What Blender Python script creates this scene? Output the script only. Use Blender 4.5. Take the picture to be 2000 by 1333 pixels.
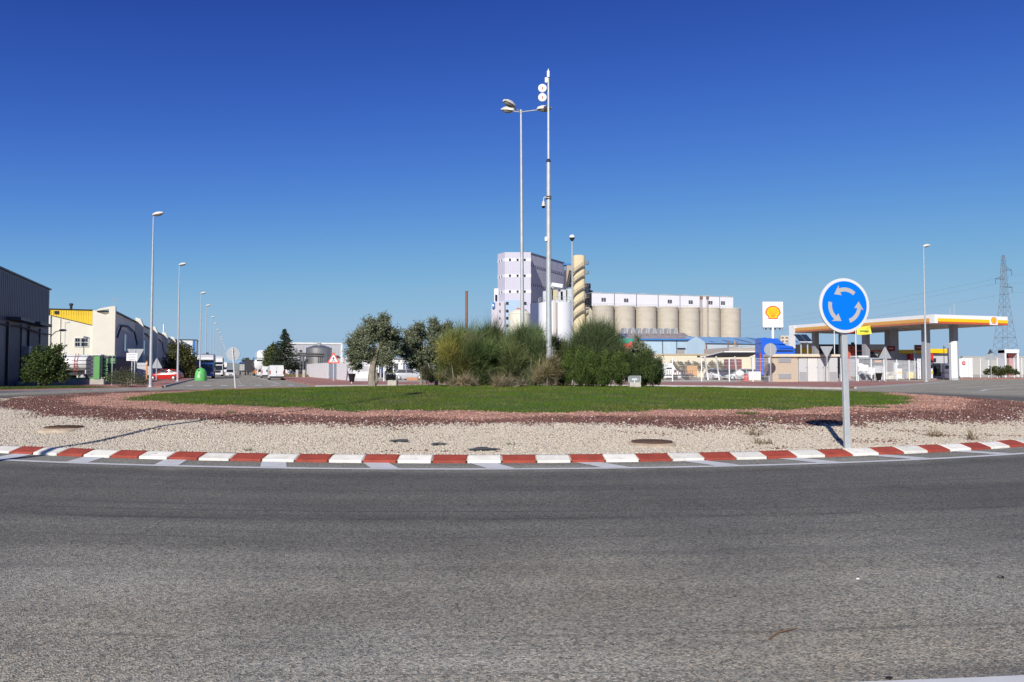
import bpy, math, random
import numpy as np
from mathutils import Vector, Matrix
R = math.radians
rng = np.random.default_rng(7)
random.seed(7)
for o in list(bpy.data.objects): bpy.data.objects.remove(o, do_unlink=True)
scene = bpy.context.scene
COL = scene.collection

# ------------------------------------------------------------ camera
CAMZ = 1.4; FPX = 1500.0
PITCH = math.atan((722 - 666.5) / FPX)
cd = bpy.data.cameras.new('camera'); cam = bpy.data.objects.new('camera', cd); COL.objects.link(cam)
cam.location = (0, 0, CAMZ); cam.rotation_euler = (math.pi / 2 + PITCH, 0, 0)
cd.sensor_width = 36; cd.lens = 36 * FPX / 2000; cd.clip_start = .05; cd.clip_end = 20000
scene.camera = cam

# ------------------------------------------------------------ sky and sun
SUN_EL = R(31); SUN_AZ = R(17)          # light travels away from the camera, 17 degrees to the right
world = bpy.data.worlds.new('World'); scene.world = world; world.use_nodes = True
wn = world.node_tree.nodes; wl = world.node_tree.links
bg = wn['Background']
sky = wn.new('ShaderNodeTexSky'); sky.sky_type = 'NISHITA'; sky.sun_disc = False
sky.sun_elevation = SUN_EL; sky.sun_rotation = math.pi + SUN_AZ
sky.altitude = 600; sky.air_density = 0.5; sky.dust_density = 0.1; sky.ozone_density = 6.0
# one film-like response for the whole sky: each channel rises and then levels off, as in the photograph
sep = wn.new('ShaderNodeSeparateColor'); cmb = wn.new('ShaderNodeCombineColor'); wl.new(sky.outputs[0], sep.inputs[0])
def wmath(op, a, b=None):
    n = wn.new('ShaderNodeMath'); n.operation = op
    for i, x in enumerate((a, b)):
        if x is None: continue
        if isinstance(x, (int, float)): n.inputs[i].default_value = x
        else: wl.new(x, n.inputs[i])
    return n.outputs[0]
for i, (top_, c_, pw) in enumerate(((3.3, .6, 2.0), (5.0, .412, 2.0), (6.9, .363, 2.0))):
    e_ = wmath('EXPONENT', wmath('MULTIPLY', wmath('POWER', wmath('MULTIPLY', sep.outputs[i], c_), pw), -1.0))
    wl.new(wmath('MULTIPLY', wmath('SUBTRACT', 1.0, e_), top_), cmb.inputs[i])
wl.new(cmb.outputs[0], bg.inputs['Color']); bg.inputs['Strength'].default_value = 0.1
sl = bpy.data.lights.new('sun', 'SUN'); sun = bpy.data.objects.new('sun', sl); COL.objects.link(sun)
sl.energy = 5.0; sl.angle = R(.53); sl.color = (1, .955, .88)
dv = Vector((math.sin(SUN_AZ) * math.cos(SUN_EL), math.cos(SUN_AZ) * math.cos(SUN_EL), -math.sin(SUN_EL)))
sun.rotation_euler = dv.to_track_quat('-Z', 'Y').to_euler()
vs = scene.view_settings
scene.display_settings.display_device = 'sRGB'
vs.view_transform = 'Standard'; vs.look = 'None'; vs.gamma = 1; vs.use_curve_mapping = False; vs.exposure = 0.0

# ------------------------------------------------------------ helpers
def at(px, py, Y):
    u = (px - 1000) / FPX; w = (666.5 - py) / FPX
    dy = math.cos(PITCH) - w * math.sin(PITCH); dz = math.sin(PITCH) + w * math.cos(PITCH)
    t = Y / dy
    return Vector((u * t, Y, CAMZ + dz * t))
def gx(px, Y): return (px - 1000) / FPX * Y
def zz(py, Y): return at(1000, py, Y).z

class MB:
    def __init__(s): s.v = []; s.f = []
    def add(s, vs_, fs_):
        n = len(s.v); s.v += [tuple(p) for p in vs_]; s.f += [tuple(i + n for i in f) for f in fs_]; return s
    def box(s, x0, x1, y0, y1, z0, z1):
        v = [(x, y, z) for z in (z0, z1) for y in (y0, y1) for x in (x0, x1)]
        return s.add(v, [(0, 2, 3, 1), (4, 5, 7, 6), (0, 1, 5, 4), (2, 6, 7, 3), (0, 4, 6, 2), (1, 3, 7, 5)])
    def prism(s, poly, z0, z1):
        n = len(poly); v = [(x, y, z0) for x, y in poly] + [(x, y, z1) for x, y in poly]
        f = [tuple(range(n))[::-1], tuple(range(n, 2 * n))] + [(i, (i + 1) % n, n + (i + 1) % n, n + i) for i in range(n)]
        return s.add(v, f)
    def ext(s, poly, axis, a, b):
        # profile extruded along x (poly = (y, z)) or along y (poly = (x, z))
        n = len(poly); v = []
        for c in (a, b):
            for p, q in poly: v.append((c, p, q) if axis == 'x' else (p, c, q))
        f = [tuple(range(n)), tuple(range(n, 2 * n))[::-1]] + [(i, n + i, n + (i + 1) % n, (i + 1) % n) for i in range(n)]
        return s.add(v, f)
    def tube(s, pts, rad, n=8, cap=True):
        pts = [Vector(p) for p in pts]
        if not hasattr(rad, '__len__'): rad = [rad] * len(pts)
        v = []; f = []
        for i, p in enumerate(pts):
            d = (pts[min(i + 1, len(pts) - 1)] - pts[max(i - 1, 0)]).normalized()
            a = d.cross(Vector((0, 0, 1))) if abs(d.z) < .95 else d.cross(Vector((0, 1, 0)))
            a.normalize(); b = d.cross(a)
            for k in range(n):
                t = 2 * math.pi * k / n; v.append(p + (a * math.cos(t) + b * math.sin(t)) * rad[i])
        for i in range(len(pts) - 1):
            for k in range(n):
                f.append((i * n + k, i * n + (k + 1) % n, (i + 1) * n + (k + 1) % n, (i + 1) * n + k))
        if cap: f += [tuple(range(n))[::-1], tuple(range((len(pts) - 1) * n, len(pts) * n))]
        return s.add(v, f)
    def lathe(s, prof, n=24, c=(0, 0, 0), ax='z'):
        v = []; f = []
        for r, z in prof:
            for k in range(n):
                t = 2 * math.pi * k / n; a = r * math.cos(t); b = r * math.sin(t)
                p = (a, b, z) if ax == 'z' else ((a, z, b) if ax == 'y' else (z, a, b))
                v.append((p[0] + c[0], p[1] + c[1], p[2] + c[2]))
        for i in range(len(prof) - 1):
            for k in range(n): f.append((i * n + k, i * n + (k + 1) % n, (i + 1) * n + (k + 1) % n, (i + 1) * n + k))
        f += [tuple(range(n))[::-1], tuple(range((len(prof) - 1) * n, len(prof) * n))]
        return s.add(v, f)
    def ell(s, c, r, n=12, m=7):
        pr = [(math.sin(math.pi * i / m), -math.cos(math.pi * i / m)) for i in range(m + 1)]
        pr[0] = (.02, -1); pr[-1] = (.02, 1); k0 = len(s.v)
        s.lathe(pr, n)
        for i in range(k0, len(s.v)):
            x, y, z = s.v[i]; s.v[i] = (x * r[0] + c[0], y * r[1] + c[1], z * r[2] + c[2])
        return s
    def quad(s, a, b, c, d): return s.add([a, b, c, d], [(0, 1, 2, 3)])
    def flat(s, poly, y, th):
        # an upright flat shape (poly = (x, z)) facing -y, thickness th behind y
        return s.ext(poly, 'y', y, y + th)
    def rot(s, M, k0=0):
        for i in range(k0, len(s.v)): s.v[i] = tuple(M @ Vector(s.v[i]))
        return s
    def mesh(s, name):
        me = bpy.data.meshes.new(name); me.from_pydata(s.v, [], s.f); me.update()
        import bmesh
        bm = bmesh.new(); bm.from_mesh(me); bmesh.ops.recalc_face_normals(bm, faces=bm.faces); bm.to_mesh(me); bm.free()
        return me
    def build(s, name, m, parent=None, smooth=False, bevel=0):
        me = s.mesh(name)
        me.materials.append(m)
        o = bpy.data.objects.new(name, me); COL.objects.link(o)
        if parent: o.parent = parent
        if smooth:
            me.polygons.foreach_set('use_smooth', [True] * len(me.polygons)); me.set_sharp_from_angle(angle=R(40))
        if bevel:
            b = o.modifiers.new('bevel', 'BEVEL'); b.width = bevel; b.segments = 2; b.limit_method = 'ANGLE'; b.angle_limit = R(35)
        return o

def tag(o, label, cat=None, group=None, kind=None):
    if label: o['label'] = label
    if cat: o['category'] = cat
    if group: o['group'] = group
    if kind: o['kind'] = kind
    return o
def thing(name, label, cat, loc=(0, 0, 0), rz=0, group=None):
    o = bpy.data.objects.new(name, None); COL.objects.link(o); o.location = loc; o.rotation_euler = (0, 0, rz)
    o.empty_display_size = .3
    return tag(o, label, cat, group)
def struct(o): o['kind'] = 'structure'; return o
def kids(o): return [c for c in bpy.data.objects if c.parent == o]
def copy_tree(o, parent=None):
    c = o.copy(); COL.objects.link(c); c.parent = parent
    for ch in kids(o): copy_tree(ch, c)
    return c
def dup(o, label, loc, rz=None, group=None):
    c = copy_tree(o); c.location = loc; c['label'] = label
    if rz is not None: c.rotation_euler = (0, 0, rz)
    if group: c['group'] = group
    return c

# ------------------------------------------------------------ materials
def nd(nt, t, **kw):
    n = nt.nodes.new(t)
    for k, v in kw.items(): setattr(n, k, v)
    return n
MATS = {}
def mat(name, col, rough=.6, var=.15, scale=3.0, bump=0.0, bscale=40.0, metal=0.0, spec=.5, streak=0.0, col2=None, thr=.62):
    """plain painted or raw surface: two noises vary the colour, an optional stain colour, fine bump"""
    if name in MATS: return MATS[name]
    m = bpy.data.materials.new(name); m.use_nodes = True; nt = m.node_tree; b = nt.nodes['Principled BSDF']
    b.inputs['Roughness'].default_value = rough; b.inputs['Metallic'].default_value = metal
    b.inputs['Specular IOR Level'].default_value = spec
    tc = nd(nt, 'ShaderNodeTexCoord'); mp = nd(nt, 'ShaderNodeMapping'); nt.links.new(tc.outputs['Object'], mp.inputs[0])
    if streak: mp.inputs['Scale'].default_value = (1, 1, streak)
    nz = nd(nt, 'ShaderNodeTexNoise'); nz.inputs['Scale'].default_value = scale; nz.inputs['Detail'].default_value = 8; nz.inputs['Roughness'].default_value = .65
    nt.links.new(mp.outputs[0], nz.inputs['Vector'])
    rp = nd(nt, 'ShaderNodeMapRange'); rp.inputs['From Min'].default_value = .3; rp.inputs['From Max'].default_value = .7
    rp.inputs['To Min'].default_value = 1 - var; rp.inputs['To Max'].default_value = 1 + var * .6
    nt.links.new(nz.outputs['Fac'], rp.inputs['Value'])
    mx = nd(nt, 'ShaderNodeMix', data_type='RGBA', blend_type='MULTIPLY'); mx.inputs['Factor'].default_value = 1
    mx.inputs['A'].default_value = (*col, 1); nt.links.new(rp.outputs[0], mx.inputs['B'])
    out = mx.outputs['Result']
    if col2:
        n2 = nd(nt, 'ShaderNodeTexNoise'); n2.inputs['Scale'].default_value = scale * 2.3; n2.inputs['Detail'].default_value = 6
        nt.links.new(mp.outputs[0], n2.inputs['Vector'])
        r2 = nd(nt, 'ShaderNodeMapRange'); r2.inputs['From Min'].default_value = thr; r2.inputs['From Max'].default_value = thr + .12
        nt.links.new(n2.outputs['Fac'], r2.inputs['Value'])
        m2 = nd(nt, 'ShaderNodeMix', data_type='RGBA'); m2.inputs['B'].default_value = (*col2, 1)
        nt.links.new(r2.outputs[0], m2.inputs['Factor']); nt.links.new(out, m2.inputs['A']); out = m2.outputs['Result']
    nt.links.new(out, b.inputs['Base Color'])
    if bump:
        n3 = nd(nt, 'ShaderNodeTexNoise'); n3.inputs['Scale'].default_value = bscale; n3.inputs['Detail'].default_value = 5
        nt.links.new(tc.outputs['Object'], n3.inputs['Vector'])
        bp = nd(nt, 'ShaderNodeBump'); bp.inputs['Strength'].default_value = bump; bp.inputs['Distance'].default_value = .02
        nt.links.new(n3.outputs['Fac'], bp.inputs['Height']); nt.links.new(bp.outputs[0], b.inputs['Normal'])
    MATS[name] = m; return m
def glassy(name, col=(.02, .025, .03), rough=.08):
    if name in MATS: return MATS[name]
    m = mat(name, col, rough, .1); return m
def attr_mat(name, rough=.7, trans=0.0, mul=1.0, spec=.3):
    """colour of each leaf, blade or stone stored on the mesh"""
    m = bpy.data.materials.new(name); m.use_nodes = True; nt = m.node_tree; b = nt.nodes['Principled BSDF']
    a = nd(nt, 'ShaderNodeAttribute'); a.attribute_name = 'col'
    nt.links.new(a.outputs['Color'], b.inputs['Base Color']); b.inputs['Roughness'].default_value = rough
    b.inputs['Specular IOR Level'].default_value = spec
    if trans:
        t = nd(nt, 'ShaderNodeBsdfTranslucent'); nt.links.new(a.outputs['Color'], t.inputs['Color'])
        ms = nd(nt, 'ShaderNodeMixShader'); ms.inputs[0].default_value = trans
        nt.links.new(b.outputs[0], ms.inputs[1]); nt.links.new(t.outputs[0], ms.inputs[2])
        nt.links.new(ms.outputs[0], nt.nodes['Material Output'].inputs['Surface'])
    MATS[name] = m; return m
def soup(name, V, nper, faces_per, C, m, parent=None):
    """V (N, nper, 3) vertices, the same face pattern on each of N pieces, C (N,3) or (N,nper,3) colours"""
    N = len(V); me = bpy.data.meshes.new(name)
    fl = [len(f) for f in faces_per]; pat = np.concatenate([np.array(f) for f in faces_per])
    loops = (np.arange(N)[:, None] * nper + pat[None, :]).ravel()
    tot = np.tile(np.array(fl), N); st = np.concatenate([[0], np.cumsum(tot)[:-1]])
    me.vertices.add(N * nper); me.vertices.foreach_set('co', V.reshape(-1).astype(np.float32))
    me.loops.add(len(loops)); me.loops.foreach_set('vertex_index', loops.astype(np.int32))
    me.polygons.add(len(tot)); me.polygons.foreach_set('loop_start', st.astype(np.int32)); me.polygons.foreach_set('loop_total', tot.astype(np.int32))
    me.update(calc_edges=True)
    ca = me.color_attributes.new('col', 'FLOAT_COLOR', 'POINT')
    if C.ndim == 2: C = np.repeat(C[:, None, :], nper, axis=1)
    cc = np.ones((N * nper, 4), np.float32); cc[:, :3] = C.reshape(-1, 3); ca.data.foreach_set('color', cc.ravel())
    me.materials.append(m)
    o = bpy.data.objects.new(name, me); COL.objects.link(o)
    if parent: o.parent = parent
    return o
def unit(a): return a / np.maximum(np.linalg.norm(a, axis=-1, keepdims=True), 1e-9)

white_p = mat('white paint', (.8, .8, .79), .5, .06, 1.2)
white_dirty = mat('weathered white paint', (.76, .75, .72), .6, .1, 1.5, streak=.3, col2=(.5, .47, .42), thr=.68)
galv = mat('galvanised steel', (.5, .52, .52), .5, .15, 5, metal=.25)
alu = mat('sign back aluminium', (.36, .38, .4), .55, .08, 3, metal=.2)
dark_m = mat('dark metal', (.03, .03, .033), .5, .2, 3)
black_p = mat('black plastic', (.012, .012, .013), .45, .2, 3)
rubber = mat('tyre rubber', (.018, .018, .019), .85, .2, 8)
glass = glassy('dark window glass')
conc = mat('concrete', (.42, .4, .36), .85, .18, 2.5, .3, 30)
G = R(20)                              # the street grid is turned 20 degrees
def grid(s, t, z=0): return Vector((s * math.cos(G) - t * math.sin(G), s * math.sin(G) + t * math.cos(G), z))
C0 = Vector((-.85, 33.55, 0)); RK = 22.0   # centre and radius of the roundabout island
# ------------------------------------------------------------ ground, roads
def pos_node(nt):
    g = nd(nt, 'ShaderNodeNewGeometry'); return g.outputs['Position']
def math_n(nt, op, a, b=None, c=None):
    n = nd(nt, 'ShaderNodeMath', operation=op)
    for i, x in enumerate((a, b, c)):
        if x is None: continue
        if isinstance(x, (int, float)): n.inputs[i].default_value = x
        else: nt.links.new(x, n.inputs[i])
    return n.outputs[0]
def mix_c(nt, f, a, b, bt='MIX'):
    n = nd(nt, 'ShaderNodeMix', data_type='RGBA', blend_type=bt)
    for k, x in (('Factor', f), ('A', a), ('B', b)):
        if isinstance(x, (int, float)): n.inputs[k].default_value = x
        elif isinstance(x, tuple): n.inputs[k].default_value = (*x, 1)
        else: nt.links.new(x, n.inputs[k])
    return n.outputs['Result']
def noise_n(nt, vec, scale, detail=4, rough=.6):
    n = nd(nt, 'ShaderNodeTexNoise'); n.inputs['Scale'].default_value = scale; n.inputs['Detail'].default_value = detail; n.inputs['Roughness'].default_value = rough
    nt.links.new(vec, n.inputs['Vector']); return n.outputs['Fac']
def ramp_n(nt, f, a, b, c=0., d=1.):
    n = nd(nt, 'ShaderNodeMapRange'); nt.links.new(f, n.inputs['Value'])
    for k, x in (('From Min', a), ('From Max', b), ('To Min', c), ('To Max', d)): n.inputs[k].default_value = x
    return n.outputs[0]
def radius_n(nt, p, cc=None):
    d = nd(nt, 'ShaderNodeVectorMath', operation='SUBTRACT'); nt.links.new(p, d.inputs[0]); d.inputs[1].default_value = cc or C0
    sc_ = nd(nt, 'ShaderNodeVectorMath', operation='MULTIPLY'); sc_.inputs[1].default_value = (KX if cc else 1, 1, 1); nt.links.new(d.outputs[0], sc_.inputs[0])
    s = nd(nt, 'ShaderNodeSeparateXYZ'); nt.links.new(sc_.outputs[0], s.inputs[0])
    r = math_n(nt, 'SQRT', math_n(nt, 'ADD', math_n(nt, 'MULTIPLY', s.outputs[0], s.outputs[0]), math_n(nt, 'MULTIPLY', s.outputs[1], s.outputs[1])))
    a = math_n(nt, 'ARCTAN2', s.outputs[1], s.outputs[0]); return r, a
def comb(nt, x, y, z=0.):
    n = nd(nt, 'ShaderNodeCombineXYZ')
    for i, q in enumerate((x, y, z)):
        if isinstance(q, (int, float)): n.inputs[i].default_value = q
        else: nt.links.new(q, n.inputs[i])
    return n.outputs[0]
def new_mat(name):
    m = bpy.data.materials.new(name); m.use_nodes = True; MATS[name] = m
    return m, m.node_tree, m.node_tree.nodes['Principled BSDF']
def bump_n(nt, h, b, strength, dist):
    n = nd(nt, 'ShaderNodeBump'); n.inputs['Strength'].default_value = strength; n.inputs['Distance'].default_value = dist
    nt.links.new(h, n.inputs['Height']); nt.links.new(n.outputs[0], b.inputs['Normal'])

def asphalt_mat():
    m, nt, b = new_mat('asphalt'); p = pos_node(nt); r, a = radius_n(nt, p)
    v = nd(nt, 'ShaderNodeTexVoronoi'); v.inputs['Scale'].default_value = 105; nt.links.new(p, v.inputs['Vector'])
    sv = nd(nt, 'ShaderNodeSeparateColor'); nt.links.new(v.outputs['Color'], sv.inputs[0])
    v2 = nd(nt, 'ShaderNodeTexVoronoi'); v2.inputs['Scale'].default_value = 58; nt.links.new(p, v2.inputs['Vector'])
    sv2 = nd(nt, 'ShaderNodeSeparateColor'); nt.links.new(v2.outputs['Color'], sv2.inputs[0])
    grain = math_n(nt, 'ADD', math_n(nt, 'MULTIPLY', sv.outputs[0], .6), math_n(nt, 'MULTIPLY', sv2.outputs[1], .4))
    gr = ramp_n(nt, grain, .12, .88, .4, 1.65)
    stone = mix_c(nt, sv2.outputs[2], (.185, .185, .16), (.255, .232, .185))
    # worn lanes: bands that run round the island
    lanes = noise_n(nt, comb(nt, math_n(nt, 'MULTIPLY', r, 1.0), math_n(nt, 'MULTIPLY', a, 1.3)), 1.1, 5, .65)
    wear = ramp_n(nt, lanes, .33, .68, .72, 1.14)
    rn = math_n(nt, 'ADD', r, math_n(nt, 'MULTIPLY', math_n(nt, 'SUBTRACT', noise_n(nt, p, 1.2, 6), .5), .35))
    dust = math_n(nt, 'ADD', ramp_n(nt, rn, 26.25, 26.47, .68, .9), ramp_n(nt, math_n(nt, 'ADD', r, math_n(nt, 'MULTIPLY', math_n(nt, 'SUBTRACT', noise_n(nt, p, .5, 5), .5), 3.2)), 27.25, 29.65, 0., .7))  # lane wear and outer dust; view-dependent brightening near the camera is painted in too
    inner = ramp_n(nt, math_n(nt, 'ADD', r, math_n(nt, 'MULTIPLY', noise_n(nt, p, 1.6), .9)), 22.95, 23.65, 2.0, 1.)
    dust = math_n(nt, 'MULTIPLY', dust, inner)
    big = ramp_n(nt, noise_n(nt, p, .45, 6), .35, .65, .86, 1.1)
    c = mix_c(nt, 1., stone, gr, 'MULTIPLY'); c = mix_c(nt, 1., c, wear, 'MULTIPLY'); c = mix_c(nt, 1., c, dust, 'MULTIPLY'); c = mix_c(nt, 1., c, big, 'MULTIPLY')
    brown = math_n(nt, 'MULTIPLY', ramp_n(nt, noise_n(nt, p, .28, 6, .6), .42, .62), ramp_n(nt, r, 26.85, 29.05))
    c = mix_c(nt, brown, c, mix_c(nt, 1., c, (1.07, 1.0, .91), 'MULTIPLY'))
    for rs, wd, am in ((26.31, .035, .6), (27.1, .02, .3), (29.47, .02, .4)):      # paving seams that run round the ring
        dd = math_n(nt, 'ABSOLUTE', math_n(nt, 'SUBTRACT', math_n(nt, 'ADD', r, math_n(nt, 'MULTIPLY', math_n(nt, 'SUBTRACT', noise_n(nt, p, 2.5, 5), .5), .1)), rs))
        sm = math_n(nt, 'MULTIPLY', ramp_n(nt, dd, wd * .3, wd * 1.6, am, 0.), ramp_n(nt, noise_n(nt, p, 1.1, 4), .38, .55)); c = mix_c(nt, sm, c, (.06, .058, .055))
    tar = ramp_n(nt, noise_n(nt, comb(nt, math_n(nt, 'MULTIPLY', r, 7.), math_n(nt, 'MULTIPLY', a, 1.1)), 1.0, 2), .66, .7, 0., .42)
    c = mix_c(nt, tar, c, (.05, .049, .05))
    # oil and tyre marks along the lane, sealed cracks
    oil = ramp_n(nt, noise_n(nt, comb(nt, math_n(nt, 'MULTIPLY', r, 2.2), math_n(nt, 'MULTIPLY', a, 3.2)), 1.0, 6, .6), .56, .72, 0., .45)
    c = mix_c(nt, math_n(nt, 'MULTIPLY', oil, ramp_n(nt, r, 23.25, 24.25)), c, (.075, .075, .08))
    ck = nd(nt, 'ShaderNodeTexVoronoi', feature='DISTANCE_TO_EDGE'); ck.inputs['Scale'].default_value = .32
    wv = nd(nt, 'ShaderNodeVectorMath', operation='ADD'); nz_ = nd(nt, 'ShaderNodeTexNoise'); nz_.inputs['Scale'].default_value = 2.2; nz_.inputs['Detail'].default_value = 6; nt.links.new(p, nz_.inputs['Vector']); nt.links.new(p, wv.inputs[0]); nt.links.new(nz_.outputs['Color'], wv.inputs[1]); nt.links.new(wv.outputs[0], ck.inputs['Vector'])
    crack = math_n(nt, 'MULTIPLY', ramp_n(nt, ck.outputs['Distance'], .0, .0035, .6, 0.), ramp_n(nt, noise_n(nt, p, .35, 3), .5, .6))
    c = mix_c(nt, crack, c, (.05, .05, .048))
    nt.links.new(c, b.inputs['Base Color']); b.inputs['Roughness'].default_value = .82; b.inputs['Specular IOR Level'].default_value = .35
    bump_n(nt, v.outputs['Distance'], b, .55, .012)
    return m
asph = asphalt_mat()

def dirt_mat(name, c1, c2, sc=.5, fine=30):
    m, nt, b = new_mat(name); p = pos_node(nt)
    c = mix_c(nt, ramp_n(nt, noise_n(nt, p, sc, 7), .35, .65), c1, c2)
    c = mix_c(nt, 1., c, ramp_n(nt, noise_n(nt, p, fine, 5, .8), .3, .7, .65, 1.25), 'MULTIPLY')
    nt.links.new(c, b.inputs['Base Color']); b.inputs['Roughness'].default_value = .95
    bump_n(nt, noise_n(nt, p, fine, 4), b, .6, .03); return m
dirt = dirt_mat('dry ground', (.36, .29, .21), (.27, .21, .15), .15, 9)
yard_d = dirt_mat('pale yard dust', (.46, .4, .33), (.38, .32, .25), .2, 9)

def paving_mat():
    m, nt, b = new_mat('red paving'); p = pos_node(nt)
    br = nd(nt, 'ShaderNodeTexBrick'); br.inputs['Scale'].default_value = 2.5; nt.links.new(p, br.inputs['Vector'])
    br.inputs['Color1'].default_value = (.34, .125, .1, 1); br.inputs['Color2'].default_value = (.4, .17, .135, 1); br.inputs['Mortar'].default_value = (.3, .2, .16, 1)
    br.inputs['Mortar Size'].default_value = .012
    c = mix_c(nt, ramp_n(nt, noise_n(nt, p, .35, 7), .45, .7, 0., .7), br.outputs['Color'], (.42, .3, .24))
    nt.links.new(c, b.inputs['Base Color']); b.inputs['Roughness'].default_value = .85; return m
paving = paving_mat()
kerb_grey = mat('kerb concrete', (.45, .43, .4), .85, .2, 2.0, .2, 30)

g = MB(); g.quad((-6000, -6000, -.03), (6000, -6000, -.03), (6000, 9000, -.03), (-6000, 9000, -.03))
struct(g.build('ground', dirt))
def ring_pts(r, a0, a1, n): return [(C0.x + r * math.cos(R(a0 + (a1 - a0) * i / n)), C0.y + r * math.sin(R(a0 + (a1 - a0) * i / n))) for i in range(n + 1)]
def sheet(name, poly, z, m):
    b = MB(); b.add([(x, y, z) for x, y in poly], [tuple(range(len(poly)))]); return struct(b.build(name, m))
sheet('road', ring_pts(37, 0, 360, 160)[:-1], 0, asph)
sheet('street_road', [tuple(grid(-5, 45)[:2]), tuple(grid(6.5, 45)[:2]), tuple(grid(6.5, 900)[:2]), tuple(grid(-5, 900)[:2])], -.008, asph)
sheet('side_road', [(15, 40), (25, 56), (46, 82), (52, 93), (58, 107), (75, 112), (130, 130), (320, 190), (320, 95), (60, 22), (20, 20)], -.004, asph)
sheet('yard_ground', [(-20, 86), (20, 80), (60, 95), (140, 160), (160, 330), (-40, 330), (-60, 200)], -.02, yard_d)

def slab(name, poly, z0, z1, m): b = MB(); b.prism(poly, z0, z1); return struct(b.build(name, m))
RO = 31.6
def sector(r0, r1, a0, a1, n=40): return ring_pts(r1, a0, a1, n) + ring_pts(r0, a0, a1, n)[::-1]
# left pavement between the ring road and the verge
slab('pavement', sector(RO + .15, RO + 3.3, 139, 212), -.1, .12, paving)
slab('kerb_edge', sector(RO, RO + .15, 139, 212), -.1, .13, kerb_grey)
slab('verge', sector(RO + 3.3, RO + 9.5, 140, 205), -.1, .115, dirt_mat('verge soil', (.1, .13, .04), (.16, .16, .07), .6, 12))
# pavement at the back between the street mouth and the side road
back = ring_pts(RO + .15, 41, 118, 50) + [tuple(grid(6.65, 68)[:2]), tuple(grid(6.65, 160)[:2]), tuple(grid(12.5, 160)[:2]), tuple(grid(12.6, 85)[:2])] + [(-13, 84), (12, 83.2), (22, 82.5), (31, 81), (40, 84), (45.5, 82)]
slab('pavement', back, -.1, .12, paving)
slab('kerb_edge', sector(RO, RO + .15, 40, 118), -.1, .13, kerb_grey)
kb = MB(); a = Vector((25, 56.2)); b_ = Vector((46, 82)); dn = (b_ - a).normalized(); pn = Vector((dn.y, -dn.x))
kb.prism([tuple(a), tuple(b_), tuple(b_ + pn * .18), tuple(a + pn * .18)], -.1, .13); struct(kb.build('kerb_edge', kerb_grey))
slab('pavement', [tuple(grid(-13, 66)[:2]), tuple(grid(-5.15, 66)[:2]), tuple(grid(-5.15, 500)[:2]), tuple(grid(-13, 500)[:2])], -.1, .118, paving)
slab('kerb_edge', [tuple(grid(-5.15, 67)[:2]), tuple(grid(-5.0, 67)[:2]), tuple(grid(-5.0, 500)[:2]), tuple(grid(-5.15, 500)[:2])], -.1, .128, kerb_grey)
slab('pavement', [(59, 108), (75, 113), (130, 131), (320, 191), (320, 194), (128, 134), (74, 117), (60, 112)], -.1, .12, paving)
# earth strip under the fence line at the back
sheet('fence_verge', [(-13, 77.5), (12, 76.5), (24, 76), (24, 82), (12, 82.8), (-13, 83.6)], .126, yard_d)

# painted markings
mark = mat('road marking paint', (.66, .66, .65), .7, .15, 2.5, col2=(.25, .25, .25), thr=.66)
def ring_strip(name, r0, r1, a0, a1, z, n=120):
    b = MB(); p0 = ring_pts(r0, a0, a1, n); p1 = ring_pts(r1, a0, a1, n)
    for i in range(n): b.quad((*p0[i], z), (*p0[i + 1], z), (*p1[i + 1], z), (*p1[i], z))
    return struct(b.build(name, mark))
ring_strip('inner_edge_line', RK + .66, RK + .8, 180, 360, .006, 160)
ring_strip('outer_edge_line', 30.16, 30.4, 180, 360, .006, 160)
def hatch(a):
    b = MB(); r0, r1 = RK + .03, RK + .65; w = R(1.0); sk = R(.7); a = R(a)
    P = lambda r, q: (C0.x + r * math.cos(q), C0.y + r * math.sin(q), .006)
    b.quad(P(r0, a - w / 2 - sk / 2), P(r0, a + w / 2 - sk / 2), P(r1, a + w / 2 + sk / 2), P(r1, a - w / 2 + sk / 2)); struct(b.build('hatch_marking', mark))
for px, py in ((21, 892), (161, 899), (336, 903), (532, 908), (740, 911), (960, 912), (1180, 911), (1398, 908), (1587, 901), (1765, 894), (1926, 885)):
    d = 2100 / (py - 722); hatch(math.degrees(math.atan2(d - C0.y, gx(px, d) - C0.x)))
for i in range(7):
    s = -3.4 + i * 1.38; b = MB(); q = [grid(s - .28, 69.5 + .0), grid(s + .28, 69.5), grid(s + .28, 72.2), grid(s - .28, 72.2)]
    b.quad(*[(v.x, v.y, .006) for v in q]); struct(b.build('crossing_marking', mark))
for i in range(10):
    b = MB(); q = [grid(.7, 80 + i * 12), grid(.85, 80 + i * 12), grid(.85, 84 + i * 12), grid(.7, 84 + i * 12)]
    b.quad(*[(v.x, v.y, .006) for v in q]); struct(b.build('centre_line_marking', mark))
b = MB(); q = [grid(4.1, 74), grid(4.25, 74), grid(4.25, 260), grid(4.1, 260)]; b.quad(*[(v.x, v.y, .006) for v in q]); struct(b.build('parking_line_marking', mark))
def strip_line(pts, w, name):
    b = MB()
    for i in range(len(pts) - 1):
        a = Vector(pts[i]); c = Vector(pts[i + 1]); d = (c - a).normalized(); n = Vector((-d.y, d.x)) * w / 2
        b.quad((*(a - n), .006), (*(c - n), .006), (*(c + n), .006), (*(a + n), .006))
    struct(b.build(name, mark))
strip_line([(30.5, 50), (33, 53.5), (38, 58.5), (46, 64), (60, 70), (90, 80), (150, 100)], .22, 'side_road_edge_line')
strip_line([(33, 57), (38, 62.5), (48, 72), (62, 84), (90, 96), (150, 118)], .15, 'side_road_lane_line')
strip_line([(28, 47), (36, 51), (60, 61), (110, 80)], .15, 'side_road_lane_line')

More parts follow.
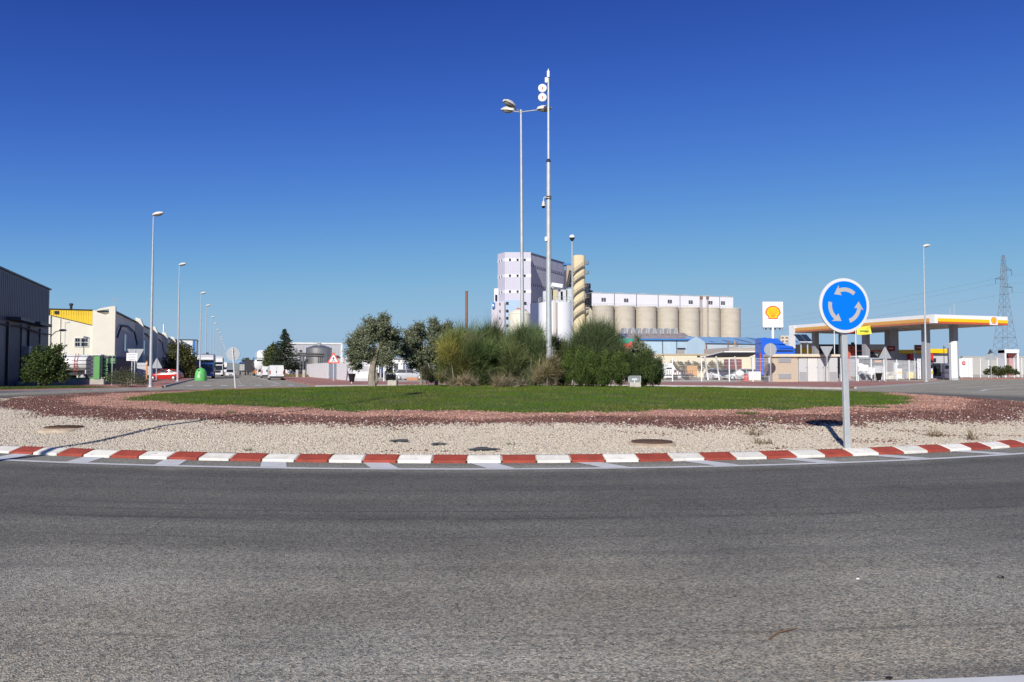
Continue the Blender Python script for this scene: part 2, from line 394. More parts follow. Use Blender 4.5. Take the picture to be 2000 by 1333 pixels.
# ------------------------------------------------------------ the island
def S(t): t = np.clip(t, 0, 1); return t * t * (3 - 2 * t)
def isl_z(x, y):
    r = np.hypot(x - C0.x, y - C0.y)
    n = .03 * np.sin(x * 1.3 + y * .7) * np.cos(y * 1.1 - x * .4) + .012 * np.sin(x * 4.1) * np.sin(y * 3.7)
    return .095 + .23 * S((21.7 - r) / 3.8) + .27 * S((16.2 - r) / 12) + n * S((21.5 - r) / 2)
def iz(x, y): return float(isl_z(np.array(x), np.array(y)))
C1 = Vector((.5, 35.5, 0)); KX = 1.015
def wob(x, y, k):      # wavering of the ring borders
    a = np.arctan2(y - C1.y, x - C1.x)
    return .2 * np.sin(a * 7 + k) + .2 * np.sin(a * 17 + 2 * k) + .13 * np.sin(a * 41 + 3 * k) + .1 * np.sin(a * 97 + k * 5)
R_LAWN, R_PINK, R_RED = 16.15, 18.45, 20.65
def island_mat():
    m, nt, b = new_mat('island gravel bed'); p = pos_node(nt); r, a = radius_n(nt, p, C1)
    def w(k):
        t = None
        for amp, fr, ph in ((.2, 7, k), (.2, 17, 2 * k), (.13, 41, 3 * k), (.1, 97, 5 * k)):
            q = math_n(nt, 'MULTIPLY', math_n(nt, 'SINE', math_n(nt, 'MULTIPLY_ADD', a, float(fr), float(ph))), amp)
            t = q if t is None else math_n(nt, 'ADD', t, q)
        return t
    j = math_n(nt, 'MULTIPLY', math_n(nt, 'SUBTRACT', noise_n(nt, p, 2.5, 6, .7), .5), 1.1)
    v = nd(nt, 'ShaderNodeTexVoronoi'); v.inputs['Scale'].default_value = 22; nt.links.new(p, v.inputs['Vector'])
    sv = nd(nt, 'ShaderNodeSeparateColor'); nt.links.new(v.outputs['Color'], sv.inputs[0])
    pale = mix_c(nt, sv.outputs[0], (.38, .315, .23), (.57, .49, .38))
    red = mix_c(nt, sv.outputs[0], (.11, .05, .042), (.21, .105, .085))
    pink = mix_c(nt, sv.outputs[0], (.36, .16, .11), (.54, .31, .23))
    soil = mix_c(nt, noise_n(nt, p, 3., 5), (.05, .08, .015), (.09, .13, .03))
    rj = math_n(nt, 'ADD', r, j)
    c = mix_c(nt, ramp_n(nt, math_n(nt, 'SUBTRACT', rj, w(1.)), R_LAWN - .05, R_LAWN + .05), soil, pink)
    c = mix_c(nt, ramp_n(nt, math_n(nt, 'SUBTRACT', rj, w(2.)), R_PINK - .1, R_PINK + .1), c, red)
    c = mix_c(nt, ramp_n(nt, math_n(nt, 'SUBTRACT', rj, w(3.)), R_RED - .1, R_RED + .1), c, pale)
    mud = math_n(nt, 'MULTIPLY', ramp_n(nt, noise_n(nt, p, .8, 6), .52, .62), math_n(nt, 'MULTIPLY', ramp_n(nt, r, 16.6, 17.4), ramp_n(nt, r, 18.9, 19.6, 1., 0.)))
    c = mix_c(nt, mud, c, (.2, .1, .055))
    grime = ramp_n(nt, noise_n(nt, p, .7, 7, .65), .35, .7, 1.08, .78); c = mix_c(nt, 1., c, grime, 'MULTIPLY')
    nt.links.new(c, b.inputs['Base Color']); b.inputs['Roughness'].default_value = .95
    bump_n(nt, v.outputs['Distance'], b, .8, .03); return m
NR, NA = 80, 300
rr = np.concatenate([np.linspace(.01, 14, 25), np.linspace(14.5, 21.76, NR - 25)])
aa = np.linspace(0, 2 * math.pi, NA, endpoint=False)
X = C0.x + rr[:, None] * np.cos(aa); Y = C0.y + rr[:, None] * np.sin(aa); Z = isl_z(X, Y)
b = MB(); b.v = list(map(tuple, np.stack([X, Y, Z], -1).reshape(-1, 3)))
for i in range(NR - 1):
    for k in range(NA): b.f.append((i * NA + k, i * NA + (k + 1) % NA, (i + 1) * NA + (k + 1) % NA, (i + 1) * NA + k))
isl = struct(b.build('island_ground', island_mat(), smooth=True))

# kerb of red and white painted stones, each stone a piece
NK = 264; kl = 2 * math.pi * RK / NK
def kerb_mesh(name, m):
    w = kl / 2 - .011; b = MB()
    pr = [(-.02, -.1), (-.02, .035), (.17, .092), (.25, .1), (.27, .085), (.27, -.1)]
    b.ext(pr, 'x', -w, w); me = b.mesh(name); me.materials.append(m); return me
kred = mat('kerb red paint', (.36, .06, .034), .75, .25, 5, .12, 60, col2=(.5, .3, .22), thr=.69)
kwht = mat('kerb white paint', (.8, .77, .69), .7, .16, 4, .12, 60, col2=(.42, .38, .31), thr=.66)
for m_ in (kred, kwht):        # every stone weathers a little differently
    nt = m_.node_tree; bs = nt.nodes['Principled BSDF']; src = bs.inputs['Base Color'].links[0].from_socket; oi = nd(nt, 'ShaderNodeObjectInfo')
    sp_ = nd(nt, 'ShaderNodeVectorMath', operation='SCALE'); sp_.inputs['Scale'].default_value = 37.; cx_ = comb(nt, oi.outputs['Random'], oi.outputs['Random'], 0.); nt.links.new(cx_, sp_.inputs[0])
    ad = nd(nt, 'ShaderNodeVectorMath', operation='ADD'); mp_ = [n for n in nt.nodes if n.type == 'MAPPING'][0]; tc_ = [n for n in nt.nodes if n.type == 'TEX_COORD'][0]; nt.links.new(tc_.outputs['Object'], ad.inputs[0]); nt.links.new(sp_.outputs[0], ad.inputs[1]); nt.links.new(ad.outputs[0], mp_.inputs[0])
    scuff = ramp_n(nt, noise_n(nt, ad.outputs[0], 9., 7, .75), .58, .72, 0., .5)
    c = mix_c(nt, 1., src, ramp_n(nt, oi.outputs['Random'], 0., 1., .86, 1.04), 'MULTIPLY'); c = mix_c(nt, scuff, c, (.2, .18, .16)); nt.links.new(c, bs.inputs['Base Color'])
km = [kerb_mesh('kerb_stone', kwht), kerb_mesh('kerb_stone', kred)]
for me in km: me.name = 'kerb_stone'
kerb = MB(); p0 = ring_pts(RK - .24, 0, 360, 200); p1 = ring_pts(RK - .01, 0, 360, 200)
for i in range(200): kerb.quad((*p0[i], .085), (*p0[i + 1], .085), (*p1[i + 1], .03), (*p1[i], .03))
kerb = struct(kerb.build('kerb', mat('mortar', (.5, .42, .32), .95, .2, 6)))
off = math.degrees(math.atan2(10.98 - C0.y, gx(945, 10.98) - C0.x))      # a white stone sits here
for i in range(NK):
    q = R(off) + i * kl / RK; o = bpy.data.objects.new('kerb_stone', km[i % 2]); COL.objects.link(o); o.parent = kerb
    o.location = (C0.x + RK * math.cos(q), C0.y + RK * math.sin(q), random.uniform(-.004, .004)); o.rotation_euler = (random.uniform(-.01, .01), 0, q + math.pi / 2 + random.uniform(-.006, .006))
    bv = o.modifiers.new('bevel', 'BEVEL'); bv.width = .012; bv.segments = 1

# gravel stones lying on the bed (nobody could count them)
stone_m = attr_mat('gravel stones', .9)
OCT = np.array([(1, 0, 0), (-1, 0, 0), (0, 1, 0), (0, -1, 0), (0, 0, 1), (0, 0, -1)], float)
OF = [(0, 2, 4), (2, 1, 4), (1, 3, 4), (3, 0, 4), (2, 0, 5), (1, 2, 5), (3, 1, 5), (0, 3, 5)]
def stones(name, label, x, y, size, ca, cb, cat='gravel', lift=.15):
    n = len(x); z = isl_z(x, y)
    V = OCT[None] * (1 + .55 * (rng.random((n, 6, 1)) - .5)) + .25 * (rng.random((n, 6, 3)) - .5)
    s = size * (.6 + .8 * rng.random((n, 1, 1))); V = V * s * np.array([1, .8, .6])[None, None] * (1 + .5 * (rng.random((n, 1, 3)) - .5))
    t = rng.random(n) * 6.28; c, s_ = np.cos(t)[:, None], np.sin(t)[:, None]
    vx = V[..., 0] * c - V[..., 1] * s_; vy = V[..., 0] * s_ + V[..., 1] * c
    V = np.stack([vx + x[:, None], vy + y[:, None], V[..., 2] + z[:, None] + size * lift], -1)
    k = rng.random((n, 1)); col = np.array(ca) * (1 - k) + np.array(cb) * k; col *= .84 + .28 * rng.random((n, 1))
    return tag(soup(name, V, 6, OF, col, stone_m), label, cat, kind='stuff')
def scatter(n, r0, r1, ymax, near=0.):
    x = np.zeros(0); y = np.zeros(0)
    while len(x) < n:
        a = rng.random(n * 2) * 2 * math.pi; r = np.sqrt(rng.random(n * 2) * (r1 ** 2 - r0 ** 2) + r0 ** 2)
        X = C0.x + r * np.cos(a); Y = C0.y + r * np.sin(a)
        ok = (Y < ymax) & (np.abs(X) < Y * .72 + 1) & (rng.random(n * 2) < np.clip((14 / np.maximum(Y, 8)) ** near, 0, 1))
        x = np.concatenate([x, X[ok]]); y = np.concatenate([y, Y[ok]])
    return x[:n], y[:n]
def rad(x, y): return np.hypot((x - C1.x) * KX, y - C1.y)
x, y = scatter(150000, R_RED - 2.6, 21.72, 34, 1.6); ok = rad(x, y) - wob(x, y, 3.) + .35 * rng.standard_normal(len(x)) > R_RED
stones('pale_gravel', 'cream limestone gravel covering the outer ring of the island', x[ok], y[ok], .021, (.46, .4, .315), (.62, .55, .45))
x, y = scatter(60000, R_PINK - 2.6, 21.7, 36, 1.2); q = rad(x, y); e = .3 * rng.standard_normal(len(x))
ok = (q - wob(x, y, 2.) + e > R_PINK) & (q - wob(x, y, 3.) + e < R_RED)
px_ = []
for q0, q1, n_, w_, h_ in ((1540, 858, 90, .3, .12), (1545, 836, 60, .35, .1), (1425, 838, 70, .4, .12), (1700, 846, 110, .45, .15), (1740, 857, 50, .25, .1), (1770, 834, 70, .35, .1), (1380, 828, 120, .5, .2), (1835, 838, 60, .3, .1), (1950, 836, 50, .3, .1), (1270, 842, 50, .4, .1), (1600, 872, 40, .3, .08), (300, 838, 40, .3, .1), (820, 862, 40, .5, .1)):
    dy_ = 1.14 * 1500 / (q1 - 722); px_.append(np.stack([gx(q0, dy_) + w_ * rng.standard_normal(n_), dy_ + h_ * rng.standard_normal(n_)], -1))
px_ = np.concatenate(px_); px_ = px_[np.hypot(px_[:, 0] - C0.x, px_[:, 1] - C0.y) < 21.6]
x = np.concatenate([x[ok], px_[:, 0]]); y = np.concatenate([y[ok], px_[:, 1]])
stones('dark_red_gravel', 'dark red volcanic gravel band round the island', x, y, .022, (.14, .065, .052), (.27, .14, .11), lift=.5)
x, y = scatter(42000, R_LAWN - 2.6, R_PINK + 2.6, 36, 1.2); q = rad(x, y); e = .3 * rng.standard_normal(len(x))
ok = (q - wob(x, y, 1.) + e > R_LAWN) & (q - wob(x, y, 2.) + e < R_PINK)
stones('pink_gravel', 'salmon pink gravel strip along the lawn edge', x[ok], y[ok], .021, (.42, .19, .13), (.62, .4, .31))
x, y = scatter(6000, R_PINK - 3, 21.7, 34, 1.3); q = rad(x, y); ok = (q > R_LAWN + .3) & (q < R_RED + .3) & (rng.random(len(x)) < np.clip((q - R_PINK + .6) / 2.2, .15, 1)); x, y = x[ok], y[ok]
stones('strewn_gravel', 'pale stones strewn over the dark red gravel band', x, y, .024, (.55, .45, .38), (.75, .66, .58))

# lawn
blade_m = attr_mat('grass blades', .8, .25, spec=.08)
def grass(name, label, x, y, z, h, w, ca, cb, parent=None, cat='grass', lean=.5):
    n = len(x); t = rng.random(n) * 6.28; hh = h * (.55 + .8 * rng.random(n)); ww = w * (.6 + .7 * rng.random(n))
    lx = lean * hh * rng.standard_normal(n); ly = lean * hh * rng.standard_normal(n)
    V = np.zeros((n, 3, 3)); V[:, 0] = np.stack([x - ww * np.cos(t), y - ww * np.sin(t), z - .01], -1); V[:, 1] = np.stack([x + ww * np.cos(t), y + ww * np.sin(t), z - .01], -1)
    V[:, 2] = np.stack([x + lx, y + ly, z + hh], -1)
    k = rng.random((n, 1)); col = (np.array(ca) * (1 - k) + np.array(cb) * k) * (.8 + .4 * rng.random((n, 1)))
    o = soup(name, V, 3, [(0, 1, 2)], col, blade_m, parent)
    return tag(o, label, cat, kind='stuff')
x, y = scatter(310000, 0, R_LAWN + 2.6, 48, .9); q = rad(x, y); ok = q - wob(x, y, 1.) - .16 * rng.standard_normal(len(x)) - .22 * np.sin(x * 8.3 + 1.7 * np.sin(y * 5)) * np.sin(y * 7.1 + x * 2) < R_LAWN + .05
x, y = x[ok], y[ok]
pt = .5 + .5 * np.sin(x * .9 + 2 * np.sin(y * .5)) * np.sin(y * .8 + x * .25)
pm_ = np.clip(pt + .18 * rng.standard_normal(len(x)), 0, 1)[:, None]
ca = np.array((.085, .145, .015)) * (1 - pm_) + np.array((.065, .14, .012)) * pm_; cb = np.array((.2, .2, .04)) * (1 - pm_) + np.array((.125, .22, .025)) * pm_
st_ = np.clip((np.sin(x * 2.3 + 1.5 * np.sin(y * 1.1)) * np.sin(y * 1.9 + x * .7 + 1) + .25 * rng.standard_normal(len(x)) - .35) * 1.3, 0, .75)[:, None]; ca = ca * (1 - st_) + np.array((.15, .15, .04)) * st_; cb = cb * (1 - st_) + np.array((.3, .27, .1)) * st_
lw = grass('lawn', 'mown green lawn covering the middle of the roundabout island', x, y, isl_z(x, y), .05, .008, ca, cb)
# ------------------------------------------------------------ poles and signs on the island
def isl_at(px, Y): x = gx(px, Y); return Vector((x, Y, iz(x, Y)))
lamp_body = mat('lamp head shell', (.62, .6, .54), .5, .12, 4)
lamp_glass = mat('lamp head bowl', (.3, .29, .25), .25, .1, 4)
def lamp_head(parent, p, ang, L=.75, tilt=.12):
    """a flat cobra head that starts at p and points along ang"""
    M = Matrix.Translation(p) @ Matrix.Rotation(ang, 4, 'Z') @ Matrix.Rotation(-tilt, 4, 'Y')
    b = MB(); st = [(0, .07, .07, .0), (.1, .14, .16, .0), (.4, .19, .22, .0), (.75, .17, .19, .0), (1, .09, .08, .02)]
    n = 12; v = []
    for u, w, h, z0 in st:
        for k in range(n):
            t = 2 * math.pi * k / n; q = math.sin(t); v.append((u * L, w * math.cos(t) * L / .75, z0 + (q * h if q > 0 else q * .02) + .02))
    f = [(i * n + k, i * n + (k + 1) % n, (i + 1) * n + (k + 1) % n, (i + 1) * n + k) for i in range(len(st) - 1) for k in range(n)] + [tuple(range(n)), tuple(range(4 * n, 5 * n))]
    b.add(v, f).rot(M); h = b.build('lamp_head', lamp_body, parent, True)
    b = MB(); b.ell((L * .52, 0, -.005), (L * .4, .14 * L / .75, .1), 12, 6).rot(M); b.build('lamp_bowl', lamp_glass, h, True)
def flange(parent, r, m=None):
    b = MB(); b.lathe([(r * 2, 0), (r * 2, .025), (r * 1.25, .03), (r * 1.1, .14)], 12)
    b.build('base_flange', m or galv, parent)

# three armed lamp
p = isl_at(1021, 37.5); H = zz(217, 37.5) - p.z
t = thing('triple_street_lamp', 'tall grey lamp post with three lamp heads rising from the shrubs', 'street lamp', p, 0)
MB().tube([(0, 0, 0), (-.08 * .2, 0, H * .2), (-.08, 0, H)], [.115, .1, .045], 12).build('pole', galv, t, True); flange(t, .115)
for ang, L in ((R(2), .86), (R(150), .48), (R(222), .5)):
    tip = Vector((-.08 + L * math.cos(ang), L * math.sin(ang), H + .06))
    MB().tube([(-.08, 0, H - .06), tip], .028, 8).build('arm', galv, t, True)
    lamp_head(t, tip - Vector((.08 * math.cos(ang), .08 * math.sin(ang), .01)), ang, .74, .2 if ang > 1 else .03)
MB().lathe([(.06, H - .14), (.065, H + .04), (.03, H + .07)], 12, (-.08, 0, 0)).build('top_collar', galv, t)

# communications mast
p = isl_at(1072, 36.5); D = 36.5; zt = lambda py: zz(py, D) - p.z
t = thing('communications_mast', 'steel mast with two white dish antennas and cameras among the shrubs', 'mast', p)
MB().tube([(0, 0, 0), (0, 0, zt(315))], [.15, .095], 14).build('pole', galv, t, True); flange(t, .15)
MB().tube([(0, 0, zt(315) - .02), (0, 0, zt(150))], [.068, .05], 12).build('upper_pole', galv, t, True)
MB().lathe([(.1, zt(318)), (.105, zt(314)), (.07, zt(311))], 14).build('collar', dark_m, t)
red_mark = mat('red label print', (.55, .03, .03), .5, .1)
for py in (175, 193):
    z = zt(py); b = MB(); b.lathe([(.05, .1), (.17, .08), (.205, .02), (.21, -.03), (.19, -.055), (.06, -.075)], 20, (-.29, -.12, z), 'y')
    d = b.build('dish_antenna', white_p, t, True)
    MB().box(-.325, -.275, -.213, -.197, z - .06, z + .05).build('label_print', red_mark, d)
    MB().box(-.2, .06, -.03, .03, z - .03, z + .03).build('bracket', dark_m, d)
    MB().tube([(-.29, 0, z - .02), (-.1, .03, z - .05), (.05, .02, z - .12)], .012, 6).build('cable', black_p, d)
for py0, py1, x0, x1 in ((153, 163, -.17, -.03), (140, 152, -.07, .05)):
    MB().box(x0, x1, -.1, .02, zt(py1), zt(py0)).build('panel_antenna', white_p, t, bevel=.012)
MB().tube([(0, 0, zt(152)), (0, 0, zt(135))], .022, 8).build('whip_antenna', white_p, t)
MB().tube([(.06, 0, zt(170)), (.1, -.03, zt(158)), (.06, -.02, zt(148))], .01, 6).build('cable', black_p, t)
z = zt(388); MB().tube([(0, -.05, z), (-.16, -.1, z + .05), (-.24, -.12, z), (-.25, -.12, z - .16)], .022, 8).build('camera_arm', white_p, t, True)
c_ = MB().lathe([(.03, z - .14), (.06, z - .2), (.075, z - .32), (.1, z - .37), (.1, z - .4)], 16, (-.25, -.12, 0)).build('dome_camera', lamp_body, t, True)
MB().lathe([(.098, z - .4), (.08, z - .46), (.03, z - .5)], 16, (-.25, -.12, 0)).build('camera_dome', black_p, c_, True)
MB().box(-.13, .13, -.13, .13, z - .04, z - .0).build('clamp', dark_m, t); MB().box(-.13, .13, -.13, .13, z + .06, z + .1).build('clamp', dark_m, t)
z = zt(468); MB().box(-.19, -.06, -.14, .02, z - .1, z + .1).build('junction_box', white_p, t, bevel=.01)
z = zt(556); b = MB(); b.box(.12, .66, -.24, -.06, z - .1, z + .09); b.rot(Matrix.Translation((0, 0, z)) @ Matrix.Rotation(R(9), 4, 'Y') @ Matrix.Translation((0, 0, -z)))
c_ = b.build('box_camera', white_p, t, bevel=.02); MB().tube([(.1, -.12, z - .12), (.2, -.15, z - .2), (.32, -.15, z - .05)], .025, 8).build('camera_bracket', white_p, c_, True)

# slim pole with a domed camera behind the shrubs
p = isl_at(1118, 45); D = 45
t = thing('camera_pole', 'slim pole topped by a small domed camera behind the right broom shrub', 'pole', p)
h = zz(470, D) - p.z; MB().tube([(0, 0, 0), (0, 0, h)], [.06, .035], 10).build('pole', galv, t, True)
MB().lathe([(.05, h - .05), (.1, h + .04), (.15, h + .1), (.16, h + .16)], 16).build('camera_body', dark_m, t, True)
MB().lathe([(.16, h + .16), (.15, h + .26), (.09, h + .32), (.02, h + .34)], 16).build('camera_cap', white_p, t, True)

# roundabout sign
sx, sy = gx(1652, 12.8), 12.8; p = Vector((sx, sy, iz(sx, sy) - .03))
t = thing('roundabout_sign', 'round blue sign with three white circling arrows on a grey post', 'traffic sign', p, R(10))
blue = mat('sign blue sheeting', (.0, .17, .75), .5, .05, 2, spec=.15); arrow_m = mat('sign arrow sheeting', (.46, .43, .4), .5, .06, 4)
zc = zz(598, 12.8) - p.z; rd = .455
pm = MB(); pm.prism([(-.05, -.03), (.05, -.03), (.05, .03), (-.05, .03)], 0, zc - .1); pm.rot(Matrix.Rotation(R(-.9), 4, 'Y')); pm.build('post', galv, t, bevel=.008)
sgx = -.06
dsk = MB(); dsk.lathe([(rd - .03, .016), (rd, .014), (rd, -.014), (rd - .03, -.016)], 64, (sgx, -.06, zc), 'y'); dk = dsk.build('sign_disc', mat('sign rim', (.68, .68, .66), .4, .06, 3), t)
MB().lathe([(rd - .05, -.002), (rd - .05, .002)], 64, (sgx, -.0785, zc), 'y').build('sign_face', blue, dk)
def arrow(a0):
    b = MB(); r0, r1 = .232, .3; n = 14; a0 = R(a0); span = R(62)
    pts = []
    for i in range(n + 1): q = a0 + span * i / n; pts.append((r1, q))
    q = a0 + span; pts += [(r1 + .055, q - R(3)), (.266, q + R(26)), (r0 - .055, q - R(3))]
    for i in range(n, -1, -1): pts.append((r0, a0 + span * i / n))
    v = [(sgx + r * math.cos(q), -.0825, zc + r * math.sin(q)) for r, q in pts]
    # strips so that the concave outline fills correctly
    m = len(v); f = [(i, i + 1, m - 2 - i, m - 1 - i) for i in range(n)] + [(n, n + 1, n + 2), (n, n + 2, n + 4), (n + 2, n + 3, n + 4)]
    b.add(v, f); me = bpy.data.meshes.new('arrow'); me.from_pydata(b.v, [], b.f); me.update(); me.materials.append(arrow_m)
    o = bpy.data.objects.new('arrow', me); COL.objects.link(o); o.parent = dk
for a in (48, 168, 288): arrow(a)
for z in (zc - .2, zc + .15): MB().box(sgx - .12, sgx + .14, -.045, -.02, z, z + .04).build('clamp', galv, t)

# back of the keep right sign at the far edge of the island
x_, y_ = gx(461, 47), 47
def back_disc(name, label, p, h, r, lean=0, post=.04):
    t = thing(name, label, 'traffic sign', p)
    b = MB(); b.prism([(-post, -post * .6), (post, -post * .6), (post, post * .6), (-post, post * .6)], 0, h + r * .9); b.rot(Matrix.Rotation(lean, 4, 'Y')); b.build('post', galv, t, bevel=.006)
    b = MB(); b.lathe([(r - .02, .0), (r, .0), (r, .03), (r - .02, .03)], 36, (0, 0, h), 'y'); b.lathe([(r - .03, -.004), (r - .03, .004)], 36, (0, .012, h), 'y'); b.rot(Matrix.Rotation(lean, 4, 'Y') @ Matrix.Translation((0, .05, 0))); d = b.build('sign_disc', alu, t)
    for z in (h - r * .45, h + r * .45):
        b = MB(); b.box(-.1, .1, .0, .05, z, z + .04); b.rot(Matrix.Rotation(lean, 4, 'Y')); b.build('clamp', galv, t)
    return t
def back_tri(name, label, p, zlo, side, up=True, post=.035, rz=0, d=1):
    t = thing(name, label, 'traffic sign', p, rz); hh = side * .866
    MB().prism([(-post, -post), (post, -post), (post, post), (-post, post)], 0, zlo + hh * .97).build('post', galv, t, bevel=.006)
    q = side / 2
    poly = [(-q, zlo), (-q + .05, zlo - .04), (q - .05, zlo - .04), (q, zlo), (.05, zlo + hh), (-.05, zlo + hh)] if up else [(-q, zlo + hh), (-q + .05, zlo + hh + .04), (q - .05, zlo + hh + .04), (q, zlo + hh), (.05, zlo), (-.05, zlo)]
    MB().flat(poly, post + .01, .02).build('sign_plate', alu, t)
    for z in (zlo + hh * .3, zlo + hh * .65): MB().box(-.09, .09, post - .005, post + .012, z, z + .04).build('clamp', galv, t)
    return t
back_disc('round_sign', 'back of a round grey sign on a leaning post at the street mouth', Vector((x_, y_, iz(x_, y_) - .05)), zz(690, 47) - .12, .425, R(-5))

# manhole covers with concrete collars
rust = mat('rusty iron', (.12, .065, .035), .8, .3, 12, .4, 30); sandc = mat('sandy concrete collar', (.5, .4, .29), .9, .2, 5, .5, 20)
for px, Y, lab in ((128, 15.4, 'rusty round manhole cover in the gravel at far left'), (1272, 13.1, 'rusty round manhole cover in the gravel left of the blue sign')):
    x_ = gx(px, Y); t = thing('manhole_cover', lab, 'manhole cover', (x_, Y, iz(x_, Y) - .0), 0, 'manhole covers in the island gravel')
    b = MB(); prof = [(.46, -.1), (.44, .0), (.37, .03), (.33, .035)]; b.lathe(prof, 32)
    for i in range(len(b.v)):
        x1, y1, z1 = b.v[i]; q = 1 + .07 * math.sin(5 * math.atan2(y1, x1)); b.v[i] = (x1 * q, y1 * q, z1)
    b.build('collar', sandc, t, True)
    b = MB(); b.lathe([(.345, .03), (.345, .055), (.31, .059), (.3, .051), (.28, .051), (.275, .059), (.02, .061)], 32); b.build('cover', rust, t)
    for i in range(5): MB().box(-.2 + .1 * i - .012, -.2 + .1 * i + .012, -.18, .18, .0605, .067).build('rib', rust, t)
# exposed weed membrane
memb = mat('black weed membrane', (.08, .085, .09), .95, .3, 14, .5, 40)
for px, Y, r, lab in ((783, 13.2, .17, 'left small patch of black weed membrane showing in the gravel'), (856, 12.9, .13, 'smallest patch of black weed membrane bare of gravel'), (945, 12.35, .22, 'ragged patch of black weed membrane touching the front kerb')):
    x_ = gx(px, Y); b = MB(); n = 22; v = []
    for k in range(n):
        a = 2 * math.pi * k / n; q = r * (1 + .3 * math.sin(3 * a + px) + .2 * random.uniform(-1, 1)); v.append((x_ + q * math.cos(a), Y + q * .7 * math.sin(a), iz(x_ + q * math.cos(a), Y + q * .7 * math.sin(a)) + .03))
    v.append((x_, Y, iz(x_, Y) + .05)); b.add(v, [(k, (k + 1) % n, n) for k in range(n)])
    tag(b.build('weed_membrane', memb), lab, 'membrane')

# stone plinths with floodlights
plinth = mat('floodlight plinth', (.5, .46, .4), .9, .2, 5, .4, 25)
p = isl_at(1239, 35.7); t = thing('floodlight', 'floodlight in a glass box on a concrete plinth before the rosemary', 'floodlight', p)
MB().box(-.26, .26, -.22, .22, -.05, .22).build('plinth', plinth, t, bevel=.02)
gl = bpy.data.materials.new('clear box glass'); gl.use_nodes = True; q = gl.node_tree.nodes['Principled BSDF']; q.inputs['Base Color'].default_value = (.75, .8, .8, 1); q.inputs['Roughness'].default_value = .08; q.inputs['Alpha'].default_value = .28
c_ = MB().box(-.24, .24, -.2, .2, .22, .5).build('glass_case', gl, t)
for x1 in (-.25, .25):
    for y1 in (-.21, .21): MB().box(x1 - .012, x1 + .012, y1 - .012, y1 + .012, .22, .51).build('case_edge', galv, c_)
MB().box(-.26, .26, -.22, .22, .505, .525).build('case_lid', galv, t); MB().tube([(0, 0, .22), (0, 0, .36)], .03, 8).build('lamp_stem', white_p, t)
MB().box(-.13, .13, -.06, .08, .32, .46).build('lamp_housing', white_p, t, bevel=.02)
p = isl_at(766, 38); t = thing('floodlight', 'dark floodlight tilted on a rough concrete block beside the olive trunk', 'floodlight', p)
MB().box(-.2, .26, -.2, .25, -.05, .3).build('plinth', plinth, t, bevel=.05)
b = MB(); b.box(-.28, .18, -.1, .16, .3, .56); b.rot(Matrix.Translation((0, 0, .3)) @ Matrix.Rotation(R(20), 4, 'X') @ Matrix.Translation((0, 0, -.3))); b.build('lamp_housing', black_p, t, bevel=.02)
MB().box(-.06, .02, -.02, .06, .26, .36).build('bracket', dark_m, t)

# ------------------------------------------------------------ plants on the island
leaf_m = attr_mat('leaves', .6, .22); bark = mat('olive bark', (.3, .255, .2), .95, .4, 9, 1.0, 12, streak=.4)
def leaves(name, pts, size, asp, ca, cb, parent, up=.2, m=None, inner=None):
    n = len(pts); d = unit(rng.standard_normal((n, 3)) + np.array([0, 0, up])); e = unit(np.cross(d, rng.standard_normal((n, 3))))
    L = size * (.6 + .8 * rng.random((n, 1))); W = L * asp
    V = np.stack([pts - d * L * .5, pts + e * W, pts + d * L * .5, pts - e * W], 1)
    k = rng.random((n, 1)); col = (np.array(ca) * (1 - k) + np.array(cb) * k) * (.75 + .5 * rng.random((n, 1)))
    return soup(name, V, 4, [(0, 1, 2, 3)], col, m or leaf_m, parent)
def clump_pts(cl, n, power=.45):
    """points spread through a list of ellipsoids (x, y, z, rx, ry, rz)"""
    cl = np.array(cl, float); w = (cl[:, 3] * cl[:, 4] * cl[:, 5]) ** .75; idx = rng.choice(len(cl), n, p=w / w.sum())
    d = unit(rng.standard_normal((n, 3))); r = rng.random((n, 1)) ** power
    return cl[idx, :3] + d * r * cl[idx, 3:]
def fill_clumps(c, r, k, s0, s1):
    out = []
    for i in range(k):
        d = unit(rng.standard_normal((1, 3)))[0]; q = rng.random() ** .4; s = random.uniform(s0, s1)
        out.append((c[0] + d[0] * r[0] * q, c[1] + d[1] * r[1] * q, c[2] + d[2] * r[2] * q, s, s, s * .8))
    return out
def sprays(cl, n, k, ln):
    """leaves strung along short twigs that stick out of the clumps"""
    base = clump_pts(cl, n, .3); cc = np.array(cl)[:, :3].mean(0); d = unit(unit(base - cc) + .55 * rng.standard_normal((n, 3)) + np.array([0, 0, .35]))
    t = np.linspace(0, 1, k)[None, :, None]
    return (base[:, None, :] + d[:, None, :] * ln * t * (.5 + rng.random((n, 1, 1))) + .025 * rng.standard_normal((n, k, 3))).reshape(-1, 3)
def trunk_mesh(parent, paths, m, name='trunk', n=8):
    b = MB()
    for pts, r0, r1 in paths:
        k = len(pts); b.tube(pts, [r0 + (r1 - r0) * i / (k - 1) for i in range(k)], n)
    return b.build(name, m, parent, True)
OL = ((.09, .11, .05), (.3, .32, .21))
def olive(label, px, Y, clumps, n, trunk):
    p = isl_at(px, Y); t = thing('olive_tree', label, 'tree', p)
    trunk_mesh(t, trunk, bark)
    nt_ = n // 14
    cs = []
    for q in clumps:
        for _ in range(5):
            d = unit(rng.standard_normal((1, 3)))[0]; s = q[3] * random.uniform(.32, .5); k = random.uniform(.4, .95); cs.append((q[0] + d[0] * q[3] * k, q[1] + d[1] * q[3] * k, q[2] + d[2] * q[3] * k * .85, s, s, s * .75))
    P = np.concatenate([clump_pts(cs, int(n * 1.1)), clump_pts(clumps, n // 5, .33), sprays(cs, nt_, 12, .3)])
    leaves('crown', P, .085, .22, *OL, t)
    return t
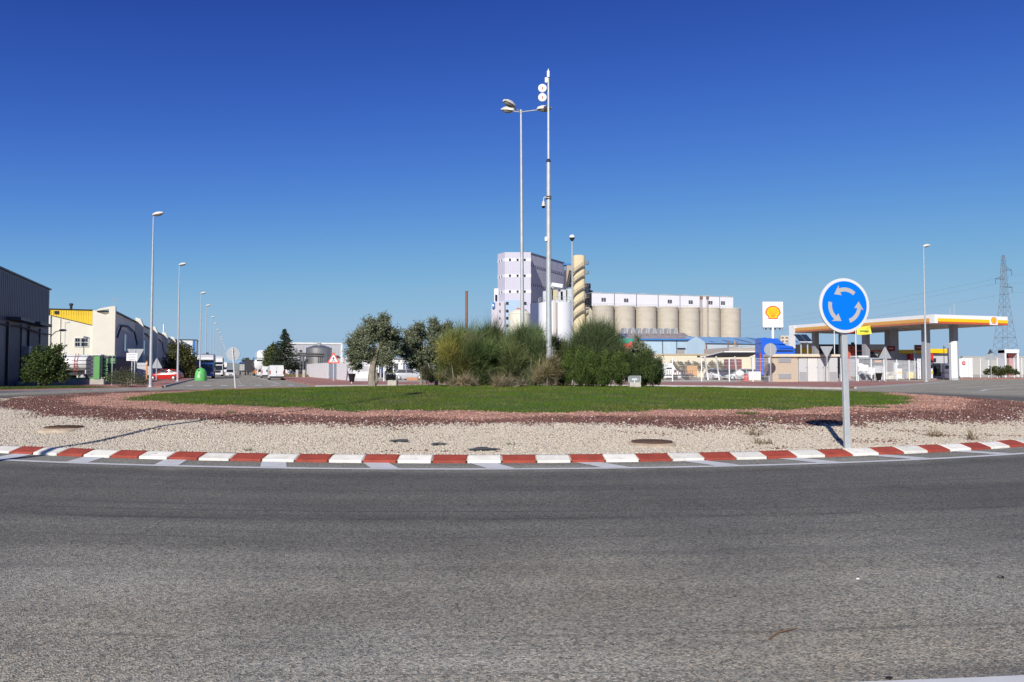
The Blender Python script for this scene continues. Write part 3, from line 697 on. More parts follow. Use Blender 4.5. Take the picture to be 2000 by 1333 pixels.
def cl_from_px(px0, Y, items):
    """ellipsoids given in photograph units: (px, py, r) -> local metres about the base point"""
    p = isl_at(px0, Y); o = []
    for px, py, r in items:
        dy = random.uniform(-.45, .45); q = at(px, py, Y + dy) - p; rr_ = r * Y / FPX; o.append((q.x, q.y, q.z, rr_, rr_ * .95, rr_ * .85))
    return o
cl = cl_from_px(727, 37.5, [(735, 640, 24), (752, 645, 18), (712, 655, 20), (700, 668, 16), (740, 665, 28), (715, 680, 26), (762, 668, 20), (755, 690, 22), (700, 695, 18), (730, 695, 22), (692, 706, 12), (752, 708, 14), (700, 716, 9), (757, 722, 7), (766, 652, 11), (722, 628, 10), (748, 628, 12), (694, 686, 10)])
olive('olive tree with a thick pale forked trunk on the lawn at left', 727, 37.5, cl, 30000,
      [([(0, 0, -.1), (.02, 0, .12), (-.02, .02, .5), (.02, 0, .95), (.08, .0, 1.3)], .24, .13), ([(.0, 0, .0), (.22, .05, .35), (.26, .0, .7), (.22, .05, .82)], .13, .06),
       ([(.05, 0, 1.1), (-.3, .1, 1.6), (-.5, .2, 2.2)], .11, .03), ([(.08, 0, 1.2), (.3, -.1, 1.8), (.35, 0, 2.7)], .12, .03), ([(.1, 0, 1.25), (.6, .2, 1.7), (.8, .1, 2.2)], .08, .02), ([(.05, 0, 1.2), (.0, .3, 1.9), (-.1, .4, 2.9)], .09, .02), ([(-.1, 0, 1.2), (-.5, -.1, 1.3), (-.8, 0, 1.25)], .05, .015)])
cl = cl_from_px(822, 39.5, [(815, 655, 20), (800, 670, 20), (825, 680, 24), (805, 695, 22), (835, 700, 18), (790, 685, 14), (812, 712, 12), (838, 718, 10), (820, 642, 12), (850, 668, 10)])
olive('small grey green olive tree half behind the yellowish broom', 822, 39.5, cl, 20000, [([(0, 0, -.1), (.05, 0, .6), (-.1, 0, 1.2)], .1, .06), ([(0, 0, .8), (-.3, 0, 1.5), (-.4, .1, 2)], .06, .02), ([(0, 0, .9), (.2, .1, 1.6), (.1, .1, 2.3)], .06, .02)])
cl = cl_from_px(852, 42, [(850, 645, 16), (868, 650, 16), (842, 660, 12), (862, 668, 18), (850, 685, 18), (872, 684, 14), (846, 634, 8), (872, 636, 8), (855, 702, 16), (866, 715, 14)])
olive('olive tree rising behind the small olive with its crown against the sky', 852, 42, cl, 18000, [([(0, 0, -.1), (.05, 0, .7), (0, 0, 1.4)], .11, .07), ([(0, 0, 1), (-.2, 0, 1.8), (-.2, .1, 2.5)], .06, .02), ([(0, 0, 1.1), (.3, .1, 1.8), (.4, .1, 2.5)], .06, .02)])
cl = cl_from_px(1256, 38.6, [(1250, 678, 12), (1240, 690, 16), (1265, 692, 14), (1252, 705, 20), (1275, 706, 11), (1244, 668, 7), (1283, 712, 7), (1262, 718, 14)])
olive('bushy young olive tree at the right end behind the rosemary', 1256, 38.6, cl, 13000, [([(0, 0, -.1), (.05, 0, .5), (0, 0, 1.0)], .08, .05), ([(0, 0, .6), (-.2, 0, 1.2), (-.2, .1, 1.7)], .05, .02), ([(0, 0, .7), (.3, .1, 1.2), (.4, .1, 1.5)], .05, .02)])
# thin stem shrubs
stem_m = attr_mat('thin green stems', .7, .15)
def blades(name, base, d, L, w, droop, ca, cb, parent, tip=1.2, m=None):
    n = len(base); d = unit(d); s = unit(np.cross(d, rng.standard_normal((n, 3)))); L = L[:, None]
    sg = np.array([0, 0, -1.])[None] * droop[:, None]
    mid = base + d * L * .55 + sg * L * .12; end = base + d * L + sg * L * .45
    V = np.stack([base - s * w, base + s * w, mid + s * w * .8, mid - s * w * .8, end], 1)
    k = rng.random((n, 1)); c = (np.array(ca) * (1 - k) + np.array(cb) * k) * (.7 + .6 * rng.random((n, 1)))
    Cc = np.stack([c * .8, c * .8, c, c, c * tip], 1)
    return soup(name, V, 5, [(0, 1, 2, 3), (3, 2, 4)], Cc, m or stem_m, parent)
def broom(label, px, Y, items, n, ca, cb, L=.7, up=.9, name='broom_shrub', pal=None, droop=.3, w=.0065, spread=.75, cat='shrub'):
    """each item (px, py, r): a tuft whose stems fan out from a point low in it"""
    p = isl_at(px, Y); t = thing(name, label, cat, p); cl = np.array(cl_from_px(px, Y, items))
    wgt = cl[:, 3] ** 2; idx = rng.choice(len(cl), n, p=wgt / wgt.sum()); c = cl[idx]
    d = unit(rng.standard_normal((n, 3)) * spread + np.array([0, 0, up])); q = rng.random((n, 1)) ** .6
    out = unit(rng.standard_normal((n, 3))); out[:, 2] = np.abs(out[:, 2]) * .9 - .35
    base = c[:, :3] + out * c[:, 3:4] * .85 * q; base[:, 2] = np.maximum(base[:, 2], .02)
    dirv = unit(d + .8 * unit(base - c[:, :3]))
    fo = rng.random(n) < .6; fb = c[:, :3] + rng.standard_normal((n, 3)) * c[:, 3:4] * .2 - np.array([0, 0, .55]) * c[:, 3:4]; fb[:, 2] = np.maximum(fb[:, 2], .02)
    base = np.where(fo[:, None], fb, base); dirv = np.where(fo[:, None], unit(rng.standard_normal((n, 3)) * np.array([.62, .62, .3]) + np.array([0, 0, up])), dirv)
    tint = (.55 + .75 * rng.random((len(cl), 1)))[idx]; warm = rng.random((len(cl), 1))[idx] < .35
    if pal:
        pk = rng.integers(0, len(pal), len(cl))[idx]; ca = np.array([q[0] for q in pal])[pk]; cb = np.array([q[1] for q in pal])[pk]
    ca = np.array(ca) * tint; cb = np.where(warm, np.array(cb) * tint * np.array([1.15, 1.02, .8]), np.array(cb) * tint)
    low = (base[:, 2:3] < .5) & (rng.random((n, 1)) < .3); ca = np.where(low, np.array([.2, .16, .1]), ca); cb = np.where(low, np.array([.34, .28, .18]), cb)
    Lr = np.minimum(L * (.35 + .8 * rng.random(n)), c[:, 3] * 1.5); Lr = np.where(fo, c[:, 3] * (.8 + .85 * rng.random(n)), Lr)
    wisp = rng.random(n) < .16; Lr = np.where(wisp, Lr * 1.5 + .12, Lr); dirv = np.where(wisp[:, None], unit(dirv + np.array([0, 0, .9])), dirv)
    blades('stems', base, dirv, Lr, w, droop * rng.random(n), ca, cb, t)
    b = MB()
    for i in range(9):
        a = random.uniform(0, 6.28); r0 = cl[:, 3].max() * .25; k = cl[i % len(cl)]
        b.tube([(k[0] * .4 + r0 * math.cos(a) * .3, k[1] * .5 + r0 * math.sin(a) * .3, -.05), (k[0] * .8 + r0 * math.cos(a), k[1] + r0 * math.sin(a), k[2] * .6), (k[0], k[1], k[2])], [.03, .02, .008], 5)
    b.build('branches', bark, t, True)
    return t
YG = ((.1, .14, .04), (.33, .31, .12)); DG = ((.06, .1, .042), (.19, .235, .1)); TAN = ((.15, .13, .085), (.32, .27, .19))
broom('yellowing broom bush at the left end of the shrubbery', 895, 36.6, [(876, 690, 22), (868, 715, 18), (890, 680, 26), (905, 705, 32), (878, 735, 19), (905, 738, 26), (930, 690, 26), (935, 720, 28), (862, 740, 11), (960, 700, 20), (948, 742, 20), (885, 662, 14), (955, 685, 18), (900, 725, 18), (880, 705, 16), (922, 675, 16), (918, 735, 16), (868, 672, 12)], 20000, *YG, pal=[((.07, .12, .035), (.18, .24, .08)), ((.11, .15, .04), (.3, .31, .09)), ((.09, .13, .045), (.2, .24, .1)), ((.2, .17, .09), (.4, .33, .2)), ((.05, .08, .03), (.14, .17, .07)), ((.13, .15, .04), (.32, .3, .09))])
broom('dark green broom with wispy tips behind the yellowing bush', 950, 38.2, [(905, 662, 24), (960, 660, 28), (930, 668, 26), (975, 680, 26), (950, 690, 30), (985, 700, 22), (960, 725, 26)], 15000, *DG)
broom('dense green broom bush between the lamp post and the mast', 1030, 37.0, [(1010, 672, 28), (1035, 668, 28), (1055, 680, 24), (1000, 700, 30), (1030, 705, 32), (1055, 712, 24), (1010, 735, 26), (1040, 738, 24), (985, 735, 22), (1020, 655, 18), (1048, 655, 16), (1064, 690, 14)], 19000, *DG)
broom('sparse thin broom wisps right of the mast', 1096, 38.4, [(1095, 680, 16), (1100, 700, 18), (1090, 720, 18), (1080, 668, 11), (1108, 690, 12)], 4500, *DG)
broom('tall rounded broom bush above the rosemary', 1160, 38.2, [(1140, 670, 30), (1165, 660, 32), (1190, 672, 28), (1130, 690, 24), (1160, 695, 34), (1195, 700, 26), (1175, 720, 28), (1140, 720, 24), (1205, 685, 18), (1150, 650, 20), (1182, 652, 20)], 20000, *DG)
broom('clump of dry tan grass at the foot of the yellowing broom', 900, 35.6, [(888, 748, 11), (908, 745, 13), (922, 749, 9)], 1100, *TAN, L=.5, name='dry_grass', up=.5, droop=1.0, cat='grass clump')
broom('clump of dry tan grass before the dense green broom', 985, 35.4, [(972, 748, 12), (992, 747, 12), (1020, 750, 9)], 1000, *TAN, L=.5, name='dry_grass', up=.5, droop=1.0, cat='grass clump')
broom('leaning pale dry grass tuft beside the mast foot', 1068, 35.9, [(1078, 710, 14), (1066, 725, 16), (1056, 738, 15), (1076, 742, 13), (1084, 728, 12)], 3600, (.17, .15, .06), (.36, .3, .16), L=.55, name='dry_grass', up=.7, droop=.9, cat='grass clump')
def rosemary(label, px, Y, items, n, ca, cb):
    p = isl_at(px, Y); t = thing('rosemary_shrub', label, 'shrub', p); cl = np.array(cl_from_px(px, Y, items))
    wgt = cl[:, 3] ** 2; idx = rng.choice(len(cl), n, p=wgt / wgt.sum()); c = cl[idx]
    sub = []
    for q in cl:
        for _ in range(12):
            e_ = unit(rng.standard_normal((1, 3)))[0]; k_ = random.uniform(.55, 1.0); s = q[3] * random.uniform(.28, .48); sub.append((q[0] + e_[0] * q[3] * k_, q[1] + e_[1] * q[3] * k_, max(q[2] + e_[2] * q[3] * k_, .12), s * .38, s * .38, s * 1.9))
    sub = np.array(sub); ii = rng.choice(len(sub), n, p=sub[:, 3] ** 1.5 / (sub[:, 3] ** 1.5).sum()); c = np.where(rng.random((n, 1)) < .88, sub[ii], c); tn = (.5 + .75 * rng.random((len(sub), 1)))[ii]
    ca = np.repeat(np.array(ca) * tn, 7, axis=0); cb = np.repeat(np.array(cb) * tn, 7, axis=0)
    o = unit(rng.standard_normal((n, 3))); o[:, 2] = np.abs(o[:, 2]) * 1.2 - .5
    base = c[:, :3] + o * c[:, 3:] * (rng.random((n, 1)) ** .3); base[:, 2] = np.maximum(base[:, 2], .0)
    d = unit(o * .3 + np.array([0, 0, 1.2]) + .2 * rng.standard_normal((n, 3)))
    # each shoot carries many short needles
    k = 7; tt = np.linspace(.1, 1, k)[None, :, None]; Ls = .2 + .26 * rng.random((n, 1, 1))
    P = (base[:, None] + d[:, None] * Ls * tt).reshape(-1, 3); D = np.repeat(d, k, axis=0) * 1.1 + .6 * rng.standard_normal((n * k, 3))
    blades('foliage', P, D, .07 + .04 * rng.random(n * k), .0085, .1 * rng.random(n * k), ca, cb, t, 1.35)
    b = MB()
    for i in range(10):
        q = cl[i % len(cl)]; b.tube([(q[0] * .7, .25, -.05), (q[0], q[1] + .2, q[2] * .8)], [.025, .008], 5)
    b.build('branches', bark, t, True); return t
RM = ((.035, .065, .015), (.15, .21, .045))
rosemary('bright green rosemary mass left of the glass floodlight box', 1160, 36.6, [(1110, 735, 20), (1140, 728, 26), (1130, 705, 16), (1165, 735, 26), (1150, 712, 18), (1190, 730, 24), (1205, 715, 16), (1180, 712, 14), (1215, 735, 18), (1100, 745, 12), (1115, 715, 12), (1120, 748, 16), (1150, 748, 18), (1180, 748, 18), (1205, 748, 16)], 11000, *RM)
rosemary('dark rosemary mound at the right end of the shrubbery', 1255, 37.2, [(1240, 728, 24), (1265, 725, 24), (1225, 715, 14), (1275, 738, 18), (1250, 740, 18), (1258, 708, 12), (1283, 730, 8), (1235, 748, 14), (1260, 749, 16), (1280, 748, 10)], 7500, (.03, .055, .016), (.12, .17, .045))
rosemary('small low shrub on the lawn edge between the olives', 836, 37.6, [(836, 742, 11), (832, 733, 7), (842, 748, 8)], 700, (.04, .05, .025), (.13, .12, .06))
# weeds in the gravel
def weed(label, px, Y, r, n, ca, cb, cat='weed', h=.2):
    x_ = gx(px, Y); t = thing('weed', label, cat, (x_, Y, iz(x_, Y)), 0, 'weeds in the gravel')
    a = rng.random(n) * 6.28; q = r * rng.random(n) ** .7; base = np.stack([q * np.cos(a), q * np.sin(a) * .8, np.zeros(n)], -1)
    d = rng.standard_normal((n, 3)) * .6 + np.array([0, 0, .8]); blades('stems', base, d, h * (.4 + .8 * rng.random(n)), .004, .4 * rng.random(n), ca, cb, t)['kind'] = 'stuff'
gre = ((.05, .09, .02), (.12, .16, .04)); dry = ((.16, .11, .06), (.32, .24, .14))
for a in (('dry brown weed standing right of the second manhole cover', 1468, 14.2, .12, 60, *dry, 'weed', .34), ('sprawling dry weed low in the gravel left of the blue sign', 1487, 13.2, .2, 110, *dry, 'weed', .16),
          ('dry twiggy weed in the gravel right of the blue sign', 1822, 14.6, .16, 80, *dry, 'weed', .25), ('tall dry weed stalk in the far right gravel', 1895, 14.2, .1, 60, *dry, 'weed', .34),
          ('green grass tuft in the pink gravel at right', 1705, 21.5, .45, 500, *gre, 'weed', .09), ('small green weed at the front kerb joint', 488, 12.3, .07, 40, *gre, 'weed', .1),
          ('green tuft in the pink gravel left of centre', 455, 18.7, .13, 120, *gre, 'weed', .1), ('green tuft on the dark red gravel before the lawn', 1458, 18.3, .3, 300, *gre, 'weed', .08), ('flat green patch spread on the gravel border right of centre', 1475, 16.4, .42, 420, *gre, 'weed', .05), ('green weed by the ragged membrane', 997, 12.9, .09, 50, *gre, 'weed', .07)):
    weed(*a)
# small litter on the road
tag(MB().tube([(gx(1492, 4.06), 4.03, .008), (gx(1515, 4.12), 4.12, .012), (gx(1550, 4.18), 4.19, .008)], [.004, .005, .002], 6).build('twig', mat('dry twig', (.2, .12, .06), .9, .2)), 'thin curved brown twig lying on the near asphalt', 'twig')
def bit(px, py, r, m, label, nm, cat):
    d = 2100 / (py - 722); b = MB(); b.ell((0, 0, 0), (r * 1.4, r, r * .6), 7, 4)
    b.v = [tuple(c * random.uniform(.8, 1.2) for c in q) for q in b.v]; o = b.build(nm, m); o.location = (gx(px, d), d, r * .4); tag(o, label, cat)
bit(1945, 1125, .018, black_p, 'black scrap on the asphalt at right', 'litter_scrap', 'litter'); bit(1668, 1127, .009, white_p, 'white pebble on the asphalt', 'pebble', 'pebble'); bit(1725, 1317, .012, black_p, 'dark scrap by the near road line', 'litter_scrap', 'litter')
# ------------------------------------------------------------ street lamps
def street_lamp(label, loc, H, rz, group='street lamps along the left side of the street'):
    t = thing('street_lamp', label, 'street lamp', loc, rz, group)
    MB().tube([(0, 0, 0), (0, 0, H * .3), (0, 0, H)], [.12, .1, .04], 10).build('pole', galv, t, True); flange(t, .12)
    MB().tube([(0, 0, H - .05), (.1, 0, H + .08), (.25, 0, H + .12)], .03, 8).build('arm', galv, t, True)
    lamp_head(t, Vector((-.05, 0, H + .07)), 0, .8, .2); return t
l0 = grid(-5.6, 61.2); l0 = Vector((gx(295, 55.6), 55.6, .12)); lamp0 = street_lamp('nearest lamp post of the row, on the red pavement at the street corner', l0, 12.4, R(0))
dirv = Vector((-math.sin(G), math.cos(G), 0))
words = ['second', 'third', 'fourth', 'fifth', 'sixth', 'seventh', 'eighth', 'ninth', 'tenth', 'eleventh', 'twelfth', 'thirteenth', 'fourteenth', 'fifteenth']
dep = [82.4, 113.5, 135.5, 166, 189, 218, 240, 271, 290, 323, 352, 380, 410, 440, 470]
for w_, d in zip(words, dep):
    x_ = l0.x - (d - 55.6) * math.tan(R(19.9)) + (1.0 if d > 100 else 0)
    dup(lamp0, w_ + ' nearest lamp post in the row down the street', (x_, d, .12))
p = Vector((gx(1808, 80), 80, .12))
street_lamp('single tall lamp post before the filling station canopy', p, zz(484, 80) - .12, R(8), 'other street lamps')
street_lamp('lamp post on the near roadside whose shadow crosses the island gravel', Vector((-10.6, 3.0, 0.0)), 15.0, R(60), 'other street lamps')

# ------------------------------------------------------------ dark warehouse
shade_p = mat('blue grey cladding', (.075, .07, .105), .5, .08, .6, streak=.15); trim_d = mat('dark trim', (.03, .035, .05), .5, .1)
def ribbed(b, axis, c, a0, a1, z0, z1, pitch=.6, depth=.022, out=1):
    """vertical ribs standing proud of a wall at c, from a0 to a1 along the other axis"""
    n = int((a1 - a0) / pitch)
    for i in range(n):
        a = a0 + (i + .3) * pitch; w = pitch * .22
        if axis == 'x': b.box(min(c, c + depth * out), max(c, c + depth * out), a, a + w, z0, z1)
        else: b.box(a, a + w, min(c, c + depth * out), max(c, c + depth * out), z0, z1)
    return b
WH = zz(567, 75)
t = thing('warehouse', 'big dark grey clad warehouse at the far left edge', 'building', (gx(94, 75), 75, 0), G)
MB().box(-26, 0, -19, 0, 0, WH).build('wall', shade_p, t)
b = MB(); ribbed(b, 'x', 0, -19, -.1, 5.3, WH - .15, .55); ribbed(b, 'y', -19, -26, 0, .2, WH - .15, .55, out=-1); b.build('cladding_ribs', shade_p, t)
MB().box(-26.2, .14, -19.2, .2, WH, WH + .14).build('roof_edge', trim_d, t)
for y0, y1 in ((-14.6, -10.8), (-7.9, -4.1)):
    d = MB().box(.0, .05, y0, y1, 0, 5.0).build('roller_door', mat('roller door', (.05, .05, .08), .6, .08, 1), t)
    for i in range(9): MB().box(.05, .07, y0, y1, .5 * i + .05, .5 * i + .47).build('door_slat', MATS['roller door'], d)
    MB().box(0, 1.0, y0 - .4, y1 + .4, 5.35, 5.6).build('awning', trim_d, t); MB().box(.05, .16, y0 - .25, y0, 0, 5.2).build('door_jamb', trim_d, t); MB().box(.05, .16, y1, y1 + .25, 0, 5.2).build('door_jamb', trim_d, t)
MB().tube([(.2, -19, 4.9), (.2, -15, 4.9), (.25, -12, 5.0), (.2, -4, 4.75), (.2, -.1, 4.8)], .06, 6).build('cable_run', trim_d, t)
MB().box(.0, .5, -9.8, -8.8, 2.6, 3.4).build('wall_cabinet', mat('cabinet grey', (.3, .3, .33), .5), t); MB().box(.0, .3, -10.2, -8.7, 1.3, 2.2).build('notice_board', white_dirty, t)
tl = thing('wall_lamp', 'small lamp on a bracket at the warehouse corner', 'lamp', (gx(94, 75) + .1, 75.1, 0), G); MB().tube([(0, 0, 4.6), (.5, -.1, 5.1), (.9, -.1, 5.2)], .04, 6).build('bracket', trim_d, tl); MB().ell((1.1, -.1, 5.25), (.35, .16, .12), 10, 6).build('lamp_shade', galv, tl, True)
# cream factory with yellow gable
cream = mat('cream render', (.76, .72, .6), .8, .06, .7, .1, 6, col2=(.6, .56, .45), thr=.72); cream_sh = cream
yel = mat('yellow cladding', (.85, .58, .03), .5, .06, .6)
t = thing('cream_factory', 'long cream factory hall with a yellow gable panel and projecting piers', 'building', (-51.7, 100, 0), G)
b = MB(); b.flat([(-24, 0), (-2.63, 0), (-2.63, 7.05), (-7.6, 8.3), (-24, 8.6)], 0, .3); b.build('front_wall', cream, t)
b = MB(); b.flat([(-24, 8.6), (-7.6, 8.32), (-2.63, 7.07), (-2.63, 9.12), (-7.5, 9.15), (-24, 9.2)], .12, .2); yp = b.build('gable_panel', yel, t)
b = MB(); ribbed(b, 'y', .12, -7.5, -2.7, 8.35, 9.1, .28, .03, -1)
for i in range(17):
    x1 = -7.5 + i * .28; zl = 8.3 - (x1 + 7.6) / 4.97 * 1.25 + .05; b.box(x1 + .08, x1 + .14, .09, .12, zl, 9.1)
b.build('cladding_ribs', yel, yp)
for q in (((-7.62, 9.1), (-2.6, 9.08)), ((-7.62, 8.3), (-2.6, 7.05)), ((-7.6, 8.3), (-7.6, 9.1)), ((-2.63, 7.05), (-2.63, 9.1))):
    MB().tube([(q[0][0], .02, q[0][1]), (q[1][0], .02, q[1][1])], .06, 4).build('edge_trim', trim_d, yp)
MB().box(-7.0, -6.5, .05, .11, 8.45, 8.85).build('vent', black_p, yp)
b = MB(); arc = [(-2.62 + 2.62 * i / 10, 9.05 + .6 * math.sin(i / 10 * math.pi / 2)) for i in range(11)]
# front pier with a wedge shaped opening
b.box(-2.62, 0, -.35, .5, 0, 8.35); b.flat([(-2.62, 8.35), (-2.15, 8.35), (-2.15, 9.0), (-2.62, 9.05)], -.35, .85); b.flat([(-.75, 8.35), (0, 8.35), (0, 9.65), (-.75, 9.55)], -.35, .85)
b.flat([(-2.15, 8.98), (-.75, 9.22), (-.75, 9.55), (-1.3, 9.42), (-1.8, 9.26), (-2.15, 9.12)], -.35, .85); b.flat([(-2.15, 8.35), (-.75, 8.35), (-.75, 8.36), (-2.15, 8.8)], -.35, .85); b.build('front_pier', cream, t)
w = MB().box(-4.67, -3.1, -.05, .02, 4.35, 5.42).build('window', glass, t)
for x1 in (-4.7, -3.98, -3.13): MB().box(x1, x1 + .07, -.1, -.04, 4.32, 5.45).build('window_frame', white_p, w)
for z1 in (4.3, 4.86, 5.4): MB().box(-4.7, -3.06, -.095, -.045, z1, z1 + .06).build('window_frame', white_p, w)
for i in range(7): MB().tube([(-4.55 + i * .22, -.07, 4.35), (-4.55 + i * .22, -.07, 5.4)], .014, 4).build('bar', white_p, w)
MB().box(-24, -.3, .35, 138, 0, 8.9).build('hall', cream, t); MB().box(-24.2, .0, .55, 138.2, 8.92, 9.08).build('roof_edge', trim_d, t)
grey_sh = mat('grey facade panel', (.4, .39, .4), .7, .08, .8)
for k in range(6):
    y0 = 1.0 + k * 25
    MB().box(-.28, -.06, y0 + .2, y0 + 23.6, 0, 6.9).build('facade_panel', grey_sh, t)
    b = MB(); b.tube([(.0, y0 + .6, 5.6), (.0, y0 + 4.5, 7.4), (.0, y0 + 12, 7.7), (.0, y0 + 19.5, 7.2), (.0, y0 + 23.2, 5.4)], .13, 4); b.build('arch_trim', trim_d, t)
    for (a0, a1, z0, z1) in ((8, 10, 4.0, 6.4), (14, 20, 0, 3.8), (3, 6, 0, 3.0)):
        wn_ = MB().box(-.07, .0, y0 + a0, y0 + a1, z0, z1).build('window' if z0 else 'loading_door', glass if z0 else trim_d, t)
        if z0:
            MB().box(-.06, .05, y0 + a0 - .1, y0 + a1 + .1, z0 - .12, z0).build('sill', cream, wn_)
    if k:
        b = MB(); b.ext([(-.3, 0), (.85, 0), (.85, 8.4), (.45, 9.5), (-.3, 9.75)], 'y', y0 - 1.5, y0 - .2); b.build('pier', cream, t)
MB().tube([(-1.0, 6, 9), (-1.0, 6, 11.3)], .03, 6).build('aerial_mast', galv, t)
for x1 in (-1.35, -1.0, -.65): MB().tube([(x1, 6, 10.7), (x1, 6, 11.4)], .02, 5).build('aerial_rod', galv, t)
MB().tube([(-1.4, 6, 11), (-.6, 6, 11)], .02, 5).build('aerial_bar', galv, t)
MB().lathe([(.16, 9), (.16, 9.7), (.24, 9.7), (.24, 9.95), (.05, 10.0)], 10, (-5.4, 1.5, 0)).build('flue', dark_m, t)
MB().tube([(-2, 100, 9), (-2, 100, 12.8)], .16, 8).build('flue', white_p, t)
MB().tube([(-7.4, -.1, 0), (-7.4, -.1, 8.3)], .07, 6).build('downpipe', galv, t); MB().tube([(-6.3, -.08, 2), (-6.3, -.08, 7.9)], .04, 6).build('downpipe', cream, t)
tl = thing('yard_lamp', 'thin yard lamp before the cream front wall', 'street lamp', at(126, 700, 96)); z1 = zz(630, 96) - tl.location.z; MB().tube([(0, 0, -2.6), (0, 0, z1)], .045, 6).build('pole', galv, tl); MB().ell((.25, 0, z1), (.35, .14, .1), 10, 6).build('lamp_head', lamp_body, tl, True)
# blocks further down the street
t = thing('white_office_block', 'white office block with blue corner far down the street', 'building', Vector((gx(383, 300), 300, 0)), G)
MB().box(-14, 0, 0, 16, 0, 12.8).build('wall', white_dirty, t); MB().box(-14.2, .2, -.2, 16.2, 12.8, 13.1).build('roof_edge', trim_d, t)
bluep = mat('blue panel', (.05, .2, .5), .4, .1); MB().box(-1.3, -.2, -.06, 0, 0, 12.7).build('corner_panel', bluep, t)
for k in range(3):
    for j in range(3): MB().box(-12 + j * 3.6, -9.6 + j * 3.6, -.05, .0, 2 + k * 3.6, 4 + k * 3.6).build('window', glass, t)
t = thing('low_grey_hall', 'low grey hall between the cream factory and the office block', 'building', Vector((gx(363, 262), 262, 0)), G)
MB().box(-20, 0, 0, 30, 0, 10.4).build('wall', mat('steel blue cladding', (.2, .26, .36), .5, .1, .5), t); MB().ext([(-20, 10.4), (0, 10.4), (-2, 11.6), (-18, 11.6)], 'y', .2, 30).build('roof', trim_d, t)

# ------------------------------------------------------------ left fence with green gate
gp = mat('green gate paint', (.11, .33, .1), .5, .1, 1.5); rail = mat('grey green rail', (.16, .18, .19), .5, .1)
t = thing('railing_fence', 'grey rail fence on a low concrete wall with green end pillar', 'fence', Vector((gx(197, 66), 66, .1)), R(1.5))
MB().box(-38, .35, -.15, .15, -.2, .48).build('base_wall', conc, t, bevel=.02)
for k in range(6): MB().box(-37.6, -.48, -.03, .03, .72 + k * .33, .77 + k * .33).build('rail', rail, t)
for k in range(15): MB().box(-.6 - k * 2.6, -.52 - k * 2.6, -.06, -.03, .5, 2.5).build('post', rail, t)
MB().box(-.45, 0, -.2, .2, .48, 2.5).build('pillar', gp, t); MB().box(-.62, .15, -.3, .3, 2.5, 2.58).build('pillar_cap', white_dirty, t)
MB().box(-38, -.45, -.1, .1, .48, .6).build('bottom_beam', gp, t)
t = thing('green_gate', 'green slatted sliding gate beside the low wall', 'gate', Vector((gx(201, 67.5), 67.5, .1)), R(0))
for q in (0, .62):
    x0 = q
    for k in range(6): MB().box(x0 + .06, x0 + .47, -.02, .03, .3 + k * .34, .58 + k * .34).build('slat', gp, t)
    MB().box(x0, x0 + .06, -.06, .06, .1, 2.46).build('stile', trim_d, t); MB().box(x0 + .47, x0 + .54, -.06, .06, .1, 2.46).build('stile', trim_d, t)
    MB().box(x0 - .02, x0 + .56, -.08, .08, 2.46, 2.52).build('top_rail', white_dirty if q == 0 else gp, t)
for k in range(2): MB().box(gx(8 + k * 28, 64), gx(16 + k * 28, 64), 63.7, 64, .1, .42).build('meter_box', white_dirty if k == 0 else conc, None)
for k, o in enumerate([o for o in bpy.data.objects if o.name.startswith('meter_box')]): tag(o, ('white' if k == 0 else 'grey') + ' meter box at the foot of the left fence wall', 'box')

# ------------------------------------------------------------ plants on the left
def bush(name, label, px, Y, items, n, ca, cb, size=.1, cat='shrub', z=.1, stems=True, asp=.35, spray=.25):
    p = Vector((gx(px, Y), Y, z)); t = thing(name, label, cat, p); o = []
    for ax_, ay_, r in items:
        q = at(ax_, ay_, Y + random.uniform(-.3, .3)) - p; rr_ = r * Y / FPX; o.append((q.x, q.y, max(q.z, rr_ * .3), rr_, rr_, rr_ * .85))
    P = np.concatenate([clump_pts(o, n // 2), sprays(o, n // 20, 10, spray * r * Y / FPX * 2)])
    leaves('crown' if cat == 'tree' else 'foliage', P, size, asp, ca, cb, t)
    b = MB(); cx = sum(q[0] for q in o) / len(o)
    b.tube([(cx * .6, 0, -.1), (cx * .8, .05, o[0][2] * .5), (cx, 0, o[0][2])], [.12 if cat == 'tree' else .06, .08, .03], 7)
    for q in o[1:7]: b.tube([(cx * .8, 0, o[0][2] * .4), ((q[0] + cx) / 2, q[1] * .5, q[2] * .75), tuple(q[:3])], [.06, .04, .015], 5)
    b.build('trunk' if cat == 'tree' else 'branches', bark, t, True); return t
LG = ((.03, .06, .015), (.11, .15, .04))
bush('round_bush', 'large round glossy green bush before the left rail fence', 88, 60, [(85, 715, 30), (65, 710, 22), (105, 705, 24), (110, 725, 24), (65, 730, 22), (90, 735, 22), (105, 685, 14), (117, 680, 8), (125, 738, 12), (55, 722, 14), (80, 692, 18), (52, 740, 10)], 16000, *LG, size=.13)
bush('low_shrub', 'low sprawling grey green shrub beside the street corner lamp', 250, 58, [(228, 738, 16), (245, 735, 18), (262, 740, 16), (278, 744, 12), (215, 742, 10), (290, 747, 7), (240, 746, 14)], 9000, (.07, .08, .04), (.16, .17, .09), size=.08, asp=.15)
bush('street_tree', 'dense roadside tree shading the kerb behind the red car', 352, 113, [(350, 690, 22), (335, 705, 18), (365, 700, 18), (350, 715, 22), (340, 680, 12), (362, 685, 14), (370, 715, 14), (330, 718, 12), (352, 730, 16), (368, 732, 12), (338, 734, 12)], 9000, (.045, .055, .015), (.15, .15, .045), size=.22, cat='tree')
bush('street_tree', 'dark leafy tree behind the bottle bank and blue truck', 378, 122, [(375, 705, 12), (385, 712, 12), (372, 718, 12), (384, 728, 10), (366, 700, 9)], 4000, (.02, .03, .01), (.07, .08, .025), size=.25, cat='tree')
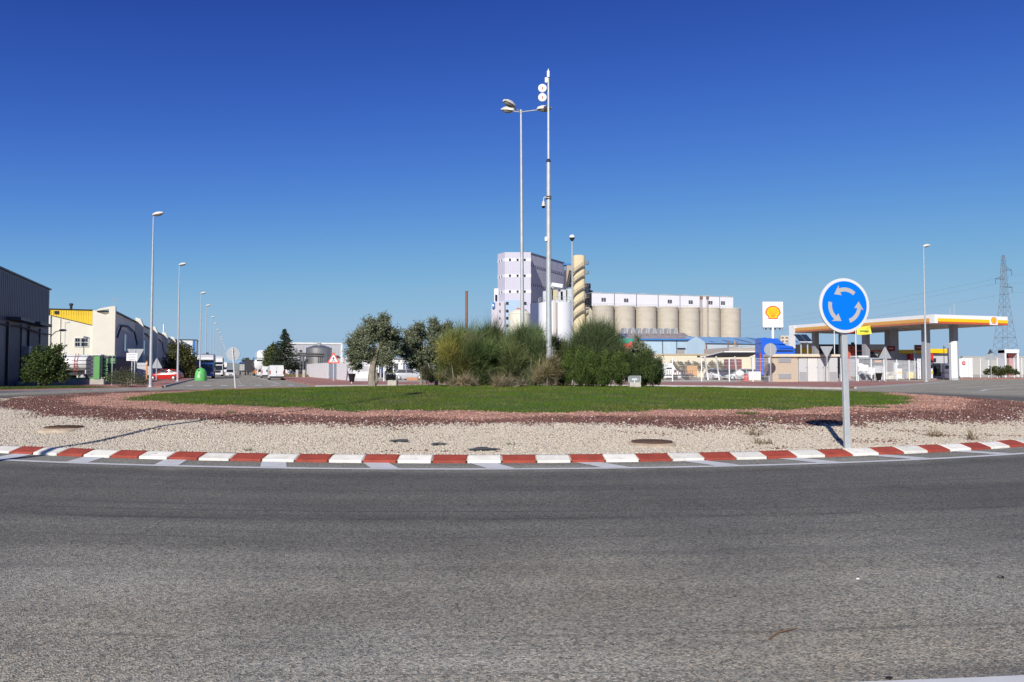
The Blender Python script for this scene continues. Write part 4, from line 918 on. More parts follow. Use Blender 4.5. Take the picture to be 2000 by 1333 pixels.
bush('street_tree', 'tall thin distant tree above the parked truck cabs', 403, 200, [(403, 695, 7), (405, 702, 9), (398, 706, 6), (410, 706, 6)], 1500, (.04, .05, .02), (.1, .11, .04), size=.3, cat='tree')
bush('street_tree', 'far small round tree beyond the dump trailer', 482, 300, [(480, 707, 8), (474, 711, 6), (488, 710, 6), (483, 702, 4)], 1500, (.06, .08, .03), (.14, .16, .06), size=.45, cat='tree')
bush('street_tree', 'far dark bushy tree at the end of the street', 426, 330, [(425, 703, 6), (432, 708, 6), (420, 709, 6)], 900, (.05, .06, .03), (.1, .11, .05), size=.5, cat='tree')
bush('broadleaf_tree', 'pale green broadleaf tree left of the conifer', 532, 160, [(530, 685, 11), (522, 692, 9), (540, 690, 10), (530, 702, 12), (520, 708, 8), (541, 706, 9), (535, 677, 7), (524, 714, 7)], 5000, (.07, .1, .03), (.18, .2, .06), size=.3, cat='tree')
bush('hedge', 'clipped dark hedge behind the street verge', 575, 152, [(558, 717, 6), (566, 717, 6), (574, 717, 6), (582, 717, 6), (590, 718, 6)], 3500, (.04, .06, .015), (.1, .13, .04), size=.2)
# conifer
p = Vector((gx(556, 150), 150, 0)); t = thing('conifer_tree', 'tall dark pointed conifer on the right side of the street', 'tree', p)
MB().tube([(0, 0, 0), (0, 0, 9.4)], [.22, .03], 8).build('trunk', bark, t, True)
P = []; Dn = []
zt_ = zz(641, 150); 
for k in range(44):
    f = (k + .5) / 44; z = 1.6 + (zt_ - 1.8) * f; rad_ = 3.9 * (1 - f) ** .85 * (.75 + .4 * random.random()) + .12
    for j in range(10):
        a = random.uniform(0, 6.28); n = int(30 * rad_ / 1.6) + 6; u = rng.random(n) ** .7
        q = np.stack([rad_ * u * math.cos(a), rad_ * u * math.sin(a), z - .25 * rad_ * u + .1 * u * u * rad_ * 2], -1) + rng.standard_normal((n, 3)) * np.array([.09, .09, .05])
        P.append(q)
P = np.concatenate(P); leaves('crown', P, .2, .3, (.02, .035, .02), (.07, .09, .05), t, up=-.1)
bush('round_bush', 'wide dark bush before the white fence at far right', 1956, 116, [(1945, 725, 11), (1965, 724, 11), (1930, 727, 8), (1978, 727, 8), (1955, 728, 10), (1938, 720, 6), (1970, 719, 6), (1986, 729, 5), (1924, 729, 4)], 5000, (.03, .045, .012), (.11, .13, .035), size=.24, asp=.16)
x = []; y = []
a = rng.random(60000) * R(60) + R(143); r_ = RO + 3.4 + 6 * rng.random(60000); x = C0.x + r_ * np.cos(a); y = C0.y + r_ * np.sin(a)
grass('verge_grass', 'rough green grass on the verge before the left fence', x, y, np.full(len(x), .115), .1, .014, (.05, .085, .02), (.14, .17, .05))

# ------------------------------------------------------------ signs and small street things on the left
info = mat('sign print', (.25, .25, .27), .6)
p = Vector((gx(263, 66), 66, .1))
back_tri('yield_sign', 'back of a large give way sign behind the white notice board', Vector((gx(264, 67), 67, .1)), zz(711, 67) - .1, 1.45, False)
t = thing('notice_board', 'white notice board on two posts at the left street corner', 'sign', Vector((gx(258, 64), 64, .1)))
z0, z1 = zz(705, 64) - .1, zz(690, 64) - .1; MB().box(-.46, .46, -.02, .02, z0, z1).build('board', white_p, t)
for x1 in (-.02, .2): MB().box(x1 - .03, x1 + .03, .02, .08, 0, z1 - .05).build('post', galv, t)
for k in range(4): MB().box(-.36 + .1 * (k % 2), .36 - .1 * (k % 2), -.026, -.021, z1 - .14 - k * .14, z1 - .1 - k * .14).build('text_line', info, t)
back_tri('warning_sign', 'back of a triangular sign in front of the red car', Vector((gx(306, 90), 90, .12)), zz(719, 90) - .12, 1.3)
back_tri('warning_sign', 'back of a triangular sign before the station fence right of the blue sign', Vector((gx(1729, 80), 80, .12)), zz(700, 80) - .12, 1.35)
back_tri('warning_sign', 'back of a triangular sign beside the wide dark bush at far right', Vector((gx(1935, 110), 110, .12)), zz(703, 110) - .12, 1.75)
back_tri('yield_sign', 'back of a give way sign before the grey cabinets of the hut', Vector((gx(1615, 78.5), 78.5, .12)), zz(699, 78.5) - .12, 1.3, False)
back_disc('round_sign', 'back of a round sign at the left corner of the utility hut', Vector((gx(1505, 77), 77, .12)), zz(683, 77) - .12, .63, 0)
t = thing('signpost', 'bare thin blue grey post on the left verge', 'post', Vector((gx(219.5, 61), 61, .1))); MB().tube([(0, 0, 0), (0, 0, 2.4)], .035, 8).build('post', galv, t); MB().lathe([(.037, 2.4), (.03, 2.43)], 8).build('cap', galv, t)
# pedestrian crossing sign
p = Vector((gx(651.5, 87), 87, .12)); t = thing('crossing_sign', 'red bordered triangular sign with a walking figure on a zebra crossing', 'traffic sign', p)
zb = zz(710, 87) - .12; s_ = 1.47; hh = s_ * .866
MB().box(-.04, .04, 0, .06, 0, zb + hh * .9).build('post', galv, t)
def tri(sc, zoff=0): q = s_ / 2 * sc; h_ = hh * sc; c = zb + hh / 3; return [(-q, c - h_ / 3), (q, c - h_ / 3), (.04 * sc, c + h_ * .64), (-.04 * sc, c + h_ * .64)]
sr = mat('sign red', (.72, .07, .03), .45, .05); pl = MB().flat(tri(1), -.03, .025).build('sign_plate', sr, t); MB().flat(tri(.7), -.034, .003).build('sign_field', white_p, pl)
c = zb + hh / 3; pic = MB(); pic.ell((.0, -.038, c + .26), (.05, .003, .055), 10, 6); pic.flat([(-.06, c + .2), (.06, c + .2), (.05, c + .0), (-.05, c + .0)], -.04, .003)
for q in ([(-.05, .02), (.0, .02), (-.1, -.2), (-.15, -.2)], [(.0, .02), (.05, .02), (.14, -.2), (.09, -.2)], [(-.06, .2), (-.05, .15), (-.16, .02), (-.19, .05)], [(.06, .2), (.05, .15), (.16, .06), (.19, .09)]): pic.flat([(u, c + v) for u, v in q], -.0405, .003)
pic.build('walking_figure', black_p, pl)
for k in range(6): x0 = -.3 + k * .11; MB().flat([(x0, c - .23), (x0 + .05, c - .23), (x0 + .05 + (.02 if k > 2 else -.0), c - .12), (x0 + .01, c - .12)], -.0415, .003).build('zebra_bar', black_p, pl)
# litter bins
def litter_bin(label, p):
    t = thing('litter_bin', label, 'litter bin', p)
    b = MB(); b.prism([(-.05, -.04), (.05, -.04), (.05, .04), (-.05, .04)], 0, .95); b.build('post', galv, t)
    b = MB(); n = 14; v = []
    for r, z in ((.2, .12), (.33, .82), (.35, .84), (.35, .9), (.3, .9), (.19, .16)):
        for k in range(n): a = 2 * math.pi * k / n; v.append((r * math.cos(a), .12 + r * .8 * math.sin(a), z))
    f = [(i * n + k, i * n + (k + 1) % n, (i + 1) * n + (k + 1) % n, (i + 1) * n + k) for i in range(5) for k in range(n)] + [tuple(range(n)), tuple(range(5 * n, 6 * n))]
    b.add(v, f); b.build('bin_body', black_p, t, True)
litter_bin('dark tapered litter bin before the white wall left of the olive', Vector((gx(687, 70), 70, .12)))
litter_bin('dark litter bin before the station fence by the triangular sign', Vector((gx(1717, 81), 81, .12)))
# bottle bank
gb = mat('green bottle bank plastic', (.13, .5, .13), .45, .08, 2); p = Vector((gx(393, 96), 96, 0)); t = thing('bottle_bank', 'domed bright green bottle bank at the kerb', 'recycling bin', p)
MB().lathe([(.72, 0), (.74, .05), (.7, .7), (.66, 1.0), (.55, 1.3), (.38, 1.48), (.18, 1.56), (.02, 1.58)], 24).build('body', gb, t, True)
MB().lathe([(.11, -.03), (.11, .03)], 14, (-.03, -.56, 1.22), 'y').build('bottle_hole', black_p, t); MB().box(-.12, .16, -.74, -.69, .35, .8).build('label_print', mat('pale label', (.5, .65, .5), .6), t); MB().tube([(-.12, 0, 1.55), (0, 0, 1.68), (.12, 0, 1.55)], .025, 6).build('lifting_ring', galv, t)
# pale bollards at the gate, red and white stuff in the shade of the hall
for k, (px, Y) in enumerate(((581, 128), (594, 126))):
    o = MB().box(-.2, .2, -.2, .2, 0, 1.25).build('gate_pillar', conc, None, bevel=.03); o.location = (gx(px, Y), Y, .1); tag(o, ('left' if k == 0 else 'right') + ' pale stub pillar at the factory gate', 'pillar')
t = thing('orange_post', 'orange marker post behind the street corner lamp', 'post', Vector((gx(287, 92), 92, .1))); MB().box(-.08, .08, -.05, .05, 0, 2.3).build('post', mat('orange paint', (.6, .26, .1), .5), t); MB().box(-.09, .09, -.06, .06, 2.0, 2.1).build('reflector', white_p, t)
pal = mat('pallet wood', (.42, .32, .2), .9, .2, 3); crate = mat('white crate plastic', (.6, .6, .6), .5, .1)
for k, (px, Y, h, lab) in enumerate(((278, 98, 2.3, 'left stack of white crates on a pallet in the factory yard'), (290, 103, 1.9, 'right stack of white crates on a pallet in the factory yard'))):
    t = thing('crate_stack', lab, 'crates', Vector((gx(px, Y), Y, 0)), G); MB().box(-.6, .6, -.5, .5, .02, .16).build('pallet', pal, t)
    for j in range(int(h / .4)): MB().box(-.56, .56, -.46, .46, .17 + j * .42, .17 + j * .42 + .39).build('crate', crate, t, bevel=.03)
# ------------------------------------------------------------ vehicles
hub_m = mat('wheel rim', (.5, .5, .52), .35, .1, 4, metal=.6); lamp_w = mat('headlight glass', (.7, .72, .75), .1, .05); lamp_r = mat('tail light', (.5, .02, .015), .2, .1); lamp_o = mat('amber light', (.8, .3, .03), .3, .1)
plate_m = mat('number plate', (.7, .7, .68), .5, .05); chrome = mat('grille dark', (.03, .03, .035), .3, .1)
def wheel(parent, x, y, r=.32, w=.2, n=20):
    s = 1 if y > 0 else -1
    o = MB().lathe([(r * .6, -w / 2), (r * .95, -w / 2), (r, -w * .35), (r, w * .35), (r * .95, w / 2), (r * .6, w / 2)], n, (x, y, r), 'y').build('wheel', rubber, parent, True)
    MB().lathe([(r * .62, 0), (r * .6, s * .02), (r * .3, s * .03), (r * .12, s * .05)], n, (x, y + s * w / 2 - s * .005, r), 'y').build('rim', hub_m, o, True)
def paint(name, c): return mat('car paint ' + name, c, .25, .05, 1.0, spec=.6)
def loft(b, st):
    """cross sections along x: (x, half width low, z low, half width belt, z belt, half width top, z top)"""
    v = []; n = 8
    for x, wl, zl, wb, zb, wt, zt2 in st:
        v += [(x, -wl, zl), (x, -wb, zl + (zb - zl) * .45), (x, -wb, zb), (x, -wt, zt2), (x, wt, zt2), (x, wb, zb), (x, wb, zl + (zb - zl) * .45), (x, wl, zl)]
    f = [(i * n + k, i * n + (k + 1) % n, (i + 1) * n + (k + 1) % n, (i + 1) * n + k) for i in range(len(st) - 1) for k in range(n)] + [tuple(range(n)), tuple(range((len(st) - 1) * n, len(st) * n))]
    return b.add(v, f)
def car(label, loc, rz, col, L=4.1, H=1.42, W=1.7, kind='car', group=None, name='car'):
    """front towards +x"""
    t = thing(name, label, kind, loc, rz, group); h = W / 2; k = L / 4.1; pm = col
    b = MB(); zb = .86
    loft(b, [(-2.02 * k, h * .8, .35, h * .85, .62, h * .8, .7), (-1.95 * k, h * .86, .26, h * .93, .75, h * .88, .9), (-1.4 * k, h * .92, .2, h, .84, h * .93, .94), (.3 * k, h * .92, .2, h, .84, h * .93, .93), (.95 * k, h * .92, .2, h, .8, h * .9, .9), (1.75 * k, h * .88, .22, h * .95, .66, h * .86, .74), (2.0 * k, h * .75, .3, h * .82, .55, h * .74, .6)])
    body = b.build('body', pm, t, True)
    b = MB(); loft(b, [(-1.85 * k, h * .82, .9, h * .8, .95, h * .74, .98), (-1.3 * k, h * .84, .9, h * .76, 1.2, h * .66, H - .06), (-.5 * k, h * .84, .9, h * .77, 1.2, h * .66, H), (.2 * k, h * .84, .9, h * .77, 1.2, h * .66, H - .04), (1.05 * k, h * .84, .87, h * .82, .9, h * .76, .92)]); b.build('window_band', glass, t, True)
    b = MB(); loft(b, [(-1.28 * k, h * .6, H - .1, h * .67, H - .06, h * .62, H - .02), (-.5 * k, h * .6, H - .1, h * .68, H - .02, h * .62, H + .02), (.18 * k, h * .6, H - .1, h * .67, H - .05, h * .62, H - .01)]); b.build('roof', pm, t, True)
    for s in (-1, 1):
        MB().tube([(1.08 * k, s * h * .84, .9), (.2 * k, s * h * .7, H - .03)], .035, 5).build('pillar', pm, t); MB().tube([(-.35 * k, s * h * .9, .9), (-.4 * k, s * h * .7, H - .03)], .035, 5).build('pillar', pm, t); MB().tube([(-1.75 * k, s * h * .86, .93), (-1.3 * k, s * h * .7, H - .06)], .06, 5).build('pillar', pm, t)
        MB().ell((1.86 * k, s * h * .66, .62), (.16, .2, .075), 10, 6).build('headlight', lamp_w, t, True); MB().ell((-1.98 * k, s * h * .72, .72), (.08, .17, .1), 10, 6).build('tail_light', lamp_r, t, True)
        MB().ell((.85 * k, s * (h + .08), .95), (.07, .1, .07), 8, 5).build('wing_mirror', pm, t, True)
        d = MB().box(-.33 * k, -.31 * k, s * h * .985 - .012, s * h * .985 + .012, .3, .86).build('door_gap', black_p, t); MB().box(-.25 * k, -.08 * k, s * h - .01, s * h + .012, .74, .77).build('door_handle', pm, t)
        for x1 in (1.28 * k, -1.25 * k): wheel(t, x1, s * (h - .1), .31)
    MB().box(1.92 * k, 2.03 * k, -.3, .3, .42, .56).build('grille', chrome, t); MB().box(2.0 * k, 2.06 * k, -.26, .26, .34, .42).build('number_plate', plate_m, t); MB().box(-2.06 * k, -1.98 * k, -.26, .26, .5, .6).build('number_plate', plate_m, t)
    return t
def van(label, loc, rz, col, L=4.9, H=1.95, W=1.85, group=None):
    t = thing('van', label, 'van', loc, rz, group); h = W / 2; b = MB()
    loft(b, [(-L / 2, h * .95, .3, h * .98, 1.0, h * .88, H - .04), (-L / 2 + .1, h * .97, .25, h, 1.0, h * .9, H), (.25 * L - .1, h * .97, .25, h, 1.0, h * .9, H), (.36 * L, h * .96, .25, h * .99, 1.0, h * .86, 1.25), (.47 * L, h * .9, .25, h * .93, .85, h * .84, 1.0), (.5 * L, h * .8, .3, h * .85, .7, h * .78, .8)]); b.build('body', col, t, True)
    b = MB(); x0, x1 = .255 * L - .1, .365 * L; b.add([(x0 + .02, -h * .82, H - .06), (x0 + .02, h * .82, H - .06), (x1 + .03, h * .84, 1.27), (x1 + .03, -h * .84, 1.27)], [(0, 1, 2, 3)]); b.build('windscreen', glass, t)
    for s in (-1, 1):
        MB().box(.04 * L, .24 * L, s * h * .955 - .012, s * h * .955 + .012, 1.12, 1.65).build('side_window', glass, t)
        MB().box(-L / 2 - .03, -L / 2 + .03, s * h * .9 - .07, s * h * .9 + .07, .75, 1.25).build('tail_light', lamp_r, t); MB().ell((.485 * L, s * h * .66, .85), (.1, .16, .12), 8, 5).build('headlight', lamp_w, t, True)
        MB().box(.3 * L - .1, .3 * L + .1, s * (h + .12) - .1, s * (h + .12) + .1, 1.1, 1.35).build('wing_mirror', black_p, t)
        for q in (.32, -.3): wheel(t, q * L, s * (h - .11), .33, .22)
    MB().box(-L / 2 - .012, -L / 2 + .01, -.012, .012, .4, H - .15).build('door_gap', black_p, t); MB().box(-L / 2 - .04, -L / 2, .04, .1, .95, 1.2).build('door_handle', black_p, t); MB().box(-L / 2 - .1, -L / 2 + .05, -h * .95, h * .95, .3, .5).build('bumper', chrome, t); MB().box(-L / 2 - .03, -L / 2, -.55, -.1, .68, .8).build('number_plate', plate_m, t)
    return t
def truck_cab(name, label, loc, rz, col, roof, trailer=None, H=3.3, group='parked trucks', tl=9):
    t = thing(name, label, 'truck', loc, rz, group); h = 1.22
    b = MB(); b.ext([(0, .5), (2.2, .5), (2.25, 1.2), (2.1, 2.35), (1.9, H - .35), (0, H - .25)], 'y', -h, h); b.build('cab', col, t, bevel=.08)
    b = MB(); b.ext([(.0, H - .3), (1.85, H - .38), (1.5, H + .15), (.2, H + .6), (0, H + .6)], 'y', -h * .96, h * .96); b.build('roof_fairing', roof, t, bevel=.08)
    b = MB(); b.add([(2.275, -h * .9, 1.25), (2.275, h * .9, 1.25), (2.03, h * .88, 2.75), (2.03, -h * .88, 2.75)], [(0, 1, 2, 3)]); b.build('windscreen', glass, t)
    MB().box(1.98, 2.25, -h, h, 2.72, 2.9).build('sun_visor', trim_d, t); MB().box(2.23, 2.3, -.8, .8, .75, 1.2).build('grille', chrome, t); MB().box(2.2, 2.36, -h, h, .35, .68).build('bumper', col, t, bevel=.04); MB().box(2.36, 2.38, -.3, .3, .44, .55).build('number_plate', plate_m, t)
    for s in (-1, 1):
        MB().box(2.22, 2.3, s * .98 - .2, s * .98 + .2, .72, .95).build('headlight', lamp_w, t); MB().box(1.9, 2.1, s * (h + .18) - .1, s * (h + .18) + .1, 1.7, 2.4).build('wing_mirror', black_p, t); MB().box(.9, 1.75, s * h - .015, s * h + .015, 1.6, 2.4).build('side_window', glass, t); wheel(t, 1.5, s * (h - .17), .5, .3); wheel(t, -2.6, s * (h - .17), .5, .5)
        MB().box(-1.3, -.3, s * .95 - .25, s * .95 + .25, .45, 1.05).build('fuel_tank', galv, t)
    MB().box(-3.6, .2, -.45, .45, .62, .88).build('chassis', dark_m, t)
    if trailer:
        b = MB().box(-tl - 1.6, -.7, -1.25, 1.25, 1.0, 3.8).build('trailer_box', trailer, t, bevel=.05)
        for s in (-1, 1):
            for q in (0, 1.2): wheel(t, -tl + q, s * 1.03, .5, .35)
    return t
FW = G - math.pi / 2           # front towards the camera along the street (local +x)
def sp(px, Y, z=0): return Vector((gx(px, Y), Y, z))
red_c = paint('red', (.5, .02, .015)); white_c = paint('white', (.74, .74, .73)); blue_c = paint('blue', (.02, .09, .42)); dkblue = paint('dark blue', (.02, .03, .09)); silver = paint('silver', (.42, .44, .46)); black_c = paint('black', (.02, .02, .022))
car('red hatchback parked side on behind the corner lamp', sp(324, 98), math.pi + R(4), red_c, 4.1)
car('small white car parked half hidden behind the red hatchback', sp(340, 122), math.pi + R(12), white_c, 3.6, 1.5)
car('white car driving towards the camera in the middle of the street', sp(450.5, 145), FW, white_c, 4.3, 1.45, 1.8)
truck_cab('truck', 'blue truck with white roof fairing parked behind the bottle bank', sp(402, 120), FW, blue_c, white_c, dkblue, 3.1)
truck_cab('truck', 'white truck parked behind the blue truck', sp(423.5, 158), FW, white_c, white_c, mat('red trailer', (.25, .03, .03), .5), 3.5)
car('dark car parked down the left side of the street', sp(431, 215), FW, black_c, 4.2)
t = thing('delivery_truck', 'white box truck far down the street', 'truck', sp(437, 310), FW, 'parked trucks'); MB().box(-7, 0, -1.25, 1.25, 1, 4.3).build('box_body', white_dirty, t); MB().ext([(0, .5), (2, .5), (2, 1.3), (1.7, 2.7), (0, 2.8)], 'y', -1.1, 1.1).build('cab', white_c, t); MB().box(1.8, 2.02, -1, 1, 1.4, 2.3).build('windscreen', glass, t)
for s in (-1, 1): wheel(t, 1, s, .45); wheel(t, -5, s, .45)
# right side of the street
BK = FW + math.pi               # rear towards the camera
van('white panel van with closed rear doors nearest on the right of the street', sp(539, 103.5), BK, white_c, 4.9, 1.95, 1.9)
van('white van parked in front of the nearest panel van', sp(521.5, 127), BK, white_c, 4.6, 1.9, 1.85)
car('white estate car parked at the head of the van row', sp(511, 148), BK, white_c, 4.3, 1.5)
t = thing('tank_trailer', 'rear of a white tank trailer with black ladder frame down the street', 'truck', sp(505.5, 172), BK, 'parked trucks')
MB().lathe([(.3, -.15), (1.0, -.05), (1.2, .1), (1.2, 9), (1.0, 9.2), (.3, 9.3)], 24, (-4.5, 0, 2.55), 'x').build('tank', white_c, t, True)
MB().box(-4.7, 6, -.5, .5, .9, 1.25).build('chassis', dark_m, t); MB().box(-4.75, -4.6, -1.2, 1.2, .7, 1.15).build('rear_bumper', lamp_o, t)
for y1 in (-1.28, 1.28): MB().box(-4.7, -4.55, y1 - .07, y1 + .07, .7, 3.9).build('rear_frame', black_p, t)
MB().box(-4.7, -4.55, -1.35, 1.35, 3.82, 3.95).build('rear_frame', black_p, t); MB().box(-4.76, -4.7, -.7, .7, 3.3, 3.5).build('marker_strip', black_p, t)
for s in (-1, 1):
    for q in (-3.4, -2.2): wheel(t, q, s * 1.0, .5, .35)
    MB().box(-4.8, -4.74, s * 1.0 - .15, s * 1.0 + .15, .95, 1.1).build('tail_light', lamp_r, t)
t = thing('cement_silo', 'white cylindrical silo behind the tank trailer', 'silo', sp(511, 215)); MB().lathe([(1.3, 0), (1.3, 6.2), (.8, 6.7), (.1, 6.8)], 20).build('silo_shell', white_p, t, True); MB().tube([(-1.5, -.4, 0), (-1.5, -.4, 6.3)], .12, 8).build('filling_pipe', galv, t)
t = thing('dump_trailer', 'tipper trailer with pale tailgate and blue cover down the street', 'trailer', sp(477, 205), BK + R(0), 'parked trucks')
b = MB().box(-4, 4, -1.25, 1.25, 1.1, 3.1).build('bed', mat('dark bed', (.05, .05, .055), .6), t); MB().box(-4.08, -4.0, -1.2, 1.2, 1.15, 2.75).build('tailgate', mat('pale tailgate', (.45, .45, .42), .6), t); MB().ext([(-1.28, 3.1), (1.28, 3.1), (.9, 3.4), (-.9, 3.4)], 'x', -4.05, 4).build('cover', mat('blue tarp', (.03, .12, .35), .6), t)
for k in range(5): MB().box(-4.12, -4.08, -1.2 + k * .56, -1.12 + k * .56, 1.15, 2.75).build('tailgate_rib', MATS['pale tailgate'], t)
MB().box(-4, 5, -.45, .45, .75, 1.0).build('chassis', dark_m, t)
for s in (-1, 1):
    for q in (-3, -1.8): wheel(t, q, s * 1.0, .5, .35)
t = thing('curtain_trailer', 'dark curtain sided trailer beside the tipper', 'trailer', sp(487.5, 188), BK, 'parked trucks'); MB().box(-5, 5, -1.1, 1.1, 1.0, 3.7).build('box_body', mat('dark curtain', (.04, .04, .045), .7, .2), t); MB().box(-5, 5, -.45, .45, .7, .98).build('chassis', dark_m, t)
for s in (-1, 1):
    for q in (-3.6, -2.4): wheel(t, q, s * .95, .5, .3)
# tank trailer and covered trailer in the yard of the left fence
t = thing('tank_trailer', 'white cylindrical tanker with red ladder behind the left rail fence', 'truck', Vector((gx(146, 93), 93, 0)), R(8), 'parked trucks')
MB().lathe([(.4, -.1), (.95, 0), (1.05, .15), (1.05, 4.0), (.95, 4.15), (.4, 4.25)], 24, (-2.4, 0, 2.15), 'x').build('tank', white_c, t, True); MB().box(-2.6, 2.2, -.5, .5, .7, 1.1).build('chassis', dark_m, t)
for x1 in (.35, .75): MB().tube([(x1, -1.1, 1.0), (x1 * .8 + .1, -1.0, 2.6), (x1 * .8 + .1, -.6, 3.3)], .04, 6).build('ladder_rail', lamp_r, t)
for k in range(6): MB().tube([(.35, -1.1, 1.1 + k * .25), (.7, -1.1, 1.1 + k * .25)], .025, 5).build('ladder_rung', lamp_r, t)
for s in (-1, 1):
    for q in (-1.8, -.6, 1.3): wheel(t, q, s * .9, .48, .32)
    MB().box(1.6, 2.0, s * 1.0 - .05, s * 1.0 + .05, .9, 1.3).build('marker_plate', white_p, t)
t = thing('covered_trailer', 'dark round topped tarpaulin trailer behind the green gate', 'trailer', Vector((gx(199, 90), 90, 0)), R(0), 'parked trucks')
b = MB(); b.ext([(-1.3, .8), (1.3, .8), (1.3, 2.7), (1.1, 2.9), (.5, 3.05), (-.5, 3.08), (-1.05, 2.95), (-1.3, 2.6)], 'y', -1, 5); b.build('tarpaulin', mat('dark tarpaulin', (.035, .035, .06), .6, .15, 2), t, bevel=.06); MB().box(-1.1, 1.1, -.9, 5, .5, .78).build('chassis', dark_m, t)
for s in (-1, 1): wheel(t, s * 1.0, .9, .45); wheel(t, s * 1.0, -.2, .45)
# ------------------------------------------------------------ walls and plant right of the street
wp = mat('white sheet wall', (.76, .76, .76), .6, .05, .8, streak=.2)
t = thing('sheet_wall', 'white ribbed sheet wall with a grey panel along the street', 'wall', Vector((gx(690, 85.5), 85.5, .1)), G)
def seg(y0, y1, h, m, nm='wall_panel', dx=0):
    n = max(1, int(round((y1 - y0) / 3)))
    for k in range(n):
        a = y0 + (y1 - y0) * k / n; c = y0 + (y1 - y0) * (k + 1) / n - .03
        o = MB(); o.box(dx, dx + .08, a, c, -.1, h); o.build(nm, m, t)
seg(0, 9.0, 2.75, wp); seg(9.0, 14.5, 2.2, wp); seg(14.5, 24, 2.1, mat('grey sheet panel', (.32, .36, .42), .5, .08), dx=.12); seg(24, 57, 2.25, wp)
t = thing('picket_wall', 'low white picket panels behind the olive trunk', 'fence', Vector((gx(690, 85.2), 85.2, .1)), 0)
for k in range(22): MB().box(.05 + k * .125, .05 + k * .125 + .07, 0, .04, -.1, 2.1 - .02 * (k % 2)).build('picket', wp, t)
for z in (.4, 1.7): MB().box(0, 2.8, .04, .08, z, z + .08).build('rail', wp, t)
MB().box(2.75, 2.87, -.04, .08, -.1, 2.4).build('post', wp, t)
MB().box(-.05, .9, .06, .12, 1.2, 2.0).build('dark_panel', mat('dark slate panel', (.1, .12, .17), .5), t)
# grey hall behind the steel tank
t = thing('grey_hall', 'plain light grey hall with white roof edge behind the steel tank', 'building', Vector((gx(668, 225), 225, 0)), G)
MB().box(-16, 0, 0, 30, 0, 8.7).build('wall', mat('pale grey cladding', (.46, .46, .48), .6, .05, .4), t); b = MB(); ribbed(b, 'y', 0, -16, 0, .2, 8.4, .9, .05, -1); b.build('cladding_ribs', MATS['pale grey cladding'], t)
MB().box(-16.2, .2, -.2, 30.2, 8.7, 9.15).build('roof_edge', white_dirty, t); MB().box(-.35, .1, -.15, .0, 0, 8.69).build('corner_trim', white_dirty, t); MB().box(-3, -1, -.8, 0, 5.2, 5.45).build('canopy', trim_d, t); MB().box(-11.5, -10.3, -.1, 0, 2.6, 3.8).build('vent', black_p, t)
steel = mat('brushed steel tank', (.42, .4, .38), .38, .1, 1.5, metal=.75, streak=.08)
t = thing('steel_tank', 'large brushed steel storage tank with conical roof', 'tank', Vector((gx(623, 172), 172, 0)))
MB().lathe([(2.85, 0), (2.85, 6.05)], 40).build('shell', steel, t, True); MB().lathe([(2.88, 6.05), (2.88, 6.18), (1.2, 6.75), (.5, 6.85), (.1, 6.86)], 40).build('roof', steel, t, True); MB().lathe([(.4, 6.8), (.4, 7.2), (.5, 7.2), (.5, 7.3), (.1, 7.3)], 14).build('roof_hatch', galv, t)
for k in range(5): MB().tube([(-.8 + .4 * k, -.6, 6.7), (-.8 + .4 * k, -.6, 7.5)], .025, 4).build('handrail_post', galv, t)
MB().tube([(-.8, -.6, 7.5), (.8, -.6, 7.5)], .025, 4).build('handrail', galv, t)
for z in (1.6, 3.1, 4.6): MB().lathe([(2.855, z - .02), (2.87, z), (2.855, z + .02)], 40).build('weld_band', steel, t)
t = thing('pipe_rack', 'dark pipe rack reaching across to the steel tank', 'pipes', Vector((gx(590, 150), 150, 0)))
for z, r in ((4.55, .16), (4.15, .2)): MB().tube([(-.8, 0, z), (4.3, 0, z - .15)], r, 8).build('pipe', dark_m, t)
for x1 in (-.3, .25): MB().box(x1 - .18, x1 + .18, -.15, .15, 0, 4.2).build('column', mat('dark column', (.07, .075, .085), .6), t)
for x1 in (3.2, 3.55, 3.9): MB().tube([(x1, .1, 4.1), (x1, .1, 1.6)], .07, 6).build('down_pipe', dark_m, t)
MB().box(.6, 1.2, -.1, .2, 2.8, 3.4).build('control_box', black_p, t); MB().box(-.5, 0, -.1, .2, 4.75, 5.2).build('floodlight_box', dark_m, t)
tag(MB().box(gx(552, 156), gx(596, 156), 156, 156.3, 0, 2.6).build('boundary_wall', wp), 'low white boundary wall behind the hedge', 'wall')
x = gx(555, 140) + 6 * rng.random(6000); y = 134 + 12 * rng.random(6000)
grass('bank_grass', 'dry yellow grass bank under the conifer', x, y, np.full(6000, .0), .5, .04, (.2, .17, .07), (.34, .28, .13))
# brown chimney
rustp = mat('rust brown steel', (.24, .12, .08), .8, .2, 2, streak=.3)
t = thing('chimney', 'slim rust brown chimney with white foot standing alone', 'chimney', sp(911, 150)); zc1 = zz(569, 150); MB().tube([(0, 0, 4), (0, 0, zc1)], [.28, .26], 14).build('stack', rustp, t, True); MB().tube([(0, 0, 0), (0, 0, zz(643, 150))], .31, 14).build('stack_foot', white_p, t, True); MB().lathe([(.27, zc1 - .2), (.3, zc1 - .2), (.3, zc1)], 14).build('rim', rustp, t)
MB().tube([(-4.5, 0, 7.6), (-.3, 0, 7.6)], .08, 6).build('side_pipe', dark_m, t)
